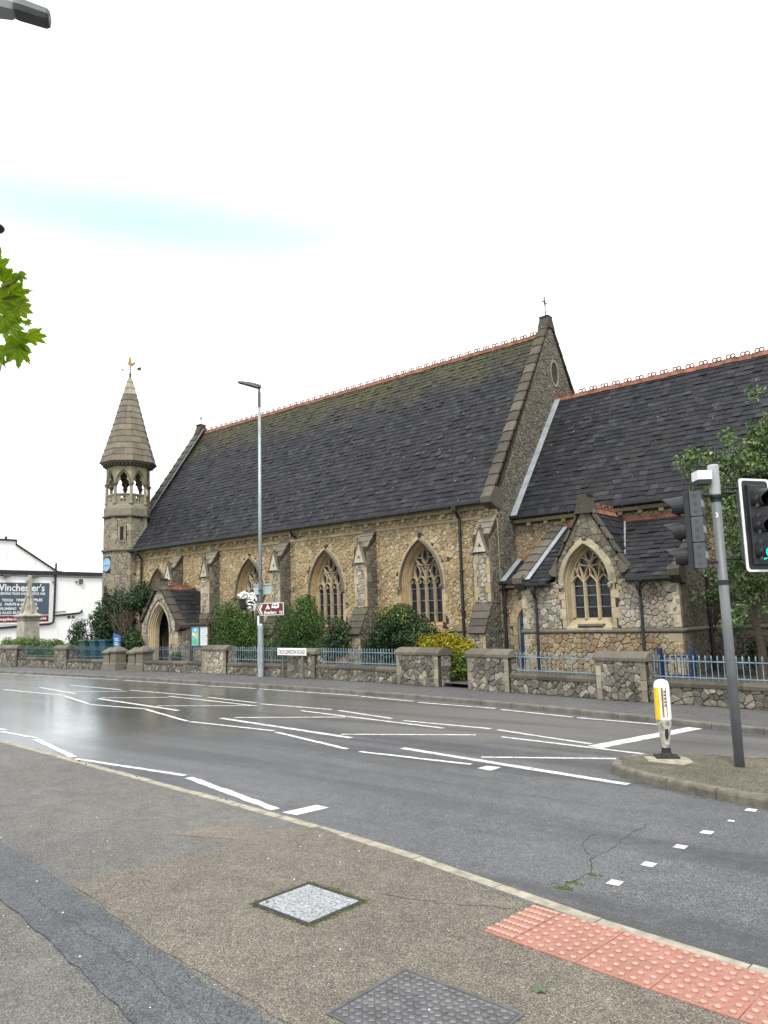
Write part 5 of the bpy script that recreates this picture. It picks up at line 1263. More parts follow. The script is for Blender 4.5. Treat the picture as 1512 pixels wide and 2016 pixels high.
# open belfry
ZB = 8.318; ZP = 8.823; ZS = 9.407; ZT = 10.379; AB = AP_-.07
corn = octa(AB, 0); hb = AB*math.tan(math.pi/8)
for k in range(8):
    c = corn[k]; m = MB(); o = (c-Vector((TX, TY, 0))).normalized()
    m.lathe((c.x-o.x*.04, c.y-o.y*.04, 0), [(.12, ZB), (.12, ZB+.1), (.085, ZB+.14), (.085, ZS-.12)], 10, tint(TPAL, rq)); m.build('column', 'dressed_stone', turret)
    m = MB(); m.lathe((c.x-o.x*.04, c.y-o.y*.04, 0), [(.085, ZS-.13), (.10, ZS-.10), (.10, ZS-.07), (.115, ZS-.05), (.15, ZS+.02), (.15, ZS+.06), (.12, ZS+.07)], 10, tint(GREYST, rq)); m.build('capital', 'dressed_stone', turret)
for k in range(8):
    F = oface(k, AB); m = MB(); c = tint([(0.27, 0.25, 0.18)], rq)
    # panel below with pierced quatrefoil
    qs = [[(sx*.085+.060*math.cos(t)*1.0, ZB+.30+sy*.085+.060*math.sin(t)) for t in [2*math.pi*i/8 for i in range(8)]] for sx in (-1, 1) for sy in (-1, 1)]
    op = [(-hb+.05, ZB), (hb-.05, ZB), (hb-.05, ZP), (-hb+.05, ZP)]
    m.sheet(F, op, qs, n=-.03, c=c); m.sheet(Frame(F.O, -F.U, F.V, -F.N), [(-u, v) for u, v in op], [[(-u, v) for u, v in q] for q in qs], n=.12, c=c)
    for q in qs: m.loft([[F.p(u, v, -.03) for u, v in q], [F.p(u, v, -.12) for u, v in q]], c, closed=True)
    m.fbox(F, -hb+.05, hb-.05, ZP, ZP+.07, -.15, .01, c); m.build('parapet_panel', 'dressed_stone', turret)
    # trefoiled arch head
    a, s, r = hb-.10, ZS+.02, .70; m = MB(); c = tint([(0.33, 0.295, 0.19), (0.29, 0.265, 0.18)], rq)
    ol = arch(0, a, s, r, 0, None, 8)
    cus = []
    for u, v in arch(0, a, s, r, .05, None, 10):
        tt = (v-s)/r; k_ = 1-.42*math.exp(-((tt-.36)/.10)**2); cus.append((u*k_, v))
    outer = [(-hb-.02, s), (-hb-.02, ZT), (hb+.02, ZT), (hb+.02, s)]
    op = outer + [(a, s)] + ol[::-1][1:-1] + [(-a, s)]
    for nn, FF, sg in ((.0, F, 1), (-.02+.20, Frame(F.O, -F.U, F.V, -F.N), -1)):
        m.sheet(FF, [(u*sg, v) for u, v in op], n=nn, c=c)
    m.loft([[F.p(u, v, 0) for u, v in ol], [F.p(u, v, -.07) for u, v in arch(0, a, s, r, .03, None, 8)]], c)
    ol2 = arch(0, a, s, r, 0, None, 10); m.loft([[F.p(u, v, -.06) for u, v in ol2], [F.p(u, v, -.06) for u, v in cus], [F.p(u, v, -.16) for u, v in cus]], c)
    m.build('belfry_arch', 'dressed_stone', turret)
    m = MB(); m.sweep(F, arch(0, a+.05, s, r+.07, 0, None, 8), .05, -.01, .04, tint(GREYST, rq)); m.build('hood_mould', 'dressed_stone', turret)
ring_piece([(AP_-.25, ZB-.02), (AP_-.25, ZB+.02)], 'belfry_floor', GREYST)
ring_piece([(AB-.02, ZT), (AB+.05, ZT+.02), (AB+.06, ZT+.10), (AP_+.19, ZT+.14), (AP_+.24, ZT+.22), (AP_+.24, ZT+.28)], 'cornice', [(0.16, 0.15, 0.125)])
for k in range(8):
    F = oface(k, AP_+.05)
    for j in range(5): u = -.40+j*.2; block(F, u-.05, u+.05, ZT+.03, ZT+.14, -.06, .09, turret, [(0.13, 0.12, 0.10)], name='dentil', cham=.01)
    c = octa(AP_+.22, ZT+.26)[k]; m = MB()
    for j in range(5): m.lathe(c+Vector((rq.uniform(-.05, .05), rq.uniform(-.05, .05), rq.uniform(-.05, .05))), [(0, -.05), (.045, -.02), (.045, .02), (0, .05)], 6, tint(GREYST, rq), caps=False)
    m.build('cornice_boss', 'dressed_stone', turret)
# spire in courses of stone, each course lapping the one below
Z0, Z1, NCO = ZT+.27, 15.705, 14
SPAL = [(0.185, 0.162, 0.12), (0.165, 0.146, 0.112), (0.20, 0.178, 0.135), (0.155, 0.138, 0.108), (0.175, 0.156, 0.126)]
def sp_r(t): return (AP_+.23)*(1-t)**0.94*(1-.06*math.sin(math.pi*t)) + .035
for j in range(NCO):
    t0, t1 = j/NCO, (j+1)/NCO; za, zb = Z0+(Z1-Z0)*t0, Z0+(Z1-Z0)*t1; ra, rb = sp_r(t0), sp_r(t1)
    A = octa(ra+.038, za-.02); B = octa(rb+.004, zb); Ai = octa(max(ra-.10, .01), za); Bi = octa(max(rb-.10, .005), zb)
    nb = 2 if j < 9 else 1
    for k in range(8):
        l = (k+1) % 8; off = (.5 if nb == 2 else 1.0) + (rq.uniform(-.1, .1) if nb == 2 else 0)
        cuts = [0, off, 1] if nb == 2 else [0, 1]
        for q in range(len(cuts)-1):
            f0, f1 = cuts[q]+.004, cuts[q+1]-.004; m = MB(); L = lambda P, Q, f: P.lerp(Q, f)
            vs = [L(A[k], A[l], f0), L(A[k], A[l], f1), L(B[k], B[l], f1), L(B[k], B[l], f0), L(Ai[k], Ai[l], f0), L(Ai[k], Ai[l], f1), L(Bi[k], Bi[l], f1), L(Bi[k], Bi[l], f0)]
            m.add(vs, [(0, 1, 2, 3), (0, 4, 5, 1), (1, 5, 6, 2), (2, 6, 7, 3), (3, 7, 4, 0)], tint(SPAL if j < 11 else [(0.33, 0.30, 0.22)], rq)); m.build('spire_stone', 'dressed_stone', turret)
# weather vane
c = Vector((TX, TY, Z1)); m = MB(); m.lathe(c, [(.09, -.15), (.06, 0), (.05, .05), (.075, .10), (.03, .17), (.022, .3), (.018, 1.0)], 8); vane = m.build('weather_vane', 'black_iron', turret)
for d in ((1, 0), (-1, 0), (0, 1), (0, -1)):
    m = MB(); e = Vector((d[0]*.45, d[1]*.45, .22)); m.tube([c+Vector((0, 0, .22)), c+e], .012, 5); m.lathe(c+e, [(0, -.05), (.05, 0), (0, .05)], 6, caps=False); m.build('compass_arm', 'pale_grey_cap', vane)
VD = Vector((math.cos(.62), math.sin(.62), 0)); F = Frame(c+Vector((0, 0, .30)), VD, (0, 0, 1), VD.cross(Vector((0, 0, 1))))
m = MB(); m.tube([F.p(-.45, .10), F.p(.6, .10)], .014, 5); m.prism(F, [(.38, .10), (.45, .18), (.66, .20), (.60, .10), (.66, .0), (.45, .02)], -.01, .01); m.prism(F, [(-.42, .05), (-.58, .10), (-.42, .15)], -.01, .01); m.build('arrow', 'black_iron', vane)
m = MB(); m.prism(F, [(-0.016, 0.22), (0.016, 0.288), (-0.062, 0.322), (-0.133, 0.398), (-0.133, 0.509), (-0.078, 0.594), (-0.07, 0.696), (-0.125, 0.713), (-0.078, 0.747), (-0.078, 0.824), (-0.039, 0.781), (-0.016, 0.824), (0.008, 0.764), (0.023, 0.645), (0.047, 0.526), (0.109, 0.458), (0.187, 0.475), (0.25, 0.543), (0.257, 0.441), (0.203, 0.356), (0.125, 0.314), (0.047, 0.288), (0.047, 0.22)], -.035, .035); m.build('cockerel', 'gold_leaf', vane)
# ================================================================== gather stones and slates: the largest in view as pieces, the rest as one part
def gather(items, name, mat, top_parent, stuff_name, limit=300):
    def score(s):
        d = s[3]-CAM; return s[4]*max(0.0, -d.normalized().dot(s[5]))/d.length_squared
    order = sorted(range(len(items)), key=lambda i: -score(items[i])); big = set(order[:limit]); rest = MB(); n = 0
    for i, s in enumerate(items):
        if i in big and n < limit:
            m = MB(); m.add(s[0], s[1], s[2]); m.build(name, mat, s[6]); n += 1
        else: rest.add(s[0], s[1], s[2])
    if rest.v:
        rest.build(stuff_name, mat, top_parent, kind='stuff')
gather(STONES, 'rubble_stone', 'rubble_stone', church, 'rubble_facing'); STONES.clear()
gather(SLATES, 'slate', 'slate', church, 'slate_covering'); SLATES.clear()
# ================================================================== boundary walls, piers and railings
def seg_frame(x0, x1):
    a = Vector((x0, WALL_Y(x0), 0)); b = Vector((x1, WALL_Y(x1), 0)); U = (b-a).normalized(); N = Vector((U.y, -U.x, 0)); return Frame(a, U, (0, 0, 1), N), (b-a).length
TH = 0.36
def low_wall(x0, x1, owner, seed, tall=.34):
    F, L = seg_frame(x0, x1); m = MB(); m.fbox(F, 0, L, -.05, tall, -TH, 0); w = m.build('low_wall', 'mortar', owner)
    rubble(F, [(0, 0.0), (L, 0.0), (L, tall), (0, tall)], w, .26, .19, 'wall', seed=seed, hh=(.012, .04))
    n = max(1, round(L/.95)); l = L/n; rq = random.Random(seed)
    for k in range(n):
        m = MB(); prof = [(-TH-.04, tall), (.045, tall), (.045, tall+.07), (.01, tall+.10), (-.02, tall+.13), (-TH-.04, tall+.13)]; c = tint(COPE, rq)
        R0 = [F.p(k*l+.004, y, d) for d, y in prof]; R1 = [F.p((k+1)*l-.004, y, d) for d, y in prof]; m.loft([R1, R0], c, closed=True); m.add(R0, [(5, 4, 3, 2, 1, 0)], c); m.add(R1, [(0, 1, 2, 3, 4, 5)], c); m.build('coping_stone', 'dressed_stone', w)
def pier(x0, x1, owner, seed, h=.86, top=1.06, pal='wall', qpal=GREYST, faces=True, extra=.07):
    F, L = seg_frame(x0, x1); e = extra; m = MB(); m.fbox(F, 0, L, -.05, h, -TH-e, e); p = m.build('pier', 'mortar', owner); G = Frame(F.O+F.N*e, F.U, F.V, F.N); rq = random.Random(seed)
    rubble(G, [(.13, 0), (L-.13, 0), (L-.13, h), (.13, h)], p, .25, .2, pal, seed=seed, hh=(.012, .038))
    for u, sd in ((0, 1), (L, -1)): quoins(G, u, 0.0, h, p, sd, qpal, .22, .14, .25, .02, seed=seed+sd)
    R = Frame(F.p(L, 0, 0), -F.N, (0, 0, 1), F.U)      # east end
    rubble(R, [(-e+.12, 0), (TH+e, 0), (TH+e, h), (-e+.12, h)], p, .22, .2, pal, seed=seed+50)
    n = max(1, round(L/.75)); l = L/n
    for k in range(n):
        m = MB(); c = tint([(0.135, 0.124, 0.10), (0.115, 0.106, 0.086), (0.155, 0.142, 0.112)], rq); hw = TH/2+e+.05; mid = -TH/2
        prof = [(mid+hw, h), (mid+hw, h+.07), (mid+hw-.03, h+.09), (mid+hw*.62, h+.16), (mid+.06, top), (mid-.06, top), (mid-hw*.62, h+.16), (mid-hw, h+.07), (mid-hw, h)]
        u0 = k*l+.003-(.04 if k == 0 else 0); u1 = (k+1)*l-.003+(.04 if k == n-1 else 0)
        R0 = [F.p(u0, y, d) for d, y in prof]; R1 = [F.p(u1, y, d) for d, y in prof]; q = len(prof); m.loft([R0, R1], c, closed=True); m.add(R0, [tuple(range(q))], c); m.add(R1, [tuple(range(q-1, -1, -1))], c); m.build('cap_stone', 'dressed_stone', p)
def gate_pier(x0, x1, owner, seed):
    """two stout posts with worn gabled caps side by side"""
    F, L = seg_frame(x0, x1); rq = random.Random(seed)
    for k in range(2):
        a, b = L*k/2+.03, L*(k+1)/2-.03; hk = .72+.05*k; m = MB(); c = tint([(0.16, 0.148, 0.115)], rq); mu, mv = (a+b)/2, -TH/2; hw = (b-a)/2
        vs = []
        for s_, z in ((1.12, 0), (1.05, .25), (.94, .32), (.92, hk-.08), (1.05, hk-.05), (1.18, hk), (1.15, hk+.06), (.55, hk+.18), (.18, hk+.25)):
            vs.append([F.p(mu+sx*hw*s_, z, mv+sy*.27*s_) for sx, sy in ((-1, -1), (1, -1), (1, 1), (-1, 1))])
        m.loft(vs, c, closed=True); m.add(vs[-1], [(0, 1, 2, 3)], c); m.build('gate_post', 'dressed_stone', owner)
def bar_mesh(z0, z1, mat):
    m = MB(); m.tube([(0, 0, z0), (0, 0, z1-.05)], .0085, 5); m.lathe((0, 0, z1-.05), [(.0085, -.045), (.02, -.03), (.0085, -.015), (.019, .0), (.013, .028), (0, .06)], 6, caps=False); me = m.mesh('bar'); me.materials.append(MATS[mat]); return me
BARS = {k: bar_mesh(0.47, 1.0, k) for k in ('blue_rail_paint', 'dark_rail_paint')}
def railing(x0, x1, label, mat, group=None, gap=.125):
    F, L = seg_frame(x0, x1); mid = -TH/2; t = thing('railing', label, 'railing', F.p(L/2, .47, mid), group)
    for z in (.545, .875):
        m = MB(); m.fbox(F, 0, L, z-.011, z+.011, mid-.018, mid+.018); m.build('rail', mat, t)
    n = int(L/gap)
    for k in range(n): link('bar', BARS[mat], F.p(L*(k+.5)/n, 0, mid), t)
wl_ = thing('boundary_wall', 'low stone boundary wall with piers in front of the hedge, west of the dark gateway', 'wall', (-35, WALL_Y(-35), 0))
pier(-40.6, -38.65, wl_, 601); low_wall(-38.65, -35.05, wl_, 602); pier(-35.05, -34.0, wl_, 603); low_wall(-34.0, -31.15, wl_, 604, .30); gate_pier(-31.15, -30.15, wl_, 605); low_wall(-44, -40.6, wl_, 606)
wm_ = thing('boundary_wall', 'long stone boundary wall between the dark gateway and the path beside the golden conifer', 'wall', (-21, WALL_Y(-21), 0))
gate_pier(-29.35, -28.25, wm_, 611); low_wall(-28.25, -24.45, wm_, 612, .30); pier(-24.45, -23.0, wm_, 613, pal='pale', qpal=PIERQ); low_wall(-23.0, -19.5, wm_, 614, .30); pier(-19.5, -18.05, wm_, 615, h=.80, top=.98); low_wall(-18.05, -14.28, wm_, 616); pier(-14.28, -12.56, wm_, 617, qpal=PIERQ)
wr_ = thing('boundary_wall', 'stone boundary wall with two capped piers standing in front of the chapel', 'wall', (-6, WALL_Y(-6), 0))
pier(-11.44, -10.05, wr_, 621, qpal=PIERQ); low_wall(-10.05, -7.54, wr_, 622, .36); pier(-7.54, -6.33, wr_, 623, qpal=PIERQ); low_wall(-6.33, 2.5, wr_, 624, .36)
def gather_wall():
    global STONES
    def score(s):
        d = s[3]-CAM; return s[4]*max(0.0, -d.normalized().dot(s[5]))/d.length_squared
    par = {}
    def root(o):
        while o.parent is not None: o = o.parent
        return o
    for s in STONES: par.setdefault(root(s[6]).name, []).append(s)
    for k, L in par.items(): gather(L, 'rubble_stone', 'rubble_stone', bpy.data.objects[k], 'rubble_facing', 300)
    STONES.clear()
gather_wall()
railing(-38.65, -35.05, 'blue iron railing panel in front of the clipped hedge, farthest from the gateway', 'dark_rail_paint')
railing(-34.0, -31.15, 'blue iron railing panel in front of the wheeled bins', 'dark_rail_paint')
railing(-28.25, -24.45, 'dark iron railing panel in front of the porch doorway', 'dark_rail_paint')
railing(-23.0, -19.5, 'pale blue iron railing panel behind the street lamp', 'blue_rail_paint')
railing(-18.05, -14.28, 'pale blue iron railing panel between the street name sign and the golden conifer pier', 'blue_rail_paint', gap=.12)
railing(-10.05, -7.54, 'pale blue iron railing panel between two piers below the chapel window', 'blue_rail_paint', gap=.125)
railing(-6.33, 2.5, 'long pale blue iron railing behind the traffic light pole', 'blue_rail_paint', gap=.125)
# bow topped gate inside the churchyard
t = thing('bow_top_gate', 'navy metal gate with bow topped bars behind the long pale blue railing', 'gate', (-6.6, 18.6, .2)); F = south(18.6)
for u in (-6.98, -6.20):
    m = MB(); m.fbox(F, u, u+.10, .1, 1.02, -.05, .05); m.build('gate_post', 'navy_paint', t)
for z in (.35, .80):
    m = MB(); m.fbox(F, -6.88, -6.20, z, z+.04, -.015, .015); m.build('rail', 'navy_paint', t)
for k in range(4):
    u = -6.85+k*.16; m = MB(); m.tube([F.p(u, .25, 0), F.p(u, .86, 0)]+[F.p(u+.045-.045*math.cos(a), .86+.06*math.sin(a), 0) for a in (.6, 1.2, 1.57, 2.0, 2.6)]+[F.p(u+.09, .86, 0), F.p(u+.09, .25, 0)], .010, 5); m.build('bow_bar', 'navy_paint', t)
# ================================================================== white building with the trade sign
XB = -60.0
bd = thing('white_building', 'white rendered shop building with black gutters and a painted trade sign', 'building', (XB-6, 30, -.2))
FB = east(XB)   # u = Y, v = Z, facing east
m = MB(); m.prism(FB, [(8, -.2), (40, -.2), (40, 6.1), (8, 6.1)], -12, 0); bwall = m.build('wall', 'white_stucco', bd)
m = MB(); m.prism(FB, [(12, 6.1), (29.9, 6.1), (29.9, 6.34), (26.5, 8.40), (26.5, 8.72), (12, 8.72)], -12, -.35); m.build('upper_wall', 'white_stucco', bd)
m = MB(); m.sweep(FB, [(30.4, 6.30), (29.9, 6.36), (26.5, 8.42), (26.5, 8.74), (12, 8.74)], .16, -.45, -.20); m.build('roof_edge', 'black_iron', bd)
m = MB(); m.fbox(FB, 8, 40.2, 6.03, 6.33, -.05, .22); m.build('gutter', 'black_iron', bd)
m = MB(); m.tube([FB.p(29.55, 7.0, .12), FB.p(29.5, 2.45, .12), FB.p(29.45, 2.22, .12), FB.p(29.2, 2.12, .12), FB.p(22, 1.72, .12)], .085, 8); m.build('downpipe', 'black_iron', bd)
m = MB(); m.tube([FB.p(29.5, 2.75, .10), FB.p(31.6, 2.92, .10), FB.p(31.85, 3.02, .10), FB.p(31.9, 3.18, .10)], .075, 8); m.build('overflow_pipe', 'black_iron', bd)
m = MB(); m.tube([FB.p(29.5, 3.02, .06), FB.p(30.5, 3.10, .06)], .03, 6); m.build('thin_pipe', 'black_iron', bd)
m = MB(); m.tube([FB.p(y, 5.92-.012*abs(y-26)**.5, .06) for y in range(12, 40, 3)], .018, 5); m.build('cable', 'signal_grey', bd)
for y in (25.7, 27.9):
    m = MB(); m.tube([FB.p(y-.4, 5.95, 0), FB.p(y-.25, 5.92, .25)], .03, 6); m.fbox(FB, y-.3, y+.12, 5.76, 5.92, .15, .45); m.build('floodlight', 'signal_grey', bd)
m = MB(); m.fbox(FB, 31.6, 31.85, 5.35, 5.75, 0, .2); m.build('wall_light', 'signal_grey', bd)
for a, b in ((30.7, 30.95), (31.05, 31.3)):
    m = MB(); m.fbox(FB, a, b, 2.5, 2.72, -.02, .03); m.build('air_brick', 'signal_grey', bd)
for y0, y1, z0, z1 in ((29.3, 29.42, 5.45, 5.5), (31.25, 31.45, 5.5, 5.55)):
    m = MB(); m.fbox(FB, y0, y1, z0, z1, 0, .15); m.build('bracket', 'black_iron', bd)
for y in (25.6,):
    m = MB(); m.fbox(FB, y, y+.15, 8.78, 9.0, -.4, -.25); m.build('vent_stub', 'black_iron', bd)
m = MB(); m.fbox(FB, 21.6, 29.2, 2.15, 5.45, .02, .05); sg = m.build('sign_board', 'white_paint', bd)
m = MB(); m.fbox(FB, 21.7, 29.09, 2.86, 5.37, .05, .062); m.build('sign_panel', 'sign_slate_blue', sg)
m = MB(); m.fbox(FB, 21.7, 29.09, 2.30, 2.80, .05, .062); m.build('sign_band', 'sign_red', sg)
def st(txt, u, z, size, width=None, bold=.0): text_part(txt, FB, u, z, .066, size, 'white_paint', sg, bold=bold, width=width, thick=.006)
st("Winchester's", 24.80, 4.72, .78, 3.92, .016); st('SERVING TRADE AND DIY SINCE 1968', 25.25, 4.43, .26, 3.48, .006)
st('TOOLS   TIMBER   SUPPLIES', 25.40, 3.92, .28, 3.15, .008); st('FIXING   PAINTS & ADHESIVES', 24.55, 3.60, .28, 3.55, .008); st('PLUMBING   WORKWEAR', 25.30, 3.26, .28, 2.95, .008)
st('YOU CAN ALSO BUY ONLINE', 24.05, 2.95, .27, 3.9, .006); st('buildingsupplies.co.uk', 24.3, 2.46, .30, 2.75, .008); st('425544', 28.05, 2.46, .28, .85, .006)

# ================================================================== memorial cross, hedge, bins behind the wall
mc = (-47.0, 21.55); t = thing('memorial_cross', 'tall stone memorial cross on a square pedestal behind the hedge', 'memorial', (mc[0], mc[1], .2)); A = .0
def sq(levels, c, mat='memorial_stone', name='pedestal'):
    m = MB(); rings = [[Vector((mc[0]+sx*w, mc[1]+sy*w, z)) for sx, sy in ((-1, -1), (1, -1), (1, 1), (-1, 1))] for w, z in levels]; m.loft(rings, closed=True); m.add(rings[-1], [(0, 1, 2, 3)]); m.build(name, mat, t)
sq([(.62, .2), (.62, .6), (.52, .7), (.46, 2.3), (.50, 2.36), (.50, 2.44)], None)
sq([(.50, 2.44), (.60, 2.52), (.64, 2.60), (.60, 2.68), (.40, 2.74)], None, name='cornice')
sq([(.40, 2.74), (.34, 2.85), (.24, 3.2), (.17, 3.6), (.15, 3.75), (.19, 3.78), (.19, 3.83)], None, name='broach')
sq([(.13, 3.83), (.11, 4.0), (.085, 5.12)], None, name='shaft')
m = MB(); m.box((mc[0]-.09, mc[1]-.24, 4.66), (mc[0]+.09, mc[1]+.24, 4.82)); m.build('cross_arm', 'memorial_stone', t)
for k in range(4):
    a = k*math.pi/2; m = MB(); d = Vector((math.cos(a), math.sin(a), 0)); m.tube([Vector((mc[0], mc[1], 2.8))+d*.46, Vector((mc[0], mc[1], 3.1))+d*.42, Vector((mc[0], mc[1], 3.4))+d*.30, Vector((mc[0], mc[1], 3.72))+d*.2], .06, 6); m.build('carved_rib', 'memorial_stone', t)
def wheelie(x, y, z, lab, body, lid, rot=0):
    t = thing('wheeled_bin', lab, 'bin', (x, y, z)); m = MB(); R = [[Vector((x+sx*w, y+sy*d, z+zz)) for sx, sy in ((-1, -1), (1, -1), (1, 1), (-1, 1))] for w, d, zz in ((.22, .24, .06), (.28, .32, .95), (.30, .34, .96), (.30, .34, 1.0))]
    m.loft(R, closed=True); m.add(R[0], [(3, 2, 1, 0)]); m.build('bin_body', body, t)
    m = MB(); m.fbox(Frame((x, y, z), (1, 0, 0), (0, 1, 0), (0, 0, 1)), -.31, .31, -.37, .36, 1.0, 1.06, cham=.02); m.build('lid', lid, t)
    for s_ in (-1, 1): m = MB(); m.lathe((x+s_*.24, y+.25, z+.10), [(.10, -.03), (.10, .03)], 12, axis=(1, 0, 0)); m.build('wheel', 'rubber', t)
    m = MB(); m.tube([(x-.2, y+.40, z+.95), (x+.2, y+.40, z+.95)], .018, 6); m.build('handle', body, t)
wheelie(-35.6, 19.3, .17, 'dark green wheeled bin behind the railing, farthest from the turret', 'bin_green', 'bin_green'); wheelie(-34.8, 19.4, .17, 'dark green wheeled bin with blue body standing between two others', 'bin_teal', 'bin_green'); wheelie(-34.05, 19.5, .17, 'teal wheeled bin nearest the gateway post', 'bin_teal', 'bin_teal')

# ================================================================== street lamp across the road
LX, LY = -20.74, 17.72
t = thing('street_lamp', 'tall galvanised street lamp column standing on the far pavement by the church wall', 'street lamp', (LX, LY, 0))
m = MB(); m.lathe((LX, LY, 0), [(.105, 0), (.105, 1.72), (.10, 1.78), (.075, 1.84)], 14); m.build('base_column', 'galvanised_steel', t, smooth=False)
m = MB(); m.tube([(LX, LY, 1.8), (LX, LY, 9.75)], [.072, .050], 12); m.build('shaft', 'galvanised_steel', t, smooth=True)
m = MB(); m.lathe((LX, LY, 9.75), [(.056, 0), (.056, .55), (.045, .60), (.038, .78)], 12); m.build('spigot', 'signal_grey', t)
m = MB(); HD = Vector((-.80, -.60, 0)); SDv = Vector((.60, -.80, 0)); rings = []
for s_, w, zt, zb in ((-.06, .07, .10, .0), (.06, .13, .14, -.02), (.30, .16, .20, .07), (.62, .15, .25, .17), (.80, .11, .265, .225)):
    p = Vector((LX, LY, 10.50))+HD*s_; rings.append([p+SDv*w+Vector((0, 0, zb)), p+SDv*w*.9+Vector((0, 0, zt*.9+zb*.1)), p+SDv*w*.4+Vector((0, 0, zt)), p-SDv*w*.4+Vector((0, 0, zt)), p-SDv*w*.9+Vector((0, 0, zt*.9+zb*.1)), p-SDv*w+Vector((0, 0, zb))])
m.loft(rings, closed=True); m.add(rings[0], [tuple(range(6))]); m.add(rings[-1], [tuple(range(5, -1, -1))]); hd = m.build('lamp_head', 'signal_grey', t)
m = MB(); p0 = Vector((LX, LY, 10.50)); m.add([p0+HD*.16+SDv*.1+Vector((0, 0, .0)), p0+HD*.60+SDv*.1+Vector((0, 0, .155)), p0+HD*.60-SDv*.1+Vector((0, 0, .155)), p0+HD*.16-SDv*.1+Vector((0, 0, .0))], [(0, 1, 2, 3)]); m.build('lens', 'pale_grey_cap', hd)
F = Frame((LX, LY, 0), (1, 0, 0), (0, 0, 1), (0, -1, 0))
m = MB(); m.fbox(F, -.075, .015, 1.78, 2.12, .075, .085); m.build('label_plate', 'white_plastic', t)
m = MB(); m.fbox(F, -.05, .05, .35, 1.05, .088, .108); m.build('access_door', 'galvanised_steel', t)
# grey back of another sign
g_ = thing('traffic_sign', 'blank grey back of a sign clamped to the street lamp above the flower basket', 'traffic sign', (LX, LY, 2.9))
m = MB(); m.fbox(F, -.48, .46, 2.88, 3.24, -.115, -.105); m.build('sign_plate', 'sign_grey_back', g_)
for z in (2.88, 3.20):
    m = MB(); m.fbox(F, -.48, .46, z, z+.045, -.105, -.075); m.build('channel', 'sign_grey_back', g_)
m = MB(); m.lathe((LX, LY, 2.98), [(.078, 0), (.086, .0), (.086, .04), (.078, .04)], 12); m.build('clamp', 'black_iron', g_)
# brown tourist sign
b_ = thing('tourist_sign', 'brown arrow shaped tourist sign with tent and caravan symbols on the lamp', 'road sign', (LX, LY, 2.1)); F2 = Frame((LX+.66, LY-.08, 2.34), (1, .10, 0), (0, 0, 1), (.10, -1, 0))
def arrow(k): return [(-.66+k*1.15, 0), (-.50+k*.6, -.215+k), (.58-k, -.215+k), (.58-k, .215-k), (-.50+k*.6, .215-k)]
m = MB(); m.prism(F2, arrow(0), -.01, .01); sp_ = m.build('sign_plate', 'white_paint', b_)
m = MB(); m.prism(F2, arrow(.022), .01, .013); m.build('sign_face', 'brown_sign', b_)
m = MB(); m.prism(F2, [(-.57, 0), (-.455, .165), (-.385, .165), (-.49, 0), (-.385, -.165), (-.455, -.165)], .013, .016); m.build('chevron', 'white_paint', b_)
m = MB(); m.prism(F2, [(-.26, .0), (-.15, .175), (-.04, .0)], .013, .016); m.build('tent_symbol', 'white_paint', b_)
m = MB(); m.prism(F2, [(-.175, .012), (-.15, .06), (-.125, .012)], .016, .019); m.build('tent_door', 'brown_sign', b_)
m = MB(); m.prism(F2, [(.02, .03), (.06, .165), (.10, .185), (.36, .185), (.38, .165), (.38, .06), (.36, .035), (.28, .03), (.255, .01), (.215, .01), (.19, .03), (.02, .03)], .013, .016); m.build('caravan_symbol', 'white_paint', b_)
for a, b in ((.09, .17), (.21, .32)):
    m = MB(); m.prism(F2, [(a, .10), (b, .10), (b, .15), (a, .15)], .016, .019); m.build('caravan_window', 'brown_sign', b_)
text_part('Shearbarn', F2, -.33, -.165, .014, .155, 'white_paint', b_, bold=.004, width=.58); text_part('Hy', F2, .40, -.165, .014, .155, 'white_paint', b_, bold=.004, width=.13)
for z in (-.12, .12):
    m = MB(); m.tube([F2.p(-.64, z, -.03), F2.p(-.30, z, -.03)], .018, 6); m.build('bracket', 'galvanised_steel', b_)
# hanging basket
k_ = thing('flower_basket', 'black hanging planter full of white flowers on the street lamp', 'flower basket', (LX-.66, LY-.1, 2.3)); C0 = Vector((LX-.62, LY-.12, 2.36))
m = MB(); m.lathe(C0, [(.20, 0), (.25, .06), (.31, .34), (.335, .35), (.335, .38)], 16); m.build('planter', 'black_iron', k_, smooth=False)
m = MB(); m.tube([(LX, LY-.06, 2.62), C0+Vector((.3, 0, .24)), C0+Vector((0, 0, .30))], .018, 6); m.build('bracket', 'black_iron', k_)
rqn = np.random.default_rng(7)
def petals(name, cen, rad, n, s, mat, parent, bias=(0, 0, 1), colr=None, fl=False):
    d = rqn.normal(size=(n, 3)); d /= np.linalg.norm(d, axis=1)[:, None]; p = np.array(cen)[None]+d*np.array(rad)[None]*rqn.uniform(.75, 1.08, (n, 1)); V_ = []; Fc = []; Cc = []
    for i in range(n):
        nr = Vector(d[i]*.6+np.array(bias)*.5+rqn.normal(size=3)*.35).normalized(); a = nr.orthogonal().normalized(); b = nr.cross(a); r = s*rqn.uniform(.7, 1.25); k = len(V_)
        for j in range(10): tt = 2*math.pi*j/10; q = r*(1.0 if j % 2 == 0 else .62); V_.append(Vector(p[i])+a*(q*math.cos(tt))+b*(q*math.sin(tt))+nr*(.25*r if j % 2 == 0 else 0))
        V_.append(Vector(p[i])-nr*.1*r)
        for j in range(10): Fc.append((k+10, k+j, k+(j+1) % 10))
        Cc.append(None)
    mb = MB(); mb.add(V_, Fc, colr); return mb.build(name, mat, parent)
petals('blossom', C0+Vector((.02, 0, .48)), (.32, .30, .18), 150, .045, 'flower_white', k_); petals('blossom', C0+Vector((.38, -.05, .22)), (.19, .22, .30), 130, .043, 'flower_white', k_)

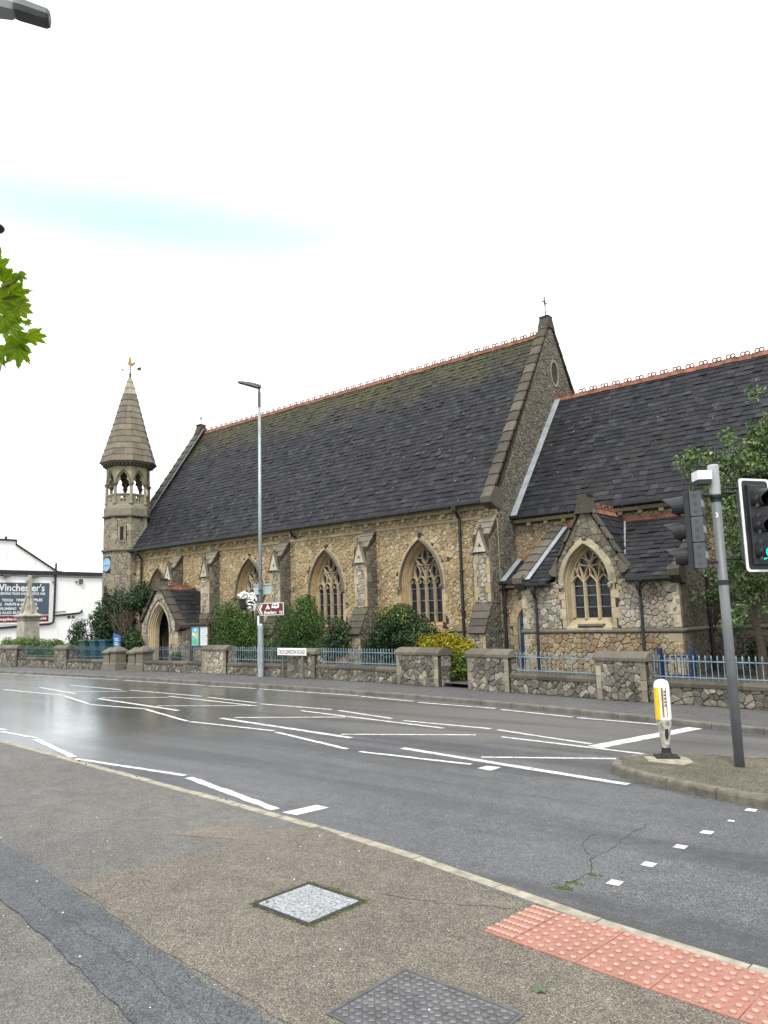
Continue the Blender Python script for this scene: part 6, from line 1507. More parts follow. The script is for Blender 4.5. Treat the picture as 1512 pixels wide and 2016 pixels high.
# ================================================================== street name plate
n_ = thing('street_name_sign', 'white street name plate reading OLD LONDON ROAD on two short posts', 'street sign', (-19.0, 17.62, 0)); F = Frame((-19.02, 17.60, 0), (1, -.03, 0), (0, 0, 1), (-.03, -1, 0))
m = MB(); m.fbox(F, -.73, .73, .76, 1.0, -.01, .01, cham=.006); m.build('name_plate', 'white_paint', n_)
text_part('OLD LONDON ROAD', F, -.67, .815, .0112, .185, 'rubber', n_, bold=.002, width=1.34, thick=.002)
for u in (-.50, .50):
    m = MB(); m.fbox(F, u-.03, u+.03, 0, .95, -.06, -.012); m.build('post', 'kerb_concrete', n_)

# ================================================================== notice board and blue church sign
nb = thing('notice_board', 'brown wooden notice board with two glazed panels beside the porch', 'notice board', (-26.3, 19.2, .15)); F = south(19.2)
for u in (-26.98, -25.72):
    m = MB(); m.fbox(F, u, u+.09, .1, 1.88, -.06, .03); m.build('post', 'oak_brown', nb)
m = MB(); m.fbox(F, -27.05, -25.58, 1.86, 1.93, -.12, .12); m.build('roof_board', 'oak_brown', nb)
m = MB(); m.fbox(F, -26.93, -25.70, .90, 1.84, -.05, .01); m.build('back_board', 'oak_brown', nb)
for a, b, mt in ((-26.86, -26.36, 'map_blue'), (-26.27, -25.77, 'notice_paper')):
    m = MB(); m.fbox(F, a, b, .99, 1.75, .01, .016); pn = m.build('notice_panel', mt, nb)
    rq = random.Random(int(a*100))
    if mt == 'map_blue':
        for k, (mt2, cx, cz, sz) in enumerate((('map_yellow', -26.55, 1.40, .16), ('map_green', -26.62, 1.16, .2), ('notice_paper', -26.74, 1.45, .11), ('map_green', -26.48, 1.10, .12), ('notice_paper', -26.6, 1.63, .1))):
            m = MB(); pts = [(min(b-.01, max(a+.01, cx+sz*rq.uniform(.6, 1.1)*math.cos(q))), min(1.74, max(1.0, cz+.8*sz*rq.uniform(.6, 1.1)*math.sin(q)))) for q in [2*math.pi*i/9 for i in range(9)]]; m.prism(F, pts, .016+.001*k, .0175+.001*k); m.build('map_patch', mt2, pn)
    else:
        for k in range(7):
            m = MB(); z = 1.68-k*.09; u = a+.05+rq.uniform(0, .05); m.fbox(F, u, u+rq.uniform(.18, .36), z-.012, z, .016, .018); m.build('text_line', 'map_blue', pn)
    for e in ((a-.04, a, .95, 1.79), (b, b+.04, .95, 1.79), (a, b, .95, .99), (a, b, 1.75, 1.79)): m = MB(); m.fbox(F, *e, .01, .03); m.build('panel_frame', 'signal_grey', pn)
cs = thing('church_sign', 'tall blue sign with white lines beside the dark gateway', 'sign', (-31.7, 18.7, .15)); F = south(18.65)
m = MB(); m.prism(F, [(-32.12, 1.55), (-32.05, .88), (-31.55, .60), (-31.48, 1.42)], -.02, .02); m.build('sign_plate', 'sign_blue', cs)
for k, z in enumerate((1.30, 1.22, 1.10, 1.02)):
    m = MB(); m.fbox(F, -31.98, -31.70+.08*(k % 2), z, z+.03, .02, .024); m.build('text_line', 'white_paint', cs)
for u in (-32.0, -31.62):
    m = MB(); m.fbox(F, u, u+.05, .1, 1.0, -.06, -.02); m.build('post', 'signal_grey', cs)

# ================================================================== traffic island
isl = [(-4.42, 9.85), (-4.30, 9.55), (-4.0, 9.32), (-3.58, 9.13), (-3.1, 8.95), (-2.62, 8.80), (-2.2, 8.74), (-1.2, 8.66), (1.5, 8.5)]
islb = [(1.5, 10.9), (-1.5, 11.1), (-2.8, 11.02), (-3.6, 10.86), (-4.06, 10.63), (-4.32, 10.32), (-4.42, 10.05)]
full = isl+islb; m = MB(); cc = Vector((-2.0, 9.9)); inner = [tuple(Vector(p)+(cc-Vector(p)).normalized()*.13) for p in full]
m.prism(Frame((0, 0, 0), (1, 0, 0), (0, 1, 0), (0, 0, 1)), inner, -.15, .012); island = m.build('traffic_island', 'island_concrete', None); island['kind'] = 'structure'
def resample(P, L):
    out = [Vector(P[0])]; acc = 0
    for i in range(len(P)-1):
        a, b = Vector(P[i]), Vector(P[i+1]); k = max(1, int((b-a).length/.05))
        for j in range(1, k+1): out.append(a.lerp(b, j/k))
    return out
P = resample(full, .05); L = 0; cur = [P[0]]; rq = random.Random(71)
for i in range(1, len(P)):
    L += (P[i]-P[i-1]).length; cur.append(P[i])
    if L > .62 or i == len(P)-1:
        if len(cur) > 2:
            pts = [cur[k] for k in range(0, len(cur), max(1, len(cur)//4))]
            if pts[-1] != cur[-1]: pts.append(cur[-1])
            pts[0] = pts[0].lerp(pts[1], .11); pts[-1] = pts[-1].lerp(pts[-2], .11); rings = []
            for q in pts:
                n = (cc-q).normalized(); dz = 0
                rings.append([Vector((q.x, q.y, -.14)), Vector((q.x, q.y, -.02)), Vector((q.x+n.x*.012, q.y+n.y*.012, .006)), Vector((q.x+n.x*.035, q.y+n.y*.035, .018)), Vector((q.x+n.x*.14, q.y+n.y*.14, .018)), Vector((q.x+n.x*.14, q.y+n.y*.14, -.14))])
            m = MB(); m.loft(rings, closed=True); m.add(rings[0], [tuple(range(6))]); m.add(rings[-1], [tuple(range(5, -1, -1))]); m.build('kerb_stone', 'island_kerb', island)
        cur = [P[i]]; L = 0
patch('mortar_patch', [(-4.15, 10.25), (-3.95, 9.95), (-3.55, 9.95), (-3.45, 10.2), (-3.7, 10.5)], .016, 'kerb_granite', island, 77)

# ================================================================== keep left bollard
BX, BY = -3.87, 10.35; bo = thing('traffic_bollard', 'white plastic bollard with yellow panel standing on the traffic island', 'bollard', (BX, BY, .012))
Fb = quad_frame((BX, BY, .012), .55); m = MB(); m.fbox(Fb, -.15, .15, -.12, .12, .0, .03, cham=.008); m.lathe((BX, BY, .03), [(.09, 0), (.085, .02), (.065, .05), (.06, .11)], 10); m.build('base_plate', 'rubber', bo)
m = MB(); z0 = .13; N = 24; prof = [(.100, .50), (.103, .53), (.103, .58), (.103, .92), (.099, .96), (.085, .995), (.060, 1.015), (.026, 1.026), (0, 1.028)]
vs = []; 
CD = math.atan2(-BY, -BX)   # bearing of the photographer's side of the road
grooves = [CD+.02, CD+.62, CD+1.5, CD+2.3, CD-2.4, CD-3.1]
for r, z in prof:
    for k in range(48):
        tt = 2*math.pi*k/48; rr = r
        if .52 < z < .94:
            for gq in grooves:
                dd = (tt-gq+math.pi) % (2*math.pi)-math.pi
                if abs(dd) < .17: rr = r-.022
        vs.append(Vector((BX+rr*math.cos(tt), BY+rr*math.sin(tt), .012+z)))
fs = []
for i in range(len(prof)-1):
    for k in range(48): fs.append((i*48+k, i*48+(k+1) % 48, (i+1)*48+(k+1) % 48, (i+1)*48+k))
m.add(vs, fs); m.build('bollard_body', 'white_plastic', bo, smooth=True)
m = MB(); m.lathe((BX, BY, .012), [(.046, z0), (.050, z0+.02), (.060, .24), (.078, .36), (.094, .44), (.101, .505)], 24, caps=False); m.build('bollard_neck', 'bollard_shell', bo, smooth=True)
for gq in grooves:
    m = MB(); R = []
    for z in (.53, .58, .65, .78, .92): R.append([Vector((BX+(.0845)*math.cos(gq+q), BY+(.0845)*math.sin(gq+q), .012+z)) for q in (-.15, 0, .15)])
    m.loft(R); m.build('groove_stain', 'bollard_dirt', bo)
m = MB(); R = []
for z in (.50, .70, .92): R.append([Vector((BX+.1055*math.cos(CD-.75+q), BY+.1055*math.sin(CD-.75+q), .012+z)) for q in (-.5, -.25, 0, .25, .40)])
m.loft(R); m.build('reflector_panel', 'yellow_reflector', bo)
t_ = CD+.32; N_ = Vector((math.cos(t_), math.sin(t_), 0)); Fm = Frame(Vector((BX, BY, .012))+N_*.066, Vector((-math.sin(t_), math.cos(t_), 0)), (0, 0, 1), N_)
m = MB(); m.prism(Fm, [(.022*math.cos(q), .33+.085*math.sin(q)) for q in [2*math.pi*i/14 for i in range(14)]], -.02, .016); m.build('badge', 'rubber', bo)
Ft = Frame(Vector((BX, BY, .012))+N_*.1035, Vector((0, 0, -1)), Vector((-math.sin(t_), math.cos(t_), 0)), N_)
for k in range(5):
    m = MB(); z = .86-.045*k; Fq = Frame(Vector((BX, BY, .012))+N_*.1025, Vector((-math.sin(t_), math.cos(t_), 0)), (0, 0, 1), N_); m.prism(Fq, [(-.012, z), (.010, z-.004), (.012, z+.022), (-.006, z+.026)], -.003, .0025); m.build('embossed_mark', 'signal_grey', bo)

# ================================================================== traffic light
PX, PY = -2.92, 10.23; tl = thing('traffic_light', 'grey traffic light pole with two signal heads standing on the traffic island', 'traffic light', (PX, PY, 0))
m = MB(); m.tube([(PX, PY, 0), (PX, PY, 3.45)], .060, 20); m.build('pole', 'grey_pole_paint', tl, smooth=True)
m = MB(); m.lathe((PX, PY, 0), [(.068, 3.44), (.070, 3.45), (.070, 3.82), (.064, 3.84), (0, 3.845)], 20); m.build('pole_cap', 'pale_grey_cap', tl, smooth=False)
vd = (Vector((0, 0, 0))-Vector((PX, PY, 0))).normalized(); Fn = Frame((PX, PY, 0)+vd*0.0605 if False else Vector((PX, PY, 0))+vd*.0605, Vector((0, 0, 1)).cross(vd), (0, 0, 1), vd)
text_part('3', Fn, -.025, 3.14, .0005, .085, 'white_paint', tl, name='pole_number', bold=.003)
for z in (2.30, 3.40, 3.38):
    m = MB(); m.lathe((PX, PY, z), [(.064, -.03), (.067, -.03), (.067, .03), (.064, .03)], 16); m.build('clamp', 'signal_black', tl)
def signal_head(C, face, lit, board, w=.27, dep=.20, hgt=.335):
    """three aspects, C = centre of the box, face = horizontal facing direction"""
    N = Vector((face[0], face[1], 0)).normalized(); U = Vector((0, 0, 1)).cross(N); F = Frame(C, U, (0, 0, 1), N); H3 = 3*hgt/2
    m = MB(); m.fbox(F, -w/2-.012, w/2+.012, -H3-.012, H3+.012, -.05, .015, cham=.01); hd = m.build('signal_head', 'signal_black', tl)
    for k in range(3):
        z0 = -H3+k*hgt; m = MB(); m.fbox(F, -w/2, w/2, z0+.006, z0+hgt-.006, -dep, -.05, cham=.012); m.build('aspect_case', 'signal_grey', hd)
        zc = z0+hgt/2; m = MB(); m.lathe(F.p(0, zc, .012), [(.115, 0), (.112, .012), (.09, .02), (.05, .024), (0, .026)], 20, axis=N); m.build('lens', ('green_signal_lens' if lit else 'signal_black') if k == 0 else ('amber_lens_off' if k == 1 else 'red_lens_off'), hd)
        m = MB(); R = []   # visor: open tube, longer above
        for j in range(17):
            a = math.pi*(-.28)+j*(math.pi*1.56)/16; up = max(0, math.sin(a)); ln = .10+.20*(.35+.65*up)
            R.append([F.p(.128*math.cos(a), zc+.128*math.sin(a), .0), F.p(.122*math.cos(a), zc+.118*math.sin(a)-.012, ln), F.p(.114*math.cos(a), zc+.110*math.sin(a)-.012, ln), F.p(.118*math.cos(a), zc+.118*math.sin(a), .0)])
        m.loft(R, closed=True); m.build('visor', 'signal_black', hd)
        for sgn in (-1, 1):   # round dents in the case sides, their shade painted as darker discs
            Sd = Frame(F.p(sgn*w/2, 0, 0), -N*sgn, (0, 0, 1), U*sgn)
            for q in range(3):
                zz = z0+.062+q*.105; m = MB(); pts = [(sgn*.13*0+.125+.026*math.cos(b)*1.0, zz+.026*math.sin(b)) for b in [2*math.pi*i/14 for i in range(14)]]
                m.prism(Sd, pts, -.004, .003); m.build('case_boss', 'signal_boss', hd)
        for q in range(3):
            m = MB(); zz = z0+.02+q*.105; m.fbox(F, -w/2+.01, w/2-.01, zz, zz+.095, -dep-.004, -dep+.001); m.build('back_panel', 'pale_grey_cap' if q == 1 else 'signal_grey', hd)
    if board:
        bw, bh = .255, H3+.10; m = MB(); R0 = [(-bw, -bh), (bw, -bh), (bw, bh), (-bw, bh)]
        def rr(a, b, r=.05): 
            P_ = []
            for cx, cy_, s in ((a-r, -b+r, -.5), (a-r, b-r, 0), (-a+r, b-r, .5), (-a+r, -b+r, 1)):
                for i in range(5): tt = (s+.5*i/4)*math.pi; P_.append((cx+r*math.cos(tt), cy_+r*math.sin(tt)))
            return P_
        m.prism(F, rr(bw, bh), -.035, -.025); bb = m.build('backing_board', 'signal_black', tl)
        o = rr(bw, bh); i_ = [(u*.84, v*.955) for u, v in o]; m = MB(); m.loft([[F.p(u, v, -.022) for u, v in o], [F.p(u, v, -.022) for u, v in i_]], closed=True); m.loft([[F.p(u, v, -.022) for u, v in o], [F.p(u*1.0, v, -.036) for u, v in o]], closed=True); m.build('white_border', 'white_paint', bb)
    for z in (-.42, .45): m = MB(); m.tube([F.p(0, z, -dep), Vector((PX, PY, C[2]+z))], .018, 6); m.build('head_bracket', 'signal_black', tl)
    return hd
signal_head(Vector((-3.235, 10.03, 2.985)), (-.985, -.17), False, False)
signal_head(Vector((-2.475, 10.44, 3.02)), (.86, -.51), True, True)
m = MB(); Fq = Frame((-3.04, 10.12, 3.66), (.77, .64, 0), (0, 0, 1), (.64, -.77, 0)); m.fbox(Fq, -.10, .09, -.03, .09, -.08, .12, cham=.006); m.build('detector_hood', 'white_paint', tl)
m = MB(); m.fbox(Fq, -.09, .08, -.085, -.032, -.07, .11); m.build('detector', 'signal_black', tl)
m = MB(); m.tube([(PX, PY, 3.50), (PX+.15, PY+.05, 3.52), (-2.6, 10.36, 3.50)], .012, 6); m.build('cable', 'rubber', tl)
m = MB(); m.tube([(PX+.04, PY, 3.62), (PX+.2, PY+.1, 3.5), (PX+.35, PY+.1, 3.48)], .006, 5); m.build('cable', 'rubber', tl)

# ================================================================== lamp over the near pavement (only its head reaches in)
t = thing('street_lamp', 'grey lantern of a near street lamp reaching in over the pavement', 'street lamp', (-9.3, 2.0, 0))
Hc = Vector((-7.655, 3.09, 8.64)); HDn = Vector((.33, .86, -.12)).normalized(); HDn = Vector((.52, .82, -.16)).normalized(); S = HDn.cross(Vector((0, 0, 1))).normalized(); Up = S.cross(HDn)
def ringn(s_, w, a, b):
    s_, w, a, b = s_*.85, w*.85, a*.85, b*.85; p = Hc+HDn*s_; return [p+S*w+Up*b*.2, p+S*w*.8+Up*a, p-S*w*.8+Up*a, p-S*w+Up*b*.2, p-S*w*.75+Up*b, p+S*w*.75+Up*b]
m = MB(); R = [ringn(-.95, .05, .04, -.04), ringn(-.52, .06, .05, -.05), ringn(-.40, .14, .08, -.10), ringn(-.15, .155, .09, -.13), ringn(.02, .13, .08, -.10), ringn(.06, .10, .07, -.07)]; m.loft(R, closed=True); m.add(R[-1], [tuple(range(6))]); hd = m.build('lantern_bowl', 'pale_grey_cap', t)
m = MB(); R = [ringn(.05, .125, .085, -.075), ringn(.10, .13, .085, -.08), ringn(.42, .125, .075, -.07), ringn(.46, .11, .05, -.05)]; m.loft(R, closed=True); m.add(R[0], [tuple(range(6))]); m.add(R[-1], [tuple(range(6))]); m.build('gear_case', 'signal_grey', t)
AE = Hc+HDn*(-.95*.85); m = MB(); m.tube([AE, AE-HDn*.6+Vector((0, 0, .02)), Vector((-9.3, 1.2, 8.5)), Vector((-9.45, .95, 8.2)), Vector((-9.45, .95, 0))], .05, 10); m.build('column', 'galvanised_steel', t)
# dark capped fitting on a slim pole, just at the edge
t = thing('pole_fitting', 'black capped cylinder with small spikes on a slim pole above the plane leaves', 'pole', (-7.62, 2.86, 0)); c = Vector((-7.575, 2.950, 5.855))
m = MB(); m.lathe(c, [(.04, -.06), (.085, .0), (.085, .14), (.125, .15), (.13, .165), (.07, .20), (.05, .205)], 14); m.build('cylinder', 'signal_black', t)
for k in range(7): m = MB(); a = 2*math.pi*k/7; m.tube([c+Vector((.05*math.cos(a), .05*math.sin(a), .19)), c+Vector((.055*math.cos(a), .055*math.sin(a), .235))], .005, 4); m.build('spike', 'signal_black', t)
m = MB(); m.tube([c+Vector((0, 0, -.04)), c+Vector((-.25, -.25, -.5)), Vector((c.x-.35, c.y-.4, 4.8)), Vector((c.x-.35, c.y-.4, 0))], .035, 8); m.build('pole', 'signal_black', t)
# ================================================================== vegetation
NR = np.random.default_rng(42)
def leaf_cloud(clumps, n, size, cols, shell=.55, up=.35, aspect=.5, droop=0.0):
    """folded leaves spread through the outer part of many clumps; returns verts, faces(tri), colours"""
    cl = np.array([c[0] for c in clumps], float); rd = np.array([c[1] for c in clumps], float); w = (rd.prod(axis=1))**(2/3); w /= w.sum()
    idx = NR.choice(len(clumps), n, p=w); d = NR.normal(size=(n, 3)); d /= np.linalg.norm(d, axis=1)[:, None]
    rr = 1-(1-shell)*NR.random(n)**1.6+NR.normal(0, .05, n); P = cl[idx]+d*rd[idx]*rr[:, None]
    nrm = d*.9+np.array([0, 0, up])+NR.normal(size=(n, 3))*.45; nrm /= np.linalg.norm(nrm, axis=1)[:, None]
    t = np.cross(nrm, NR.normal(size=(n, 3))); t[:, 2] -= droop; t -= nrm*(t*nrm).sum(1)[:, None]; t /= np.linalg.norm(t, axis=1)[:, None]+1e-9; b = np.cross(nrm, t)
    s = size*NR.uniform(.6, 1.35, n)[:, None]; fold = NR.uniform(.05, .22, n)[:, None]
    v0 = P-t*s*.5; v1 = P+b*s*aspect*.5+nrm*s*fold; v2 = P+t*s*.5-nrm*s*.08; v3 = P-b*s*aspect*.5+nrm*s*fold
    V_ = np.stack([v0, v1, v2, v3], 1).reshape(-1, 3); k = np.arange(n)*4; Fc = np.stack([np.stack([k, k+1, k+2], 1), np.stack([k, k+2, k+3], 1)], 1).reshape(-1, 3)
    cols = np.array(cols); cc = cols[NR.integers(0, len(cols), n)]*NR.uniform(.7, 1.3, (n, 1)); return V_, Fc, np.repeat(cc, 2, 0)
def foliage(name, clumps, n, size, cols, mat, parent, org, **k):
    V_, Fc, Cc = leaf_cloud(clumps, n, size, cols, **k); V_ = V_-np.array(org)[None]; me = arr_mesh(name, V_, Fc, Cc, 3); me.materials.append(MATS[mat]); return link(name, me, org, parent)
def clumps_in(lo, hi, n, r, seed, taper=0.0, ground=True):
    rg_ = np.random.default_rng(seed); out = []; lo = np.array(lo, float); hi = np.array(hi, float); c = (lo+hi)/2; h = (hi-lo)/2
    while len(out) < n:
        q = rg_.uniform(-1, 1, 3)
        zz = q[2]
        lim = 1.0 if zz < 0 else math.sqrt(max(0, 1-zz**2.4))
        if math.hypot(q[0], q[1]) > lim: continue
        rr = r*rg_.uniform(.65, 1.25); p = c+q*np.maximum(h-rr*.8, .05); out.append((p, (rr, rr, rr*rg_.uniform(.7, 1.0))))
    return out
def stems(parent, base, tops, r, mat='bark', name='stem'):
    for tp in tops:
        m = MB(); a = Vector(base); b = Vector(tp); md = a.lerp(b, .5)+Vector((RNG.uniform(-.12, .12), RNG.uniform(-.12, .12), 0)); m.tube([a-Vector((0, 0, .1)), md, b], [r, r*.7, r*.3], 6); m.build(name, mat, parent)
def bush(label, lo, hi, n, leaf, cols, seed, mat='leaf_matt', nc=40, r=.30, cat='bush', name='bush', **k):
    base = ((lo[0]+hi[0])/2, (lo[1]+hi[1])/2, .2); t = thing(name, label, cat, base); foliage('foliage', clumps_in(lo, hi, nc, r, seed), n, leaf, cols, mat, t, base, **k)
    rg_ = random.Random(seed); stems(t, base, [(rg_.uniform(lo[0]*.7+hi[0]*.3, lo[0]*.3+hi[0]*.7), rg_.uniform(lo[1]*.7+hi[1]*.3, lo[1]*.3+hi[1]*.7), lo[2]*.35+hi[2]*.65) for _ in range(4)], .03); return t
DK = [(0.022, 0.048, 0.018), (0.030, 0.062, 0.022), (0.018, 0.038, 0.016), (0.042, 0.075, 0.028)]
MID = [(0.045, 0.105, 0.022), (0.060, 0.130, 0.028), (0.034, 0.082, 0.020), (0.080, 0.150, 0.035)]
OLV = [(0.042, 0.075, 0.034), (0.030, 0.058, 0.028), (0.058, 0.095, 0.042)]
GLD = [(0.30, 0.25, 0.014), (0.38, 0.30, 0.018), (0.16, 0.18, 0.020), (0.08, 0.12, 0.022)]
# large dark shrub against the turret, with bare twigs
t = bush('large dark evergreen shrub growing against the bell turret', (-37.0, 19.2, .3), (-32.3, 21.5, 3.9), 14000, .13, DK, 1, 'leaf_gloss', 60, .50, shell=.5)
foliage('foliage', clumps_in((-34.6, 20.3, 2.6), (-32.0, 21.3, 4.15), 22, .40, 2), 2600, .12, DK+MID[2:3], 'leaf_gloss', t, (-33, 21, 2.6)); foliage('foliage', clumps_in((-37.2, 20.8, 2.6), (-36.6, 21.3, 4.6), 10, .22, 3), 700, .12, MID[:1]+DK, 'leaf_gloss', t, (-37, 21, 2.6))
rq = random.Random(6)
foliage('foliage', clumps_in((-33.6, 18.75, .15), (-31.0, 20.0, 2.1), 22, .40, 19), 4200, .12, DK, 'leaf_gloss', t, (-32, 19.4, .2))  # added clump: dark leaves stand in for the shade inside the gateway
m = MB()
for k in range(120):
    a = Vector((rq.uniform(-33.4, -32.2), rq.uniform(19.3, 20.0), rq.uniform(1.0, 2.2))); d = Vector((rq.uniform(-.5, .9), rq.uniform(-.7, .1), rq.uniform(.5, 1.2)))*rq.uniform(.5, .9); m.tube([a, a+d*.5+Vector((rq.uniform(-.08, .08), 0, 0)), a+d], [.012, .008, .004], 4)
m.build('bare_twig', 'twig', t, kind='stuff')
bush('straggly small leaved bush at the corner of the turret by the white wall', (-38.6, 19.2, .9), (-36.2, 20.4, 2.35), 1500, .11, DK+OLV, 4, 'leaf_gloss', 16, .28)
A_ = bush('bright green rounded bush behind the railing between notice board and street lamp', (-26.4, 18.9, .2), (-22.7, 20.8, 3.02), 14000, .085, MID, 5, nc=74, r=.44, aspect=.45, shell=.6)
bush('bright green bush with a pointed top behind the street name sign', (-23.2, 18.9, .2), (-19.3, 20.8, 2.62), 13000, .085, MID+DK[3:], 6, nc=66, r=.44, aspect=.45, shell=.6)
b2 = bpy.data.objects['bush.003'] if 'bush.003' in bpy.data.objects else None
foliage('foliage', clumps_in((-21.2, 19.5, 2.0), (-20.2, 20.4, 2.95), 10, .26, 66), 1300, .085, MID, 'leaf_matt', A_ if b2 is None else b2, (-20.7, 20, 2.0))
bush('low grey green bush between the bright bushes and a buttress', (-20.0, 18.9, .2), (-17.9, 20.3, 2.2), 5600, .085, OLV, 7, nc=26, r=.34)
t = bush('dark glossy shrub with yellow tips under the nave window closest to the chapel', (-17.7, 18.8, .2), (-14.4, 20.5, 2.48), 11500, .10, DK+MID[2:3], 8, 'leaf_gloss', nc=46, r=.40)
foliage('foliage', clumps_in((-17.2, 18.9, 1.7), (-14.9, 20.0, 2.36), 16, .26, 88), 500, .085, [(0.22, 0.22, 0.03), (0.15, 0.19, 0.03), (0.30, 0.28, 0.06)], 'leaf_gloss', t, (-16, 19.5, 1.7), shell=.9)
g_ = thing('golden_conifer', 'golden yellow feathery conifer filling the gap beside the path', 'conifer', (-13.3, 18.5, .1))
GC = clumps_in((-14.4, 17.85, .1), (-12.0, 19.2, 1.58), 44, .36, 9); foliage('foliage', [c for c in GC if c[0][2] > .75], 5200, .12, GLD[:3], 'leaf_matt', g_, (-13.3, 18.5, .8), up=.9, aspect=.25, shell=.6)
foliage('foliage', [c for c in GC if c[0][2] <= .85]+clumps_in((-13.0, 17.4, 0.05), (-11.8, 18.3, 1.05), 14, .28, 10), 5200, .11, GLD[2:]+MID[:2], 'leaf_matt', g_, (-13, 18.2, .1), up=.5, aspect=.28, shell=.6); stems(g_, (-13.3, 18.5, .15), [(-13.6, 18.5, .9), (-13.0, 18.4, .8)], .04)
# hedges
def hedge(label, lo, hi, n, leaf, cols, seed):
    base = ((lo[0]+hi[0])/2, (lo[1]+hi[1])/2, lo[2]); t = thing('hedge', label, 'hedge', base); lo = np.array(lo); hi = np.array(hi); rg_ = np.random.default_rng(seed); cl_ = [(rg_.uniform(lo+.2, hi-.2), (.30, .30, .26)) for _ in range(int((hi-lo).prod()*3.2)+20)]
    foliage('foliage', cl_, n, leaf, cols, 'leaf_matt', t, base, up=.6); stems(t, base, [(base[0], base[1], lo[2]*.5+hi[2]*.5)], .04)
HG = [(0.075, 0.17, 0.022), (0.055, 0.13, 0.02), (0.095, 0.20, 0.03)]
hedge('bright clipped hedge in front of the memorial cross', (-45.0, 17.8, .15), (-42.6, 21.9, 1.40), 7500, .10, HG, 11)
hedge('clipped olive hedge in front of the white building, behind the bins', (-42.5, 19.6, .15), (-39.0, 23.2, 1.22), 7000, .10, HG[:2]+[(0.085, 0.11, 0.025)], 12)
hedge('dark hedge end beside the first wall pier', (-44.5, 16.9, .05), (-41.2, 17.9, 1.25), 2500, .10, DK+HG[:1], 13)
bush('low rounded green bush behind the railing before the bins', (-38.6, 18.3, .2), (-36.4, 19.4, 1.20), 2600, .09, HG+MID, 14, nc=16, r=.3)
# small plants near the notice board and gateway
bush('small dark plant at the foot of the notice board', (-27.9, 18.6, .15), (-27.2, 19.1, .95), 500, .10, MID, 15, nc=7, r=.2, name='plant', cat='plant')
# tree at the right
tr = thing('tree', 'slender leafy tree in the churchyard in front of the chancel roof', 'tree', (-5.0, 20.0, .2))
def limb(m, pts, r0, r1): 
    n = len(pts); m.tube(pts, [r0+(r1-r0)*i/(n-1) for i in range(n)], 7)
m = MB(); limb(m, [(-5.0, 20.0, 0), (-4.95, 20.0, .9), (-5.05, 19.95, 1.8), (-4.9, 20.0, 3.0), (-4.7, 20.0, 4.3), (-4.5, 20.0, 5.6)], .11, .04); m.build('trunk', 'bark', tr)
rq = random.Random(17); tips = []
for k in range(26):
    z = rq.uniform(1.6, 5.4); a = rq.uniform(0, 6.28); L = rq.uniform(.8, 1.9)*(1.0 if z < 5 else .7); b = Vector((-4.9+.1*(z-3), 20, z)); e = b+Vector((math.cos(a)*L, math.sin(a)*L*.8, rq.uniform(.1, .9))); m = MB(); limb(m, [b, b.lerp(e, .5)+Vector((0, 0, .15)), e], .035, .010); m.build('branch', 'bark', tr); tips.append(e); tips.append(b.lerp(e, .6))
TL = [(0.095, 0.155, 0.060), (0.14, 0.195, 0.082), (0.062, 0.110, 0.045), (0.19, 0.24, 0.12)]
cl_ = []
for e in tips:
    for j in range(3): cl_.append((np.array(e)+np.array([rq.gauss(0, .25), rq.gauss(0, .22), rq.gauss(-.05, .28)]), (.30*rq.uniform(.6, 1.2),)*2+(.26,)))
for k in range(12): z = rq.uniform(5.8, 7.3); cl_.append((np.array([rq.uniform(-4.7, -3.4), rq.gauss(20.0, .4), z]), (.28, .28, .26)))
for k in range(40): z = rq.uniform(1.5, 6.6); cl_.append((np.array([rq.gauss(-4.75, .62), rq.gauss(20.0, .5), z]), (.34, .34, .30)))
for k in range(14): z = rq.uniform(4.7, 6.0); cl_.append((np.array([rq.uniform(-6.6, -5.4), rq.gauss(20.0, .3), z]), (.24, .24, .2)))
foliage('crown', cl_, 16500, .115, TL, 'leaf_matt', tr, (-5, 20, 1.2), shell=.3, droop=.6, aspect=.55)
bush('dark shrub at the foot of the chancel wall under the tree', (-6.4, 20.6, .2), (-3.6, 21.8, 1.15), 2600, .10, DK, 18, nc=16, r=.3)
# ------------------------------------------------------------------ plane tree beside the photographer: only a branch end reaches in
def plane_leaf(seed):
    rg_ = random.Random(seed); lob = [(0, 1.0, .0), (.62, .86, .0), (-.62, .86, .0), (1.28, .62, 0), (-1.28, .62, 0)]; pts = []
    half = [(0, 1.05), (.07, .86), (.13, .84), (.18, .72), (.26, .66), (.34, .60), (.42, .66), (.48, .76), (.56, .78), (.64, .96), (.70, .80), (.78, .78), (.86, .66), (.98, .58), (1.10, .60), (1.18, .68), (1.30, .80), (1.38, .64), (1.52, .60), (1.75, .50), (2.1, .36), (2.6, .20)]; ang = [(-a, r) for a, r in half[::-1]]+half[1:]
    m = MB(); ctr = (0, .0, 0); vs = [(0, 0, 0)]
    for a, r in ang:
        q = r*rg_.uniform(.93, 1.07); x, y = math.sin(a)*q, math.cos(a)*q; vs.append((x, y, -.22*(x*x)-.16*max(0, y)**2+.10*abs(math.sin(a*2.5))*.5))
    c = (0.15*rg_.uniform(.85, 1.2), 0.215*rg_.uniform(.9, 1.15), 0.012); m.add(vs, [(0, i, i+1) for i in range(1, len(vs)-1)], c); m.tube([(0, 0, 0), (0, -.3, -.03), (0, -.62, -.02)], .012, 4, (0.16, 0.15, 0.04))
    for a, r in ((0, .9), (.62, .78), (-.62, .78), (1.28, .55), (-1.28, .55)):
        x, y = math.sin(a)*r, math.cos(a)*r; m.tube([(0, 0, .004), (x*.5, y*.5, -.22*(x*x*.25)-.16*max(0, y*.5)**2+.004), (x, y, -.22*x*x-.16*max(0, y)**2+.004)], .008, 4, (0.17, 0.25, 0.05))
    me = m.mesh('leaf'); me.materials.append(MATS['leaf_plane']); return me
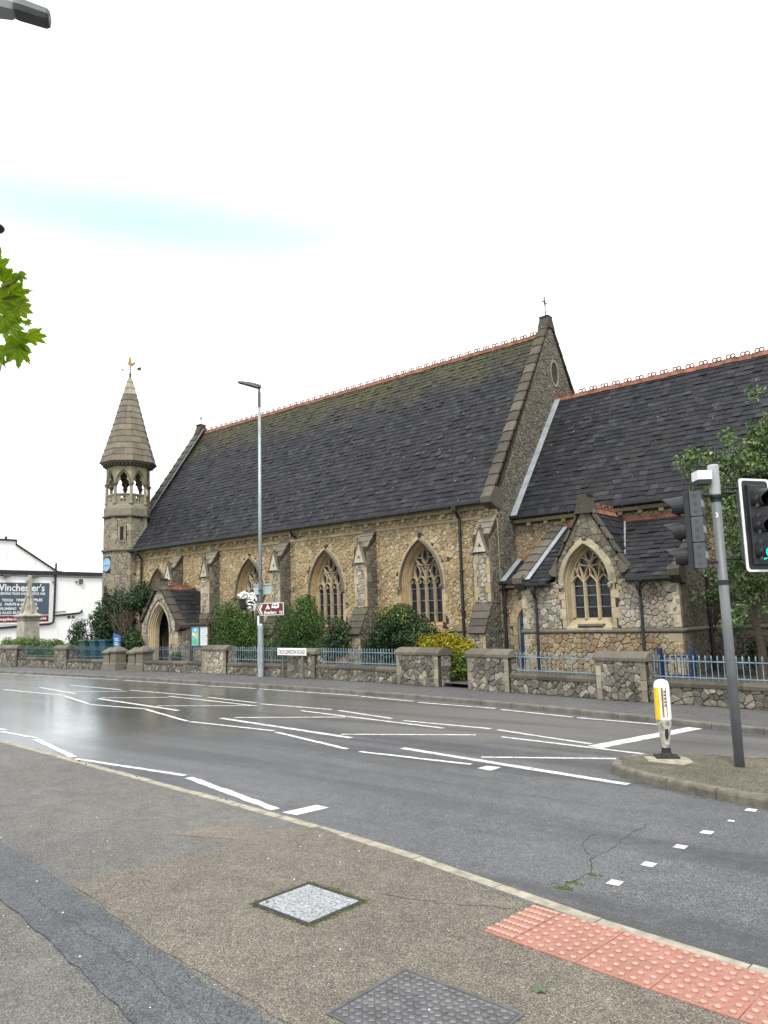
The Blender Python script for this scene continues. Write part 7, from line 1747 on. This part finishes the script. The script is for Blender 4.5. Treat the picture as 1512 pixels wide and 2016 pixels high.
PL = [plane_leaf(k) for k in range(4)]
pt = thing('plane_tree', 'plane tree with large lobed green leaves reaching in over the pavement', 'tree', (-5.1, .35, 0))
m = MB(); limb(m, [(-5.1, .35, -.05), (-5.1, .36, 1.2), (-5.05, .4, 2.4), (-5.15, .3, 3.6), (-5.3, .2, 5.2)], .17, .07); m.build('trunk', 'bark', pt)
m = MB(); limb(m, [(-5.08, .38, 2.75), (-4.5, .75, 3.2), (-3.85, 1.05, 3.45), (-3.52, 1.20, 3.50)], .045, .008); m.build('branch', 'bark', pt)
m = MB(); limb(m, [(-3.6, 1.18, 3.46), (-3.40, 1.27, 3.44), (-3.24, 1.37, 3.50), (-3.215, 1.385, 3.53)], .008, .003); m.build('branch', 'bark', pt)
m = MB(); limb(m, [(-3.55, 1.23, 3.26), (-3.38, 1.33, 3.30), (-3.27, 1.43, 3.31)], .007, .003); m.build('branch', 'bark', pt)
m = MB(); limb(m, [(-4.5, .75, 3.2), (-3.9, 1.1, 3.22), (-3.48, 1.26, 3.26)], .02, .005); m.build('branch', 'bark', pt)
vleft = Vector((-.766, -.643, 0))
# leaf centres given as world points at about four metres
LEAVES = [((-3.27, 1.29, 3.555), .095, .3, .2), ((-3.215, 1.375, 3.535), .048, 2.6, .5), ((-3.255, 1.36, 3.455), .100, 1.75, 1.1), ((-3.30, 1.32, 3.42), .100, 1.3, .3), ((-3.285, 1.35, 3.355), .095, 2.3, .6), ((-3.30, 1.375, 3.325), .090, 2.6, .3), ((-3.265, 1.455, 3.295), .085, 2.0, 1.1), ((-3.285, 1.45, 3.36), .030, 2.6, .1), ((-3.30, 1.42, 3.235), .100, 2.95, .1), ((-3.35, 1.345, 3.225), .100, 3.3, .3), ((-3.38, 1.26, 3.50), .11, 5.6, .4), ((-3.42, 1.24, 3.32), .12, 3.4, .5), ((-3.27, 1.335, 3.50), .085, 1.2, .9), ((-3.295, 1.40, 3.275), .085, 2.4, .8), ((-3.33, 1.375, 3.19), .08, 3.2, .6), ((-3.26, 1.40, 3.40), .07, 1.9, 1.2)]
rq = random.Random(31); toCam = Vector((.90, -.36, -.20))
def put_leaf(p, s, ang, tilt):
    p = Vector(p); z = (toCam*(1 if True else -1)+Vector((rq.gauss(0, .35), rq.gauss(0, .35), rq.gauss(.25, .35)))).normalized()
    u0 = Vector((0, 0, 1)); u0 = (u0-z*u0.dot(z)).normalized(); r0 = u0.cross(z); y = u0*math.cos(ang)+r0*math.sin(ang); x = y.cross(z); R = Matrix((x, y, z)).transposed() @ Matrix.Rotation(tilt*.8, 3, 'Y'); o = link('leaf', rq.choice(PL), p, pt); o.rotation_euler = R.to_euler(); o.scale = (s, s, s)
for p, s, a, ti in LEAVES: put_leaf(p, s, a, ti)
for k in range(90):   # the rest of the crown stands behind the left edge of the view
    p = Vector((rq.gauss(-4.7, .55), rq.gauss(.45, .40), rq.uniform(2.9, 4.9)))
    if p.y > -p.x*.385-.22 or p.length > 9: continue
    put_leaf(p, rq.uniform(.08, .12), rq.uniform(0, 6.28), rq.uniform(-.5, .8))
# leaf fallen on the pavement
m = MB(); n = 14; m.add([(-2.19, 3.78, .012)]+[(-2.19+.045*math.cos(2*math.pi*k/n)*(1.15 if k % 2 else .8), 3.78+.038*math.sin(2*math.pi*k/n)*(1.1 if k % 2 else .85), .010+.006*math.sin(k*1.7)) for k in range(n)], [(0, 1+k, 1+(k+1) % n) for k in range(n)], (.12, .17, .10)); tag(m.build('fallen_leaf', 'leaf_matt'), 'single grey green leaf lying flat on the pavement', 'leaf')
# grass and weeds behind the railings and at the foot of the walls
V_, Fc, Cc = leaf_cloud([((x, WALL_Y(x)+.8+.5*math.sin(x), .22), (.5, .35, .10)) for x in np.arange(-34, 0, .7)], 5200, .11, MID+OLV, shell=.2, up=.2, aspect=.18); me = arr_mesh('ground_cover', V_, Fc, Cc, 3); me.materials.append(MATS['leaf_matt']); link('ground_cover', me, (0, 0, 0), None, kind='stuff')
